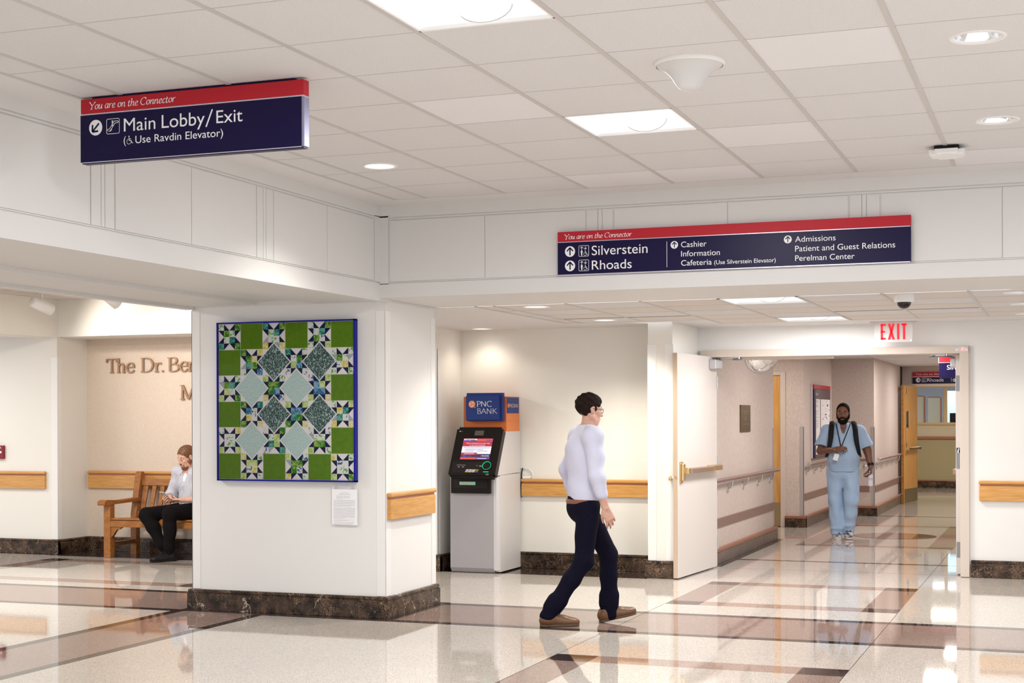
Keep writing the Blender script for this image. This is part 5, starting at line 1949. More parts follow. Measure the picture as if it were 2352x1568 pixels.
# ================================================================== BENCH ALCOVE
for ch, x, w, h, z, lab in (('T', -10.44, 0.155, 0.160, 2.067, 'bronze letter T, first of the name on the alcove wall'),
                            ('h', -10.298, 0.128, 0.158, 2.066, 'bronze letter h between T and e on the alcove wall'),
                            ('e', -10.172, 0.130, 0.165, 2.064, 'bronze letter e ending the first word on the alcove wall'),
                            ('D', -9.975, 0.185, 0.160, 2.069, 'bronze capital D in the middle of the name on the alcove wall'),
                            ('r', -9.79, 0.11, 0.155, 2.068, 'bronze letter r just after the capital D'),
                            ('.', -9.702, 0.05, 0.155, 2.066, 'bronze full stop after the letters D and r'),
                            ('B', -9.612, 0.165, 0.158, 2.070, 'bronze capital B on the alcove wall near the pier edge'),
                            ('e', -9.452, 0.125, 0.165, 2.068, 'bronze letter e just after the capital B'),
                            ('n', -9.345, 0.130, 0.158, 2.070, 'bronze letter n cut off by the pier edge'),
                            ('M', -9.447, 0.235, 0.160, 1.751, 'bronze capital M on the lower line of the alcove wall')):
    b = MB()
    serif(b, ch, (x, 14.452, z), EX, EZ, EN, h, w, 'bronze_letter', 0.15, 0.05, 0.016)
    o = tag(b.build('wall_letter'), lab, 'letter', 'bronze letters on the alcove wall')


def spotlight(loc_, aim, label):
    t = thing('spotlight', label, 'light', (loc_[0], loc_[1], 2.88), 0, 'white track spotlights')
    p = Vector(loc_)
    d = (Vector(aim) - p).normalized()
    q_ = Matrix.Translation(p) @ d.to_track_quat('Z', 'Y').to_matrix().to_4x4()
    b = MB()
    b.lathe([(0.0, -0.125), (0.052, -0.125), (0.060, -0.118), (0.062, 0.12), (0.056, 0.125), (0.052, 0.10)], (0, 0, 0), 'white_plastic', 36)
    b.xf(q_).build('head', t)
    b = MB()
    b.disc((0, 0, 0.095), 0.053, 'lamp_warm', 30)
    b.xf(q_).build('lamp', t)
    b = MB()
    b.tube([p, p + Vector((0, 0, 0.06)), (p.x, p.y, 2.88)], 0.010, 'white_plastic', 10)
    b.tube([(p.x, p.y, 2.87), (p.x, p.y, 2.88)], 0.04, 'white_plastic', 16)
    b.build('stem', t)
    lamp('spotlight_lamp', 'SPOT', p + d * 0.14, 27, (1, 0.92, 0.82), 0.05, rot=d.to_track_quat('-Z', 'Y').to_euler(), angle=1.75, blend=1.0)


spotlight((-10.17, 12.95, 2.735), (-9.6, 14.46, 2.15), 'white spotlight over the left of the alcove, fully in view')
spotlight((-9.32, 12.95, 2.795), (-8.95, 14.0, 2.1), 'white spotlight half hidden behind the edge of the beam')
b = MB()
b.box(-11.56, -11.44, 13.875, 13.91, 1.075, 1.232, 'exit_red' if False else 'alarm_red', 0.006) if 'alarm_red' in MATS else None
M('alarm_red', (0.22, 0.015, 0.022), 0.35)
t = thing('fire_alarm', 'dark red fire alarm pull station at the left picture edge', 'alarm', (-11.5, 13.91, 1.07))
b = MB()
b.box(-11.565, -11.443, 13.872, 13.912, 1.076, 1.230, 'alarm_red', 0.006)
b.build('body', t)
b = MB()
b.box(-11.545, -11.462, 13.862, 13.874, 1.140, 1.165, V_, 0.002)
b.build('pull_handle', t, 'white pull handle')
put_text(b2 := MB(), 'FIRE', (-11.54, 13.8705, 1.195), EX, EZ, 0.07, 0.018, V_)
b2.build('lettering', t)

# ================================================================== BENCH
BX0, BX1 = -9.945, -7.95
t = thing('wooden_bench', 'teak garden bench with slatted back in the alcove', 'bench', ((BX0 + BX1) / 2, 14.0, 0))
for (x, s_) in ((BX0, 1), (BX1, -1)):
    xa, xb = (x, x + 0.085 * 1) if s_ > 0 else (x - 0.085, x)
    b = MB()
    b.box(xa, xb, 13.70, 13.785, 0.0, 0.585, 'teak', 0.004)
    b.build('front_leg', t)
    b = MB()
    b.prism([(14.20, 0.0), (14.275, 0.0), (14.275, 0.42), (14.375, 0.90), (14.355, 0.925), (14.325, 0.932), (14.30, 0.915), (14.205, 0.46)], xa, xb - 0.01, 0, 'teak')
    b.build('back_leg', t)
    b = MB()
    b.prism([(13.60, 0.590), (13.62, 0.582), (14.29, 0.600), (14.30, 0.640), (13.90, 0.625), (13.66, 0.642), (13.62, 0.635), (13.60, 0.615)], xa - 0.01, xb + 0.005, 0, 'teak')
    b.build('armrest', t)
    b = MB()
    b.box(xa + 0.02, xb - 0.02, 13.76, 14.22, 0.125, 0.170, 'teak_dark', 0.003)
    b.build('stretcher', t)
    b = MB()
    b.box(xa + 0.02, xb - 0.02, 13.76, 14.22, 0.345, 0.410, 'teak', 0.003)
    b.build('side_rail', t)
    b = MB()
    xs_ = xb if s_ > 0 else xa
    b.prism([(xs_, 0.345), (xs_ + s_ * 0.150, 0.345), (xs_ + s_ * 0.105, 0.318), (xs_ + s_ * 0.075, 0.312), (xs_ + s_ * 0.045, 0.275), (xs_ + s_ * 0.03, 0.25), (xs_, 0.225)][::s_], 13.715, 13.755, 1, 'teak')
    b.build('corner_bracket', t)
b = MB()
b.box(BX0 + 0.08, BX1 - 0.08, 13.705, 13.745, 0.343, 0.412, 'teak', 0.003)
b.build('front_rail', t)
for k in range(6):
    b = MB()
    y0 = 13.715 + k * 0.083
    b.box(BX0 + 0.06, BX1 - 0.06, y0, y0 + 0.072, 0.410 + (0.008 if k == 0 else -0.004 * k + 0.006), 0.430 + (0.008 if k == 0 else -0.004 * k + 0.006), 'teak', 0.004)
    b.build('seat_slat', t)
b = MB()
b.prism([(14.315, 0.775), (14.345, 0.770), (14.365, 0.845), (14.335, 0.850)], BX0 + 0.07, BX1 - 0.07, 0, 'teak')
b.build('top_rail', t)
b = MB()
b.prism([(14.225, 0.430), (14.255, 0.427), (14.266, 0.480), (14.236, 0.483)], BX0 + 0.07, BX1 - 0.07, 0, 'teak')
b.build('lower_rail', t)
n = 17
for k in range(n):
    x = BX0 + 0.105 + k * (BX1 - BX0 - 0.26) / (n - 1)
    b = MB()
    b.prism([(14.240, 0.475), (14.258, 0.473), (14.345, 0.778), (14.327, 0.780)], x, x + 0.052, 0, 'teak')
    b.build('back_slat', t)
# ================================================================== PEOPLE
class Field:
    """a distance field on a grid: rounded limbs are blended into it, then its surface becomes one mesh"""

    def __init__(s, lo, hi, h):
        s.h = h
        s.lo = np.array(lo, float)
        s.n = np.ceil((np.array(hi, float) - s.lo) / h).astype(int) + 1
        s.D = np.full(tuple(s.n), 9.0, np.float32)

    def _win(s, a, b):
        i0 = np.maximum(np.floor((a - s.lo) / s.h).astype(int), 0)
        i1 = np.minimum(np.ceil((b - s.lo) / s.h).astype(int) + 1, s.n)
        if np.any(i1 <= i0): return None
        sl = tuple(slice(p, q) for p, q in zip(i0, i1))
        ax = [s.lo[k] + np.arange(i0[k], i1[k]) * s.h for k in range(3)]
        return sl, ax[0][:, None, None], ax[1][None, :, None], ax[2][None, None, :]

    def _join(s, sl, d, k, op):
        D = s.D[sl]
        if op == 'add':
            if k > 0:
                hh = np.maximum(k - np.abs(D - d), 0) / k
                s.D[sl] = np.minimum(D, d) - hh * hh * k * 0.25
            else:
                s.D[sl] = np.minimum(D, d)
        else:
            d = -d
            if k > 0:
                hh = np.maximum(k - np.abs(D - d), 0) / k
                s.D[sl] = np.maximum(D, d) + hh * hh * k * 0.25
            else:
                s.D[sl] = np.maximum(D, d)

    def cone(s, a, b, ra, rb=None, k=0.02, op='add', sq=None):
        """rounded cone from a to b; sq=(axis vector, factor) flattens it across that direction"""
        rb = ra if rb is None else rb
        a, b = np.array(a, float), np.array(b, float)
        m = max(ra, rb) * (1.0 if sq is None else max(1.0, 1.0 / min(1.0, sq[1]))) + k + 3 * s.h
        w = s._win(np.minimum(a, b) - m, np.maximum(a, b) + m)
        if w is None: return s
        sl, X, Y, Z = w
        u = b - a
        L2 = max(float(u @ u), 1e-12)
        px, py, pz = X - a[0], Y - a[1], Z - a[2]
        t = np.clip((px * u[0] + py * u[1] + pz * u[2]) / L2, 0, 1)
        qx, qy, qz = px - t * u[0], py - t * u[1], pz - t * u[2]
        if sq is not None:
            v = np.array(sq[0], float)
            v /= np.linalg.norm(v)
            dv = qx * v[0] + qy * v[1] + qz * v[2]
            f = sq[1]
            r2 = qx * qx + qy * qy + qz * qz - dv * dv + (dv / f) ** 2
            d = np.sqrt(np.maximum(r2, 0)) - (ra + (rb - ra) * t)
            d = d * min(1.0, f) if f < 1 else d
        else:
            d = np.sqrt(qx * qx + qy * qy + qz * qz) - (ra + (rb - ra) * t)
        s._join(sl, d.astype(np.float32), k, op)
        return s

    def chain(s, pts, rs, k=0.02, op='add', sq=None):
        for i in range(len(pts) - 1):
            s.cone(pts[i], pts[i + 1], rs[i], rs[i + 1], k, op, sq)
        return s

    def ell(s, c, r, R=None, k=0.02, op='add'):
        """ellipsoid with radii r, axes = columns of R"""
        c, r = np.array(c, float), np.array(r, float)
        R = np.eye(3) if R is None else np.array(R, float)
        m = max(r) + k + 3 * s.h
        w = s._win(c - m, c + m)
        if w is None: return s
        sl, X, Y, Z = w
        px, py, pz = X - c[0], Y - c[1], Z - c[2]
        q = [(px * R[0, i] + py * R[1, i] + pz * R[2, i]) for i in range(3)]
        k0 = np.sqrt(sum((q[i] / r[i]) ** 2 for i in range(3)))
        k1 = np.sqrt(sum((q[i] / (r[i] * r[i])) ** 2 for i in range(3))) + 1e-9
        d = k0 * (k0 - 1.0) / k1
        s._join(sl, d.astype(np.float32), k, op)
        return s

    def cut(s, p, n, k=0.0):
        """keep what lies behind the plane through p with normal n"""
        p, n = np.array(p, float), np.array(n, float)
        n = n / np.linalg.norm(n)
        ax = [s.lo[i] + np.arange(s.n[i]) * s.h for i in range(3)]
        d = ((ax[0][:, None, None] - p[0]) * n[0] + (ax[1][None, :, None] - p[1]) * n[1] + (ax[2][None, None, :] - p[2]) * n[2]).astype(np.float32)
        if k > 0:
            hh = np.maximum(k - np.abs(s.D - d), 0) / k
            s.D = np.maximum(s.D, d) + hh * hh * k * 0.25
        else:
            s.D = np.maximum(s.D, d)
        return s

    def ripple(s, amp, freqs, where=None):
        """cloth folds: sum of slanted waves"""
        ax = [s.lo[i] + np.arange(s.n[i]) * s.h for i in range(3)]
        X, Y, Z = ax[0][:, None, None], ax[1][None, :, None], ax[2][None, None, :]
        w = 0
        for (fx, fy, fz, ph, a) in freqs:
            w = w + a * np.sin(fx * X + fy * Y + fz * Z + ph)
        if where is not None:
            w = w * where(X, Y, Z)
        s.D = s.D + (amp * w).astype(np.float32)
        return s

    def mesh(s, name, mat, parent=None, world=True):
        D = s.D
        S = D < 0
        n = D.shape
        # one vertex per mixed cell, at the mean of its edge crossings
        acc = np.zeros((n[0] - 1, n[1] - 1, n[2] - 1, 3), np.float32)
        cnt = np.zeros((n[0] - 1, n[1] - 1, n[2] - 1), np.float32)
        c8 = [(i, j, k) for i in (0, 1) for j in (0, 1) for k in (0, 1)]

        def V(A, c):
            return A[c[0]:n[0] - 1 + c[0], c[1]:n[1] - 1 + c[1], c[2]:n[2] - 1 + c[2]]
        for a in c8:
            for ax in range(3):
                if a[ax] == 0:
                    b = tuple(1 if i == ax else a[i] for i in range(3))
                    da, db = V(D, a), V(D, b)
                    x = V(S, a) != V(S, b)
                    den = np.where(np.abs(da - db) < 1e-9, 1e-9, da - db)
                    t = np.where(x, np.clip(da / den, 0, 1), 0)
                    for i in range(3):
                        acc[..., i] += np.where(x, a[i] + (t if i == ax else 0), 0)
                    cnt += x
        act = cnt > 0
        idx = np.full(act.shape, -1, np.int64)
        ii = np.argwhere(act)
        idx[act] = np.arange(len(ii))
        P = (ii + acc[act] / cnt[act][:, None]) * s.h + s.lo
        faces = []
        for ax in range(3):
            o1, o2 = [(1, 2), (2, 0), (0, 1)][ax]
            sl0 = [slice(None)] * 3
            sl1 = [slice(None)] * 3
            sl0[ax] = slice(0, n[ax] - 1)
            sl1[ax] = slice(1, n[ax])
            A, B_ = S[tuple(sl0)], S[tuple(sl1)]
            E = np.argwhere(A != B_)
            if not len(E): continue
            ok = (E[:, o1] > 0) & (E[:, o2] > 0) & (E[:, o1] < n[o1] - 1) & (E[:, o2] < n[o2] - 1)
            E = E[ok]
            inside = A[E[:, 0], E[:, 1], E[:, 2]]
            q = []
            for (d1, d2) in ((-1, -1), (0, -1), (0, 0), (-1, 0)):
                c = E.copy()
                c[:, o1] += d1
                c[:, o2] += d2
                q.append(idx[c[:, 0], c[:, 1], c[:, 2]])
            q = np.stack(q, 1)
            q[~inside] = q[~inside][:, ::-1]
            faces.append(q)
        Fc = np.concatenate(faces)
        me = bpy.data.meshes.new(name)
        if parent is not None and world:
            inv = np.array((WORLD[parent.name]).inverted())
            P = P @ inv[:3, :3].T + inv[:3, 3]
        me.vertices.add(len(P))
        me.vertices.foreach_set('co', P.astype(np.float32).ravel())
        me.loops.add(len(Fc) * 4)
        me.loops.foreach_set('vertex_index', Fc.astype(np.int32).ravel())
        me.polygons.add(len(Fc))
        me.polygons.foreach_set('loop_start', np.arange(0, len(Fc) * 4, 4, dtype=np.int32))
        me.polygons.foreach_set('loop_total', np.full(len(Fc), 4, np.int32))
        me.polygons.foreach_set('use_smooth', np.ones(len(Fc), bool))
        me.update(calc_edges=True)
        me.validate()
        me.materials.append(MATS[mat])
        o = bpy.data.objects.new(name, me)
        COL.objects.link(o)
        if parent is not None:
            o.parent = parent
            WORLD[o.name] = WORLD[parent.name]
        return o


def nz(v):
    v = np.array(v, float)
    return v / np.linalg.norm(v)


class Body:
    """joint positions of one person in world space from a local frame: f forward, l the person's left, z up"""

    def __init__(s, origin, heading):
        s.o = np.array(origin, float)
        s.f = np.array([math.cos(heading), math.sin(heading), 0.0])
        s.l = np.array([-math.sin(heading), math.cos(heading), 0.0])
        s.z = np.array([0, 0, 1.0])
        s.J = {}

    def p(s, f, l, z):
        return s.o + s.f * f + s.l * l + s.z * z

    def set(s, **kw):
        for k, v in kw.items():
            s.J[k] = s.p(*v)

    def __getitem__(s, k):
        return s.J[k]


def head_frame(yaw_dir, pitch):
    """columns: forward of the face, left, up"""
    f = nz(yaw_dir)
    l = nz(np.cross([0, 0, 1], f))
    u = np.cross(f, l)
    c, s_ = math.cos(pitch), math.sin(pitch)
    f2 = f * c - u * s_
    u2 = u * c + f * s_
    return np.stack([f2, l, u2], 1)


def add_head(F, c, R, s=1.0, k=0.012):
    """skull, jaw, nose, brow, lips, ears; c is the centre of the skull at eye height, s scales a 0.23 m tall head"""
    def q(f, l, u):
        return c + R @ (np.array([f, l, u]) * s)
    e = lambda p, r, kk=k: F.ell(q(*p), np.array(r) * s, R, kk)
    e((-0.012, 0, 0.030), (0.098, 0.077, 0.088))            # cranium
    e((0.028, 0, -0.045), (0.062, 0.058, 0.075), 0.03)      # face
    e((0.050, 0, -0.098), (0.032, 0.036, 0.024), 0.025)     # chin
    for sd in (-1, 1):
        F.cone(q(0.0, 0.056 * sd, -0.055), q(0.045, 0.026 * sd, -0.100), 0.020 * s, 0.016 * s, 0.02)   # jaw line
        e((0.060, 0.036 * sd, -0.028), (0.022, 0.022, 0.018), 0.02)   # cheek
        F.cone(q(0.082, 0.014 * sd, 0.016), q(0.068, 0.048 * sd, 0.016), 0.010 * s, 0.008 * s, 0.012)   # brow
        F.ell(q(0.090, 0.031 * sd, -0.003), np.array((0.014, 0.017, 0.010)) * s, R, 0.010, 'sub')   # eye socket
        F.ell(q(0.074, 0.031 * sd, -0.003), np.array((0.013, 0.014, 0.012)) * s, R, 0.003)          # lid
        e((-0.008, 0.078 * sd, -0.008), (0.018, 0.009, 0.031), 0.006)  # ear
        F.ell(q(-0.004, 0.087 * sd, -0.006), np.array((0.009, 0.006, 0.018)) * s, R, 0.004, 'sub')
    F.cone(q(0.088, 0, 0.006), q(0.108, 0, -0.036), 0.008 * s, 0.013 * s, 0.010)    # nose
    for sd in (-1, 1):
        e((0.098, 0.012 * sd, -0.038), (0.010, 0.008, 0.007), 0.006)
    F.cone(q(0.084, -0.020, -0.066), q(0.084, 0.020, -0.066), 0.0075 * s, 0.0075 * s, 0.008)   # lips
    F.cone(q(0.082, -0.016, -0.077), q(0.082, 0.016, -0.077), 0.0080 * s, 0.0080 * s, 0.008)
    F.cone(q(0.095, -0.020, -0.0715), q(0.095, 0.020, -0.0715), 0.0022 * s, 0.0022 * s, 0.002, 'sub')
    return q


def eyes(b, q, R, s, lid_drop, parent):
    for sd in (-1, 1):
        m = MB()
        m.lathe([(0.0105 * s * math.sin(a), 0.0105 * s * math.cos(a)) for a in [PI * i / 10 for i in range(11)]], (0, 0, 0), 'eye_white', 16)
        o = q(0.0755, 0.031 * sd, -0.003 - lid_drop)
        m.xf(Matrix.Translation(Vector(o)))
        d = R @ np.array([1, 0, -0.25])
        d = d / np.linalg.norm(d)
        n_ = len(m.v)
        m2 = MB()
        m2.lathe([(0.0, 0.0112 * s), (0.0062 * s, 0.0094 * s)], (0, 0, 0), 'eye_dark', 14)
        m2.xf(Matrix.Translation(Vector(o)) @ Vector(d).to_track_quat('Z', 'Y').to_matrix().to_4x4())
        m.add(m2.v, m2.f, 'eye_dark')
        m.build('eye', parent)


def add_hand(F, wrist, direc, palm_n, side, curls, s=1.0, thumb=(0.55, 0.5), spread=0.10):
    """palm with four unequal bent fingers and a thumb from its side.
    direc: wrist to knuckles; palm_n: out of the palm; side: +1/-1 puts the thumb; curls: bend of each finger joint"""
    d = nz(direc)
    n = np.array(palm_n, float)
    n = nz(n - d * (n @ d))
    t = nz(np.cross(n, d)) * side      # towards the thumb
    w = np.array(wrist, float)
    # palm
    for a in (-0.026, -0.009, 0.009, 0.026):
        F.cone(w + (d * 0.012 + t * a * 0.7) * s, w + (d * 0.088 + t * a) * s, 0.0135 * s, 0.0125 * s, 0.010)
    F.cone(w + (d * 0.02 + t * 0.022) * s, w + (d * 0.055 + t * 0.030) * s, 0.016 * s, 0.013 * s, 0.012)
    lens = (0.080, 0.090, 0.084, 0.066)
    for i in range(4):
        a = 0.029 - i * 0.0193
        base_ = w + (d * (0.088 - 0.004 * abs(i - 1)) + t * a) * s
        dd = nz(d + t * (1.5 - i) * spread)
        ang = 0
        p0 = base_
        r = (0.0095, 0.0098, 0.0093, 0.0082)[i] * s
        for j, fr in enumerate((0.46, 0.30, 0.24)):
            ang += curls[i] * (0.8, 1.0, 0.7)[j]
            v = dd * math.cos(ang) + n * math.sin(ang)
            p1 = p0 + v * lens[i] * fr * s
            F.cone(p0, p1, r, r * 0.90, 0.0035)
            p0, r = p1, r * 0.90
    b0 = w + (d * 0.022 + t * 0.026) * s
    v1 = nz(d * 0.62 + t * thumb[0] + n * 0.30)
    b1 = b0 + v1 * 0.042 * s
    v2 = nz(d * 0.85 + t * thumb[0] * 0.3 + n * thumb[1])
    b2 = b1 + v2 * 0.030 * s
    v3 = nz(d * 0.9 + n * (thumb[1] + 0.2))
    F.cone(b0, b1, 0.015 * s, 0.0118 * s, 0.010)
    F.cone(b1, b2, 0.0118 * s, 0.0102 * s, 0.004)
    F.cone(b2, b2 + v3 * 0.026 * s, 0.0102 * s, 0.0085 * s, 0.004)


def shoe(name, heel, toe, up, mat, sole, parent, w=0.046, h=0.075, label=None, ankle=None, laces=None):
    """a shoe from heel to toe on its sole; up is its own upward direction"""
    heel, toe, up = np.array(heel, float), np.array(toe, float), nz(up)
    d = toe - heel
    L = np.linalg.norm(d)
    d = d / L
    up = nz(up - d * (up @ d))
    sd = np.cross(d, up)
    lo = np.minimum(heel, toe) - 0.14
    hi = np.maximum(heel, toe) + 0.16
    F = Field(lo, hi, 0.0045)
    R = np.stack([d, sd, up], 1)

    def q(f, s_, u):
        return heel + d * f * L + sd * s_ + up * u
    F.ell(q(0.15, 0, 0.045), (0.055, w * 0.86, 0.05), R, 0.02)
    F.ell(q(0.45, 0, 0.040), (0.10, w * 0.90, 0.042), R, 0.03)
    F.ell(q(0.72, 0, 0.032), (0.085, w * 1.08, 0.034), R, 0.03)
    F.ell(q(0.88, 0, 0.026), (0.040, w * 0.82, 0.026), R, 0.02)
    F.cone(q(0.17, 0, 0.05), q(0.20, 0, h + 0.015), 0.044, 0.040, 0.03)
    F.cone(q(0.24, 0, 0.075), q(0.56, 0, 0.055), 0.030, 0.024, 0.03)
    F.cone(q(0.17, 0, h + 0.005), q(0.20, 0, h + 0.06), 0.032, 0.032, 0.004, 'sub')
    F.cut(q(0, 0, h + 0.012), up)
    F.cut(q(0, 0, 0.014), -up)
    o = F.mesh(name, mat, parent)
    if label: o['label'] = label
    G = Field(lo, hi, 0.0045)
    for (f, r) in ((0.10, 0.036), (0.22, 0.038), (0.36, 0.036), (0.52, 0.040), (0.68, 0.046), (0.80, 0.044), (0.90, 0.034)):
        G.cone(q(f, 0, 0.0), q(f, 0, 0.02), r * w / 0.044, r * w / 0.044, 0.02)
    G.cut(q(0, 0, 0.018), up)
    G.cut(q(0, 0, 0.0), -up)
    s_ = G.mesh('sole', sole, o, True)
    if laces:
        m = MB()
        for k in range(4):
            f = 0.34 + 0.07 * k
            z = 0.103 - 0.010 * k
            m.tube([q(f, -0.024, z - 0.016), q(f + 0.02, 0, z), q(f + 0.035, 0.024, z - 0.016)], 0.0026, laces, 6)
            m.tube([q(f, 0.024, z - 0.016), q(f + 0.02, 0, z + 0.001), q(f + 0.035, -0.024, z - 0.016)], 0.0026, laces, 6)
        m.tube([q(0.34, -0.01, 0.105), q(0.36, -0.035, 0.115), q(0.40, -0.045, 0.098)], 0.0024, laces, 6)
        m.tube([q(0.34, 0.01, 0.105), q(0.38, 0.035, 0.112), q(0.44, 0.042, 0.088)], 0.0024, laces, 6)
        m.build('laces', o)
    return o


M('eye_white', (0.36, 0.32, 0.29), 0.35)
M('eye_dark', (0.02, 0.013, 0.01), 0.15)
M('skin_fair', (0.60, 0.33, 0.24), 0.5, c2=(0.66, 0.39, 0.29), sc=(30, 30, 30))
M('skin_pink', (0.54, 0.30, 0.225), 0.5, c2=(0.60, 0.35, 0.27), sc=(30, 30, 30))
M('skin_dark', (0.155, 0.068, 0.042), 0.45, c2=(0.20, 0.09, 0.058), sc=(30, 30, 30))
M('hair_dark', (0.010, 0.006, 0.005), 0.8, spec=0.08, c2=(0.022, 0.013, 0.010), sc=(160, 160, 40), detail=2)
M('hair_black', (0.010, 0.007, 0.006), 0.85, spec=0.06)
M('hair_auburn', (0.105, 0.040, 0.016), 0.45, c2=(0.19, 0.08, 0.033), sc=(190, 190, 60), detail=2)
M('beard_red', (0.15, 0.052, 0.020), 0.6, c2=(0.23, 0.085, 0.034), sc=(220, 220, 120), detail=2)
M('navy_cloth', (0.0032, 0.0028, 0.009), 0.85, spec=0.10, c2=(0.006, 0.0055, 0.016), sc=(300, 300, 60))
M('black_cloth', (0.0045, 0.0035, 0.004), 0.85, spec=0.12, c2=(0.008, 0.0065, 0.007), sc=(300, 300, 60))
M('belt_brown', (0.20, 0.075, 0.035), 0.45)
M('shoe_brown', (0.13, 0.058, 0.022), 0.35)
M('shoe_sole', (0.09, 0.055, 0.035), 0.6)
M('shoe_black', (0.010, 0.009, 0.010), 0.35, spec=0.2)
M('shoe_grey', (0.08, 0.08, 0.10), 0.5, c2=(0.50, 0.50, 0.54), sc=(26, 26, 34), detail=1, lo=0.48, hi=0.50)
M('sole_white', (0.72, 0.70, 0.70), 0.5)
M('scrub_blue', (0.33, 0.47, 0.66), 0.85, spec=0.2, c2=(0.37, 0.51, 0.70), sc=(8, 8, 3))
M('strap_black', (0.012, 0.011, 0.012), 0.7, spec=0.2)


def striped(name, c1, c2, scale, axis='Z'):
    m = M(name, c1, 0.75)
    nt_ = m.node_tree
    tc = nt_.nodes.new('ShaderNodeTexCoord')
    wv = nt_.nodes.new('ShaderNodeTexWave')
    wv.bands_direction = axis
    wv.inputs['Scale'].default_value = scale
    wv.inputs['Distortion'].default_value = 0.6
    nt_.links.new(tc.outputs['Object'], wv.inputs['Vector'])
    cr = nt_.nodes.new('ShaderNodeValToRGB')
    cr.color_ramp.elements[0].position = 0.42
    cr.color_ramp.elements[1].position = 0.55
    cr.color_ramp.elements[0].color = (*c1, 1)
    cr.color_ramp.elements[1].color = (*c2, 1)
    nt_.links.new(wv.outputs['Fac'], cr.inputs['Fac'])
    nt_.links.new(cr.outputs['Color'], nt_.nodes['Principled BSDF'].inputs['Base Color'])


striped('shirt_stripe', (0.70, 0.69, 0.78), (0.44, 0.45, 0.61), 62)
_m = M('shirt_dots', (0.50, 0.50, 0.56), 0.8)
_nt = _m.node_tree
_tc = _nt.nodes.new('ShaderNodeTexCoord')
_v = _nt.nodes.new('ShaderNodeTexVoronoi')
_v.inputs['Scale'].default_value = 90
_v.inputs['Randomness'].default_value = 0.35
_nt.links.new(_tc.outputs['Object'], _v.inputs['Vector'])
_cr = _nt.nodes.new('ShaderNodeValToRGB')
_cr.color_ramp.elements[0].position = 0.20
_cr.color_ramp.elements[1].position = 0.27
_cr.color_ramp.elements[0].color = (0.13, 0.14, 0.22, 1)
_cr.color_ramp.elements[1].color = (0.53, 0.53, 0.585, 1)
_nt.links.new(_v.outputs['Distance'], _cr.inputs['Fac'])
_nt.links.new(_cr.outputs['Color'], _nt.nodes['Principled BSDF'].inputs['Base Color'])

FOLDS = [(9, 4, 38, 0.3, 1.0), (-14, 8, 27, 1.7, 0.8), (22, -17, 16, 0.5, 0.6), (5, 26, -33, 2.2, 0.5)]
FOLDS_S = [(46, 20, 14, 0.2, 1.0), (-38, 41, -18, 1.1, 0.9), (17, -52, 30, 0.9, 0.6), (25, 8, 44, 2.0, 0.5)]
FOLDS_V = [(34, 12, 5, 0.2, 1.0), (-21, 33, 7, 1.1, 0.8), (12, -28, 22, 0.9, 0.6)]


# ------------------------------------------------------------------ the man walking past the cash machine
B1 = Body((-3.335, 10.44, 0), math.atan2(0.53, 0.848))
B1.set(pel=(0.0, 0, 0.90), waist=(0.0, 0, 1.03), chest=(0.015, 0, 1.24), neck=(0.02, 0, 1.43), head=(0.035, 0, 1.590),
       shL=(0.0, 0.175, 1.375), shR=(0.015, -0.175, 1.375), elL=(-0.08, 0.235, 1.13), elR=(0.03, -0.235, 1.10), wrL=(-0.01, 0.245, 0.90), wrR=(0.095, -0.225, 0.870),
       hipL=(0.01, 0.085, 0.87), hipR=(0.0, -0.085, 0.87), knL=(0.20, 0.085, 0.50), knR=(-0.03, -0.075, 0.475), anL=(0.205, 0.075, 0.105), anR=(-0.275, -0.06, 0.115))
person1 = thing('person', 'person walking right past the cash machine, white striped shirt, navy trousers', 'person', B1.o)
F = Field(B1.o + np.array([-0.55, -0.55, -0.02]), B1.o + np.array([0.55, 0.55, 1.75]), 0.0065)
F.chain([B1['pel'], B1['waist'], B1['chest']], [0.135, 0.125, 0.140], 0.05, sq=(B1.f, 0.74))
F.cone(B1['shL'], B1['shR'], 0.062, 0.062, 0.05)
F.cone(B1['chest'], B1['neck'], 0.10, 0.058, 0.05)
F.cone(B1['neck'], B1['head'] - np.array([0, 0, 0.08]), 0.056, 0.054, 0.03)
for s_ in 'LR':
    F.chain([B1['sh' + s_], B1['el' + s_], B1['wr' + s_]], [0.052, 0.040, 0.027], 0.02)
    F.chain([B1['hip' + s_], B1['kn' + s_], B1['an' + s_]], [0.085, 0.056, 0.040], 0.03)
R1 = head_frame(B1.f * 0.95 + B1.l * 0.20, 0.10)
q1 = add_head(F, B1['head'], R1, 0.98)
for s_, sg in (('L', 1), ('R', -1)):
    dr = nz(B1['wr' + s_] - B1['el' + s_])
    add_hand(F, B1['wr' + s_], nz(dr + B1.f * 0.15), -B1.l * sg, -1 if s_ == 'L' else 1, (0.32, 0.36, 0.42, 0.50), 0.98, thumb=(0.35, 0.5))
F.mesh('body', 'skin_pink', person1)
eyes(B1, q1, R1, 0.98, 0, person1)
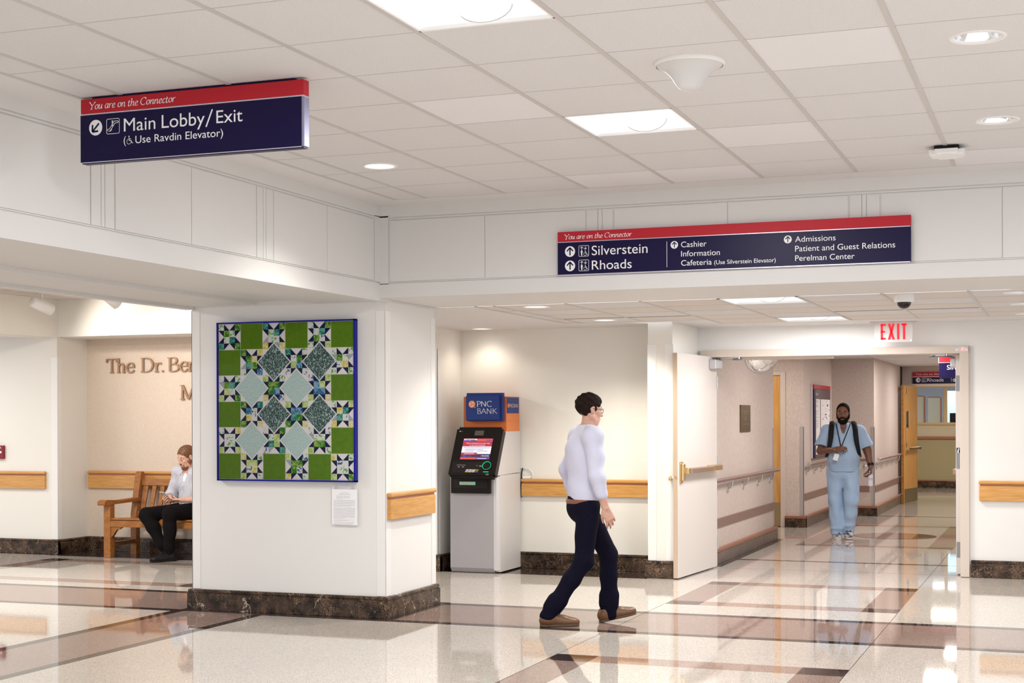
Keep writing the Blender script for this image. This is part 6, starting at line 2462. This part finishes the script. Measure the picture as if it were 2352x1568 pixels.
# hair: short, fuller on top
G = Field(B1['head'] - 0.16, B1['head'] + 0.18, 0.0045)
G.ell(q1(-0.013, 0, 0.033), (0.102, 0.080, 0.091), R1, 0.01)
G.ell(q1(0.018, 0, 0.082), (0.065, 0.056, 0.034), R1, 0.02)
G.ripple(0.0025, [(90, 40, 130, 0, 1.0), (-60, 120, 70, 1, 1.0)])
G.ell(q1(0.085, 0, -0.045), (0.085, 0.10, 0.088), R1, 0.008, 'sub')
G.cut(q1(-0.06, 0, -0.062), R1 @ np.array([-0.35, 0, -1.0]))
for sd in (-1, 1):
    G.ell(q1(-0.006, 0.085 * sd, -0.014), (0.022, 0.022, 0.034), R1, 0.006, 'sub')
G.mesh('hair', 'hair_dark', person1)
m = MB()
for sd in (-1, 1):
    m.tube([q1(0.084, 0.016 * sd, 0.020), q1(0.082, 0.034 * sd, 0.025), q1(0.070, 0.050 * sd, 0.020)], [0.002, 0.0042, 0.002], 'hair_dark', 8)
m.build('eyebrows', person1)
m = MB()
for sd in (-1, 1):
    m.tube([q1(0.094 - 0.004 * abs(math.cos(a)), 0.034 * sd + 0.024 * math.cos(a), -0.004 + 0.017 * math.sin(a)) for a in [2 * PI * k / 16 for k in range(17)]], 0.0018, 'black', 6)
    m.tube([q1(0.090, 0.058 * sd, 0.002), q1(0.055, 0.077 * sd, 0.004), q1(-0.01, 0.086 * sd, 0.004)], 0.0022, 'black', 6)
m.tube([q1(0.094, -0.011, 0.002), q1(0.102, 0, 0.006), q1(0.094, 0.011, 0.002)], 0.002, 'black', 6)
m.build('glasses', person1)
# shirt
F = Field(B1.o + np.array([-0.5, -0.5, 0.72]), B1.o + np.array([0.5, 0.5, 1.52]), 0.0065)
F.chain([B1.p(-0.005, 0, 0.93), B1['waist'], B1['chest']], [0.158, 0.152, 0.160], 0.05, sq=(B1.f, 0.76))
F.cone(B1['shL'], B1['shR'], 0.076, 0.076, 0.05)
F.cone(B1['chest'], B1['neck'] - np.array([0, 0, 0.02]), 0.115, 0.075, 0.05)
for s_ in 'LR':
    F.cone(B1['neck'] - np.array([0, 0, 0.015]), B1['sh' + s_], 0.058, 0.066, 0.06)
F.ell(B1.p(-0.055, 0, 1.26), (0.09, 0.14, 0.16), np.stack([B1.f, B1.l, B1.z], 1), 0.05)
for s_ in 'LR':
    e = B1['el' + s_] + (B1['wr' + s_] - B1['el' + s_]) * (0.55 if s_ == 'R' else 0.9)
    F.chain([B1['sh' + s_], B1['el' + s_], e], [0.068, 0.056, 0.046], 0.03)
    G_ = nz(B1['wr' + s_] - B1['el' + s_])
F.ripple(0.0032, FOLDS)
F.cone(B1['neck'] - np.array([0, 0, 0.02]), B1['neck'] + np.array([0, 0, 0.1]), 0.058, 0.066, 0.01, 'sub')
F.cut(B1.p(0, 0, 0.920), (0, 0, -1))
F.mesh('shirt', 'shirt_stripe', person1)
F = Field(B1['neck'] - 0.14, B1['neck'] + 0.14, 0.0045)
F.cone(B1['neck'] - np.array([0, 0, 0.045]), B1['neck'] + np.array([0, 0, 0.03]), 0.094, 0.070, 0.01)
F.cone(B1['neck'] - np.array([0, 0, 0.03]), B1['neck'] + np.array([0, 0, 0.10]), 0.060, 0.063, 0.004, 'sub')
F.cut(B1['neck'] + np.array([0, 0, 0.026]) + B1.f * 0.0, nz(np.array([0, 0, 1]) + B1.f * 0.28))
F.mesh('collar', 'shirt_stripe', person1)
# trousers
F = Field(B1.o + np.array([-0.5, -0.5, 0.02]), B1.o + np.array([0.5, 0.5, 1.02]), 0.0065)
F.chain([B1.p(-0.01, 0, 0.97), B1.p(-0.015, 0, 0.88)], [0.140, 0.146], 0.05, sq=(B1.f, 0.80))
F.ell(B1.p(-0.03, 0, 0.88), (0.092, 0.135, 0.10), np.stack([B1.f, B1.l, B1.z], 1), 0.04)
for s_ in 'LR':
    d = nz(B1['an' + s_] - B1['kn' + s_])
    F.chain([B1['hip' + s_], B1['kn' + s_], B1['kn' + s_] + d * 0.16, B1['an' + s_] + d * 0.045], [0.092, 0.068, 0.063, 0.058], 0.03)
    for k_ in range(3):
        F.cone(B1['an' + s_] - d * (0.03 + 0.032 * k_) + B1.f * 0.012, B1['an' + s_] - d * (0.03 + 0.032 * k_) - B1.f * 0.02, 0.060, 0.058, 0.012)
F.ripple(0.0014, FOLDS)
F.cut(B1.p(0, 0, 0.955), (0, 0, 1))
F.mesh('trousers', 'navy_cloth', person1)
F = Field(B1.o + np.array([-0.3, -0.3, 0.86]), B1.o + np.array([0.3, 0.3, 1.0]), 0.006)
F.chain([B1.p(-0.008, 0, 0.90), B1.p(-0.008, 0, 0.97)], [0.163, 0.163], 0.0, sq=(B1.f, 0.80))
F.cut(B1.p(0, 0, 0.928), (0, 0, 1)).cut(B1.p(0, 0, 0.893), (0, 0, -1))
F.mesh('belt', 'belt_brown', person1)
fr = B1['anR'] - np.array([0, 0, 0.115])
shoe('shoe', fr - B1.f * 0.075, fr + B1.f * 0.205, (0, 0, 1), 'shoe_brown', 'shoe_sole', person1, 0.046, 0.085, laces='belt_brown')
fl_ = B1['anL'] - np.array([0, 0, 0.105])
shoe('shoe', fl_ - B1.f * 0.07 + np.array([0, 0, 0.0]), fl_ + B1.f * 0.20 + np.array([0, 0, 0.055]), nz(np.array([0, 0, 1]) - B1.f * 0.2), 'shoe_brown', 'shoe_sole', person1, 0.046, 0.085, laces='belt_brown')

# ------------------------------------------------------------------ the man in blue scrubs
B2 = Body((-2.625, 18.86, 0), math.atan2(-0.985, 0.17))
B2.set(pel=(0.0, 0, 0.88), waist=(0.03, 0, 1.05), chest=(0.02, 0, 1.25), neck=(0.01, 0, 1.43), head=(0.06, 0, 1.575),
       shL=(0.0, 0.195, 1.345), shR=(0.0, -0.195, 1.345), elL=(-0.02, 0.300, 1.10), elR=(0.04, -0.275, 1.10), wrL=(0.05, 0.335, 0.90), wrR=(0.235, -0.115, 1.115),
       hipL=(0.0, 0.10, 0.86), hipR=(0.0, -0.10, 0.86), knL=(0.11, 0.095, 0.48), knR=(0.02, -0.095, 0.47), anL=(0.02, 0.060, 0.14), anR=(0.06, -0.075, 0.10))
person2 = thing('person', 'person in light blue scrubs with backpack walking out of the corridor', 'person', B2.o)
RB = np.stack([B2.f, B2.l, B2.z], 1)
F = Field(B2.o + np.array([-0.55, -0.5, -0.02]), B2.o + np.array([0.55, 0.5, 1.74]), 0.0075)
F.chain([B2['pel'], B2['waist'], B2['chest']], [0.155, 0.165, 0.160], 0.05, sq=(B2.f, 0.78))
F.cone(B2['shL'], B2['shR'], 0.070, 0.070, 0.05)
F.cone(B2['chest'], B2['neck'], 0.11, 0.068, 0.05)
F.cone(B2['neck'], B2['head'] - np.array([0, 0, 0.08]), 0.066, 0.062, 0.03)
for s_ in 'LR':
    F.chain([B2['sh' + s_], B2['el' + s_], B2['wr' + s_]], [0.064, 0.050, 0.032], 0.02)
    F.chain([B2['hip' + s_], B2['kn' + s_], B2['an' + s_]], [0.10, 0.064, 0.044], 0.03)
R2 = head_frame(B2.f - B2.l * 0.12, 0.05)
q2 = add_head(F, B2['head'], R2, 1.04)
add_hand(F, B2['wrL'], nz(np.array([0, 0, -1]) + B2.f * 0.15 - B2.l * 0.1), nz(-B2.l + B2.f * 0.3), -1, (0.75, 0.8, 0.85, 0.9), 1.05, thumb=(0.3, 0.9))
add_hand(F, B2['wrR'], nz(B2.l * 0.8 + B2.f * 0.35 + np.array([0, 0, 0.15])), nz(-B2.f * 0.7 + np.array([0, 0, -0.6])), -1, (0.55, 0.65, 0.75, 0.8), 1.05, thumb=(0.3, 0.8))
F.mesh('body', 'skin_dark', person2)
eyes(B2, q2, R2, 1.04, 0, person2)
h = B2['head']
G = Field(h - 0.17, h + 0.18, 0.005)
G.ell(q2(-0.013, 0, 0.032), np.array((0.1005, 0.0795, 0.0885)) * 1.04, R2, 0.01)
G.ell(q2(0.112, 0, 0.004), np.array((0.110, 0.078, 0.084)) * 1.04, R2, 0.004, 'sub')
G.cut(q2(0.0, 0, -0.040), R2 @ np.array([0.55, 0, -1.0]))
for sd in (-1, 1):
    G.ell(q2(-0.006, 0.085 * sd, -0.014), (0.022, 0.022, 0.034), R2, 0.006, 'sub')
G.mesh('hair', 'hair_black', person2)


def beard(q, R, s, name, mat, parent, full=1.0):
    c = q(0.03, 0, -0.08)
    G = Field(c - 0.15, c + 0.15, 0.0042)
    G.ell(q(0.028, 0, -0.045), np.array((0.066, 0.062, 0.079)) * s, R, 0.02)
    G.ell(q(0.052, 0, -0.102), np.array((0.036 + 0.004 * full, 0.041, 0.028 + 0.006 * full)) * s, R, 0.025)
    for sd in (-1, 1):
        G.cone(q(0.0, 0.058 * sd, -0.050), q(0.047, 0.028 * sd, -0.103), 0.022 * s, 0.019 * s, 0.02)
        G.cone(q(0.006, 0.066 * sd, -0.012), q(0.008, 0.060 * sd, -0.055), 0.008 * s, 0.014 * s, 0.01)
    G.cone(q(0.094, 0, -0.054), q(0.083, 0.030, -0.068), 0.0075 * s, 0.006 * s, 0.004)
    G.cone(q(0.094, 0, -0.054), q(0.083, -0.030, -0.068), 0.0075 * s, 0.006 * s, 0.004)
    # keep the cheeks, lips and nose bare
    for sd in (-1, 1):
        G.ell(q(0.080, 0.036 * sd, -0.026), np.array((0.050, 0.026, 0.030)) * s, R, 0.006, 'sub')
    G.ell(q(0.105, 0, -0.0715), np.array((0.030, 0.024, 0.0075)) * s, R, 0.003, 'sub')
    G.ell(q(0.09, 0, -0.020), np.array((0.055, 0.030, 0.027)) * s, R, 0.003, 'sub')
    G.cut(q(0, 0, -0.012), R @ np.array([0.15, 0, 1.0]))
    G.ripple(0.0012, [(260, 120, 310, 0, 1), (-210, 330, 160, 1, 1)])
    return G.mesh(name, mat, parent)


beard(q2, R2, 1.04, 'beard', 'hair_black', person2)
m = MB()
for sd in (-1, 1):
    m.tube([q2(0.086, 0.016 * sd, 0.020), q2(0.084, 0.034 * sd, 0.025), q2(0.072, 0.050 * sd, 0.020)], [0.002, 0.0045, 0.002], 'hair_black', 8)
m.build('eyebrows', person2)
# scrub top
F = Field(B2.o + np.array([-0.55, -0.5, 0.74]), B2.o + np.array([0.55, 0.5, 1.54]), 0.0065)
F.chain([B2.p(0.01, 0, 0.90), B2['waist'], B2['chest']], [0.195, 0.195, 0.185], 0.05, sq=(B2.f, 0.80))
F.ell(B2.p(0.07, 0, 1.06), (0.12, 0.165, 0.16), RB, 0.06)
F.cone(B2['shL'], B2['shR'], 0.076, 0.076, 0.05)
F.cone(B2['chest'], B2['neck'] - np.array([0, 0, 0.01]), 0.13, 0.090, 0.05)
for s_ in 'LR':
    e = B2['sh' + s_] + (B2['el' + s_] - B2['sh' + s_]) * 0.80
    F.chain([B2['sh' + s_], e], [0.078, 0.096], 0.04)
    d = nz(B2['el' + s_] - B2['sh' + s_])
    # flat sleeve end
    F.cone(e + d * 0.10, e + d * 0.20, 0.135, 0.135, 0.004, 'sub')
F.ripple(0.0026, FOLDS_V)
F.cone(B2['neck'] - np.array([0, 0, 0.03]), B2['neck'] + np.array([0, 0, 0.12]), 0.070, 0.090, 0.01, 'sub')
for k_ in range(5):
    a = k_ / 4
    F.cone(B2.p(0.13, 0, 1.43 - 0.12 * a), B2.p(0.20, 0, 1.42 - 0.12 * a), 0.055 * (1 - a) + 0.004, 0.07 * (1 - a) + 0.006, 0.006, 'sub')
F.cut(B2.p(0, 0, 0.84), (0, 0, -1))
F.mesh('scrub_top', 'scrub_blue', person2)
# scrub trousers
F = Field(B2.o + np.array([-0.45, -0.45, 0.02]), B2.o + np.array([0.45, 0.45, 0.98]), 0.0065)
F.chain([B2.p(0, 0, 0.92), B2.p(0, 0, 0.84)], [0.170, 0.175], 0.05, sq=(B2.f, 0.84))
for s_ in 'LR':
    d = nz(B2['an' + s_] - B2['kn' + s_])
    F.chain([B2['hip' + s_], B2['kn' + s_], B2['kn' + s_] + d * 0.18, B2['an' + s_] + d * 0.035], [0.108, 0.088, 0.084, 0.082], 0.03)
    F.ell(B2['an' + s_] - d * 0.03 + B2.f * 0.015, (0.080, 0.076, 0.035), RB, 0.02)
F.ripple(0.0022, FOLDS_S)
F.cut(B2.p(0, 0, 0.055), (0, 0, -1))
F.mesh('scrub_trousers', 'scrub_blue', person2)
fr = B2['anR'] - np.array([0, 0, 0.10])
shoe('shoe', fr - B2.f * 0.08, fr + B2.f * 0.20, (0, 0, 1), 'shoe_grey', 'sole_white', person2, 0.050, 0.085, 'black and white trainer')
fl_ = B2['anL'] - np.array([0, 0, 0.135])
shoe('shoe', fl_ - B2.f * 0.08 + np.array([0, 0, 0.045]), fl_ + B2.f * 0.19 + np.array([0, 0, 0.004]), nz(np.array([0, 0, 1]) + B2.f * 0.15), 'shoe_grey', 'sole_white', person2, 0.050, 0.085, 'black and white trainer')
# backpack worn on both shoulders
bp = thing('backpack', 'black backpack worn by the person in scrubs, straps over the shoulders', 'backpack', B2.p(-0.22, 0, 1.0))
F = Field(B2.p(-0.27, 0, 1.17) - 0.30, B2.p(-0.27, 0, 1.17) + 0.30, 0.008)
F.chain([B2.p(-0.27, 0, 0.99), B2.p(-0.26, 0, 1.30)], [0.135, 0.125], 0.04, sq=(B2.f, 0.62))
F.cone(B2.p(-0.33, -0.06, 1.04), B2.p(-0.33, 0.06, 1.04), 0.07, 0.07, 0.02)
F.mesh('pack', 'strap_black', bp)
for sd in (-1, 1):
    F = Field(B2.p(0, 0.15 * sd, 1.25) - 0.32, B2.p(0, 0.15 * sd, 1.25) + 0.32, 0.0055)
    pts = [B2.p(-0.20, 0.11 * sd, 1.40), B2.p(-0.09, 0.125 * sd, 1.445), B2.p(0.015, 0.135 * sd, 1.445), B2.p(0.10, 0.145 * sd, 1.375), B2.p(0.155, 0.155 * sd, 1.26), B2.p(0.165, 0.172 * sd, 1.16), B2.p(0.13, 0.195 * sd, 1.06), B2.p(-0.02, 0.21 * sd, 1.02)]
    rs = [0.024, 0.027, 0.028, 0.027, 0.025, 0.019, 0.012, 0.009]
    fine, fr_ = [], []
    for i_ in range(7):
        a0, a1, a2, a3 = pts[max(i_ - 1, 0)], pts[i_], pts[i_ + 1], pts[min(i_ + 2, 7)]
        for u_ in (0, 0.25, 0.5, 0.75):
            fine.append(0.5 * (2 * a1 + (a2 - a0) * u_ + (2 * a0 - 5 * a1 + 4 * a2 - a3) * u_ ** 2 + (3 * a1 - a0 - 3 * a2 + a3) * u_ ** 3))
            fr_.append(rs[i_] * (1 - u_) + rs[i_ + 1] * u_)
    for w_ in (-0.012, 0, 0.012):
        F.chain([p_ + B2.l * w_ for p_ in fine], [r_ * 0.72 for r_ in fr_], 0.006)
    F.mesh('strap', 'strap_black', bp)
# lanyard with a badge
ln = thing('lanyard', 'dark lanyard with white badge hanging round the neck of the person in scrubs', 'lanyard', B2.p(0.2, -0.03, 1.1))
m = MB()
m.tube([B2.p(-0.03, -0.082, 1.465), B2.p(0.08, -0.085, 1.43), B2.p(0.165, -0.065, 1.32), B2.p(0.19, -0.045, 1.22), B2.p(0.20, -0.03, 1.14)], 0.006, 'strap_black', 8)
m.tube([B2.p(-0.03, 0.082, 1.465), B2.p(0.08, 0.085, 1.43), B2.p(0.165, 0.040, 1.32), B2.p(0.19, 0.0, 1.22), B2.p(0.20, -0.03, 1.14)], 0.006, 'strap_black', 8)
m.build('cord', ln)
m = MB()
m.prism([(-0.03, 0), (0.03, 0), (0.03, 0.085), (-0.03, 0.085)], 0, 0.004, 1, 'white_vinyl')
m.xf(Matrix.Translation(Vector(B2.p(0.225, -0.105, 0.985))) @ Matrix.Rotation(0.3, 4, 'Y'))
m.build('badge', ln, 'white badge card')
m = MB()
m.tube([B2.p(0.20, -0.03, 1.14), B2.p(0.222, -0.07, 1.10), B2.p(0.226, -0.10, 1.075)], 0.003, 'strap_black', 6)
m.build('clip', ln)
# wrist watch stays a part of the person; the bottle is carried
m = MB()
w_ = B2['wrL'] + np.array([0, 0, 0.03])
d = nz(B2['wrL'] - B2['elL'])
m.tube([w_ - d * 0.014, w_ + d * 0.014], 0.040, 'black', 20)
m.build('wrist_watch', person2)
M('bottle_clear', (0.86, 0.88, 0.93), 0.08, alpha=0.75)
bt = B2.p(0.075, 0.330, 0.66)
bo = thing('water_bottle', 'clear plastic water bottle hanging from the hand of the person in scrubs', 'bottle', bt)
m = MB()
m.lathe([(0.0, 0.0), (0.028, 0.002), (0.032, 0.02), (0.030, 0.06), (0.032, 0.10), (0.031, 0.125), (0.022, 0.155), (0.0125, 0.172), (0.0125, 0.182)], bt, 'bottle_clear', 28)
m.build('bottle_body', bo)
m = MB()
m.lathe([(0.0325, 0.075), (0.0328, 0.105)], bt, 'map_violet', 28)
m.build('bottle_label', bo)
m = MB()
m.lathe([(0.0145, 0.176), (0.0145, 0.192), (0.0, 0.193)], bt, 'white_vinyl', 20)
m.build('bottle_cap', bo)

# ------------------------------------------------------------------ the seated man
B3 = Body((-8.98, 14.0, 0), math.atan2(-0.97, -0.20))
B3.set(pel=(-0.02, 0, 0.52), waist=(-0.01, 0, 0.68), chest=(0.03, 0, 0.83), neck=(0.055, 0, 0.98), head=(0.115, 0.0, 1.115),
       shL=(0.03, 0.185, 0.925), shR=(0.045, -0.185, 0.925), elL=(0.08, 0.27, 0.66), elR=(0.09, -0.255, 0.67), wrL=(0.275, 0.085, 0.655), wrR=(0.27, -0.125, 0.655),
       hipL=(0.02, 0.095, 0.52), hipR=(0.02, -0.10, 0.52), knL=(0.445, 0.085, 0.525), knR=(0.43, -0.28, 0.485), anL=(0.42, 0.045, 0.115), anR=(0.36, -0.095, 0.13))
person3 = thing('person', 'person sitting on the wooden bench looking down at a phone, grey shirt', 'person', (B3.o[0], B3.o[1], 0.44))
RB = np.stack([B3.f, B3.l, B3.z], 1)
F = Field(B3.o + np.array([-0.5, -0.62, 0.0]), B3.o + np.array([0.5, 0.3, 1.30]), 0.0055)
F.chain([B3['pel'], B3['waist'], B3['chest']], [0.135, 0.130, 0.135], 0.05, sq=(B3.f, 0.80))
F.cone(B3['shL'], B3['shR'], 0.060, 0.060, 0.05)
F.cone(B3['chest'], B3['neck'], 0.10, 0.060, 0.05)
F.cone(B3['neck'], B3['head'] - np.array([0, 0, 0.08]), 0.058, 0.056, 0.03)
for s_ in 'LR':
    F.chain([B3['sh' + s_], B3['el' + s_], B3['wr' + s_]], [0.052, 0.042, 0.028], 0.02)
    F.chain([B3['hip' + s_], B3['kn' + s_], B3['an' + s_]], [0.085, 0.056, 0.040], 0.03)
R3 = head_frame(B3.f - B3.l * 0.22, 0.36)
q3 = add_head(F, B3['head'], R3, 1.0)
ph = B3.p(0.345, -0.085, 0.685)
add_hand(F, B3['wrR'], nz(B3.f * 0.85 + B3.l * 0.35 + np.array([0, 0, -0.05])), nz(B3.l * 0.75 + np.array([0, 0, 0.65])), 1, (0.55, 0.62, 0.68, 0.72), 0.95, thumb=(0.5, 0.75))
add_hand(F, B3['wrL'], nz(B3.f * 0.62 - B3.l * 0.78 + np.array([0, 0, -0.02])), nz(-B3.l * 0.3 + np.array([0, 0, 0.95])), -1, (0.40, 0.55, 0.62, 0.68), 0.95, thumb=(0.45, 0.6))
F.mesh('body', 'skin_fair', person3)
eyes(B3, q3, R3, 1.0, 0.006, person3)
G = Field(B3['head'] - 0.17, B3['head'] + 0.18, 0.0042)
G.ell(q3(-0.016, 0, 0.034), (0.104, 0.082, 0.092), R3, 0.01)
G.ell(q3(-0.10, 0, 0.035), (0.030, 0.032, 0.032), R3, 0.012)
G.ripple(0.0010, [(120, 260, 60, 0, 1), (-90, 310, 40, 1, 1)])
G.ell(q3(0.090, 0, -0.038), (0.080, 0.10, 0.098), R3, 0.006, 'sub')
G.cut(q3(-0.06, 0, -0.062), R3 @ np.array([-0.3, 0, -1.0]))
for sd in (-1, 1):
    G.ell(q3(-0.006, 0.085 * sd, -0.014), (0.022, 0.022, 0.034), R3, 0.006, 'sub')
G.mesh('hair', 'hair_auburn', person3)
beard(q3, R3, 1.0, 'beard', 'beard_red', person3, 1.4)
m = MB()
for sd in (-1, 1):
    m.tube([q3(0.086, 0.014 * sd, 0.018), q3(0.084, 0.034 * sd, 0.022), q3(0.072, 0.050 * sd, 0.016)], [0.002, 0.0040, 0.002], 'hair_auburn', 8)
    m.tube([q3(0.0865, 0.021 * sd, -0.008), q3(0.089, 0.031 * sd, -0.011), q3(0.085, 0.042 * sd, -0.008)], 0.0014, 'hair_auburn', 6)
m.build('eyebrows', person3)
# undershirt and shirt
F = Field(B3['neck'] - 0.2, B3['neck'] + 0.16, 0.005)
F.cone(B3['chest'] + B3.f * 0.02, B3['neck'] - np.array([0, 0, 0.012]), 0.108, 0.066, 0.03)
F.cut(B3['neck'] + B3.f * 0.05 - np.array([0, 0, 0.012]), nz(np.array([0, 0, 1]) + B3.f * 0.5))
M('undershirt', (0.80, 0.79, 0.80), 0.8)
F.mesh('undershirt', 'undershirt', person3)
F = Field(B3.o + np.array([-0.45, -0.5, 0.38]), B3.o + np.array([0.45, 0.3, 1.08]), 0.0055)
F.chain([B3.p(0.0, 0, 0.56), B3['waist'] + B3.f * 0.02, B3['chest']], [0.162, 0.165, 0.158], 0.05, sq=(B3.f, 0.82))
F.cone(B3['shL'], B3['shR'], 0.074, 0.074, 0.05)
F.cone(B3['chest'], B3['neck'] - np.array([0, 0, 0.015]), 0.118, 0.078, 0.05)
for s_ in 'LR':
    e = B3['el' + s_] + (B3['wr' + s_] - B3['el' + s_]) * 0.22
    F.chain([B3['sh' + s_], B3['el' + s_], e], [0.072, 0.062, 0.056], 0.03)
    d = nz(B3['wr' + s_] - B3['el' + s_])
    F.cone(e - d * 0.01, e + d * 0.018, 0.058, 0.058, 0.006)
    F.cone(e + d * 0.075, e + d * 0.16, 0.068, 0.068, 0.004, 'sub')
F.ripple(0.0040, FOLDS)
F.cone(B3['neck'] - np.array([0, 0, 0.03]), B3['neck'] + np.array([0, 0, 0.1]), 0.064, 0.074, 0.01, 'sub')
for k_ in range(5):
    a = k_ / 4
    F.cone(B3.p(0.14, 0, 0.965 - 0.13 * a), B3.p(0.24, 0, 0.955 - 0.13 * a), 0.050 * (1 - a) + 0.006, 0.06 * (1 - a) + 0.008, 0.006, 'sub')
F.cut(B3.p(0, 0, 0.50), (0, 0, -1))
F.mesh('shirt', 'shirt_dots', person3)
for sd in (-1, 1):
    F = Field(B3['neck'] - 0.15, B3['neck'] + 0.15, 0.0045)
    F.chain([B3.p(-0.03, 0.045 * sd, 1.015), B3.p(0.05, 0.075 * sd, 1.005), B3.p(0.115, 0.052 * sd, 0.965), B3.p(0.145, 0.062 * sd, 0.925)], [0.018, 0.017, 0.016, 0.008], 0.012)
    F.mesh('collar', 'shirt_dots', person3)
m = MB()
for k_, z in enumerate((0.80, 0.735, 0.67, 0.605)):
    c = B3.p(0.185 - 0.01 * abs(k_ - 1), 0.0, z)
    m.lathe([(0.0, 0.004), (0.0055, 0.003), (0.006, 0.0)], (0, 0, 0), 'white_vinyl', 14)
    vs = m.v[-42:]
    m.v[-42:] = [tuple(Matrix.Translation(Vector(c)) @ Vector(B3.f).to_track_quat('Z', 'Y').to_matrix().to_4x4() @ Vector(p)) for p in vs]
m.build('buttons', person3)
# trousers
F = Field(B3.o + np.array([-0.5, -0.62, 0.02]), B3.o + np.array([0.5, 0.3, 0.72]), 0.0055)
F.chain([B3.p(-0.01, 0, 0.58), B3.p(0.0, 0, 0.52)], [0.140, 0.145], 0.05, sq=(B3.f, 0.9))
F.cone(B3['hipL'] - np.array([0, 0, 0.0]), B3['hipR'], 0.098, 0.098, 0.05)
for s_ in 'LR':
    d = nz(B3['an' + s_] - B3['kn' + s_])
    F.chain([B3['hip' + s_], B3['kn' + s_], B3['kn' + s_] + d * 0.14, B3['an' + s_] + d * 0.02], [0.098, 0.078, 0.070, 0.054], 0.03)
    for k_ in range(2):
        c = B3['an' + s_] - d * (0.03 + 0.03 * k_)
        F.cone(c + B3.f * 0.008, c - B3.f * 0.012, 0.054, 0.053, 0.012)
F.ripple(0.0030, FOLDS)
F.mesh('trousers', 'black_cloth', person3)
fl_ = B3['anL'] - np.array([0, 0, 0.115])
dd = nz(B3.f * 0.9 - B3.l * 0.42)
shoe('shoe', fl_ - dd * 0.07, fl_ + dd * 0.205, (0, 0, 1), 'shoe_black', 'shoe_black', person3, 0.045, 0.10, laces='black')
fr = B3['anR'] - np.array([0, 0, 0.13])
dd = nz(B3.f * 0.75 + B3.l * 0.6)
shoe('shoe', fr - dd * 0.07 + np.array([0, 0, 0.012]), fr + dd * 0.20, (0, 0, 1), 'shoe_black', 'shoe_black', person3, 0.045, 0.10, laces='black')
# phone held in both hands
pn = thing('phone', 'dark phone with pale edge held by the seated person', 'phone', ph)
m = MB()
m.box(-0.036, 0.036, -0.072, 0.072, -0.0045, 0.0035, 'key_steel', 0.003)
m.box(-0.034, 0.034, -0.070, 0.070, 0.003, 0.0045, 'black_gloss', 0.001)
Rp = Matrix((( -B3.l[0], B3.f[0] * 0.80, -B3.f[0] * 0.6), (-B3.l[1], B3.f[1] * 0.80, -B3.f[1] * 0.6), (0, 0.6, 0.80))).to_4x4()
m.xf(Matrix.Translation(Vector(ph) + Vector((0, 0, 0.012))) @ Rp)
m.build('case', pn)

bpy.data.objects.remove(_fo)
bpy.data.curves.remove(_fc)
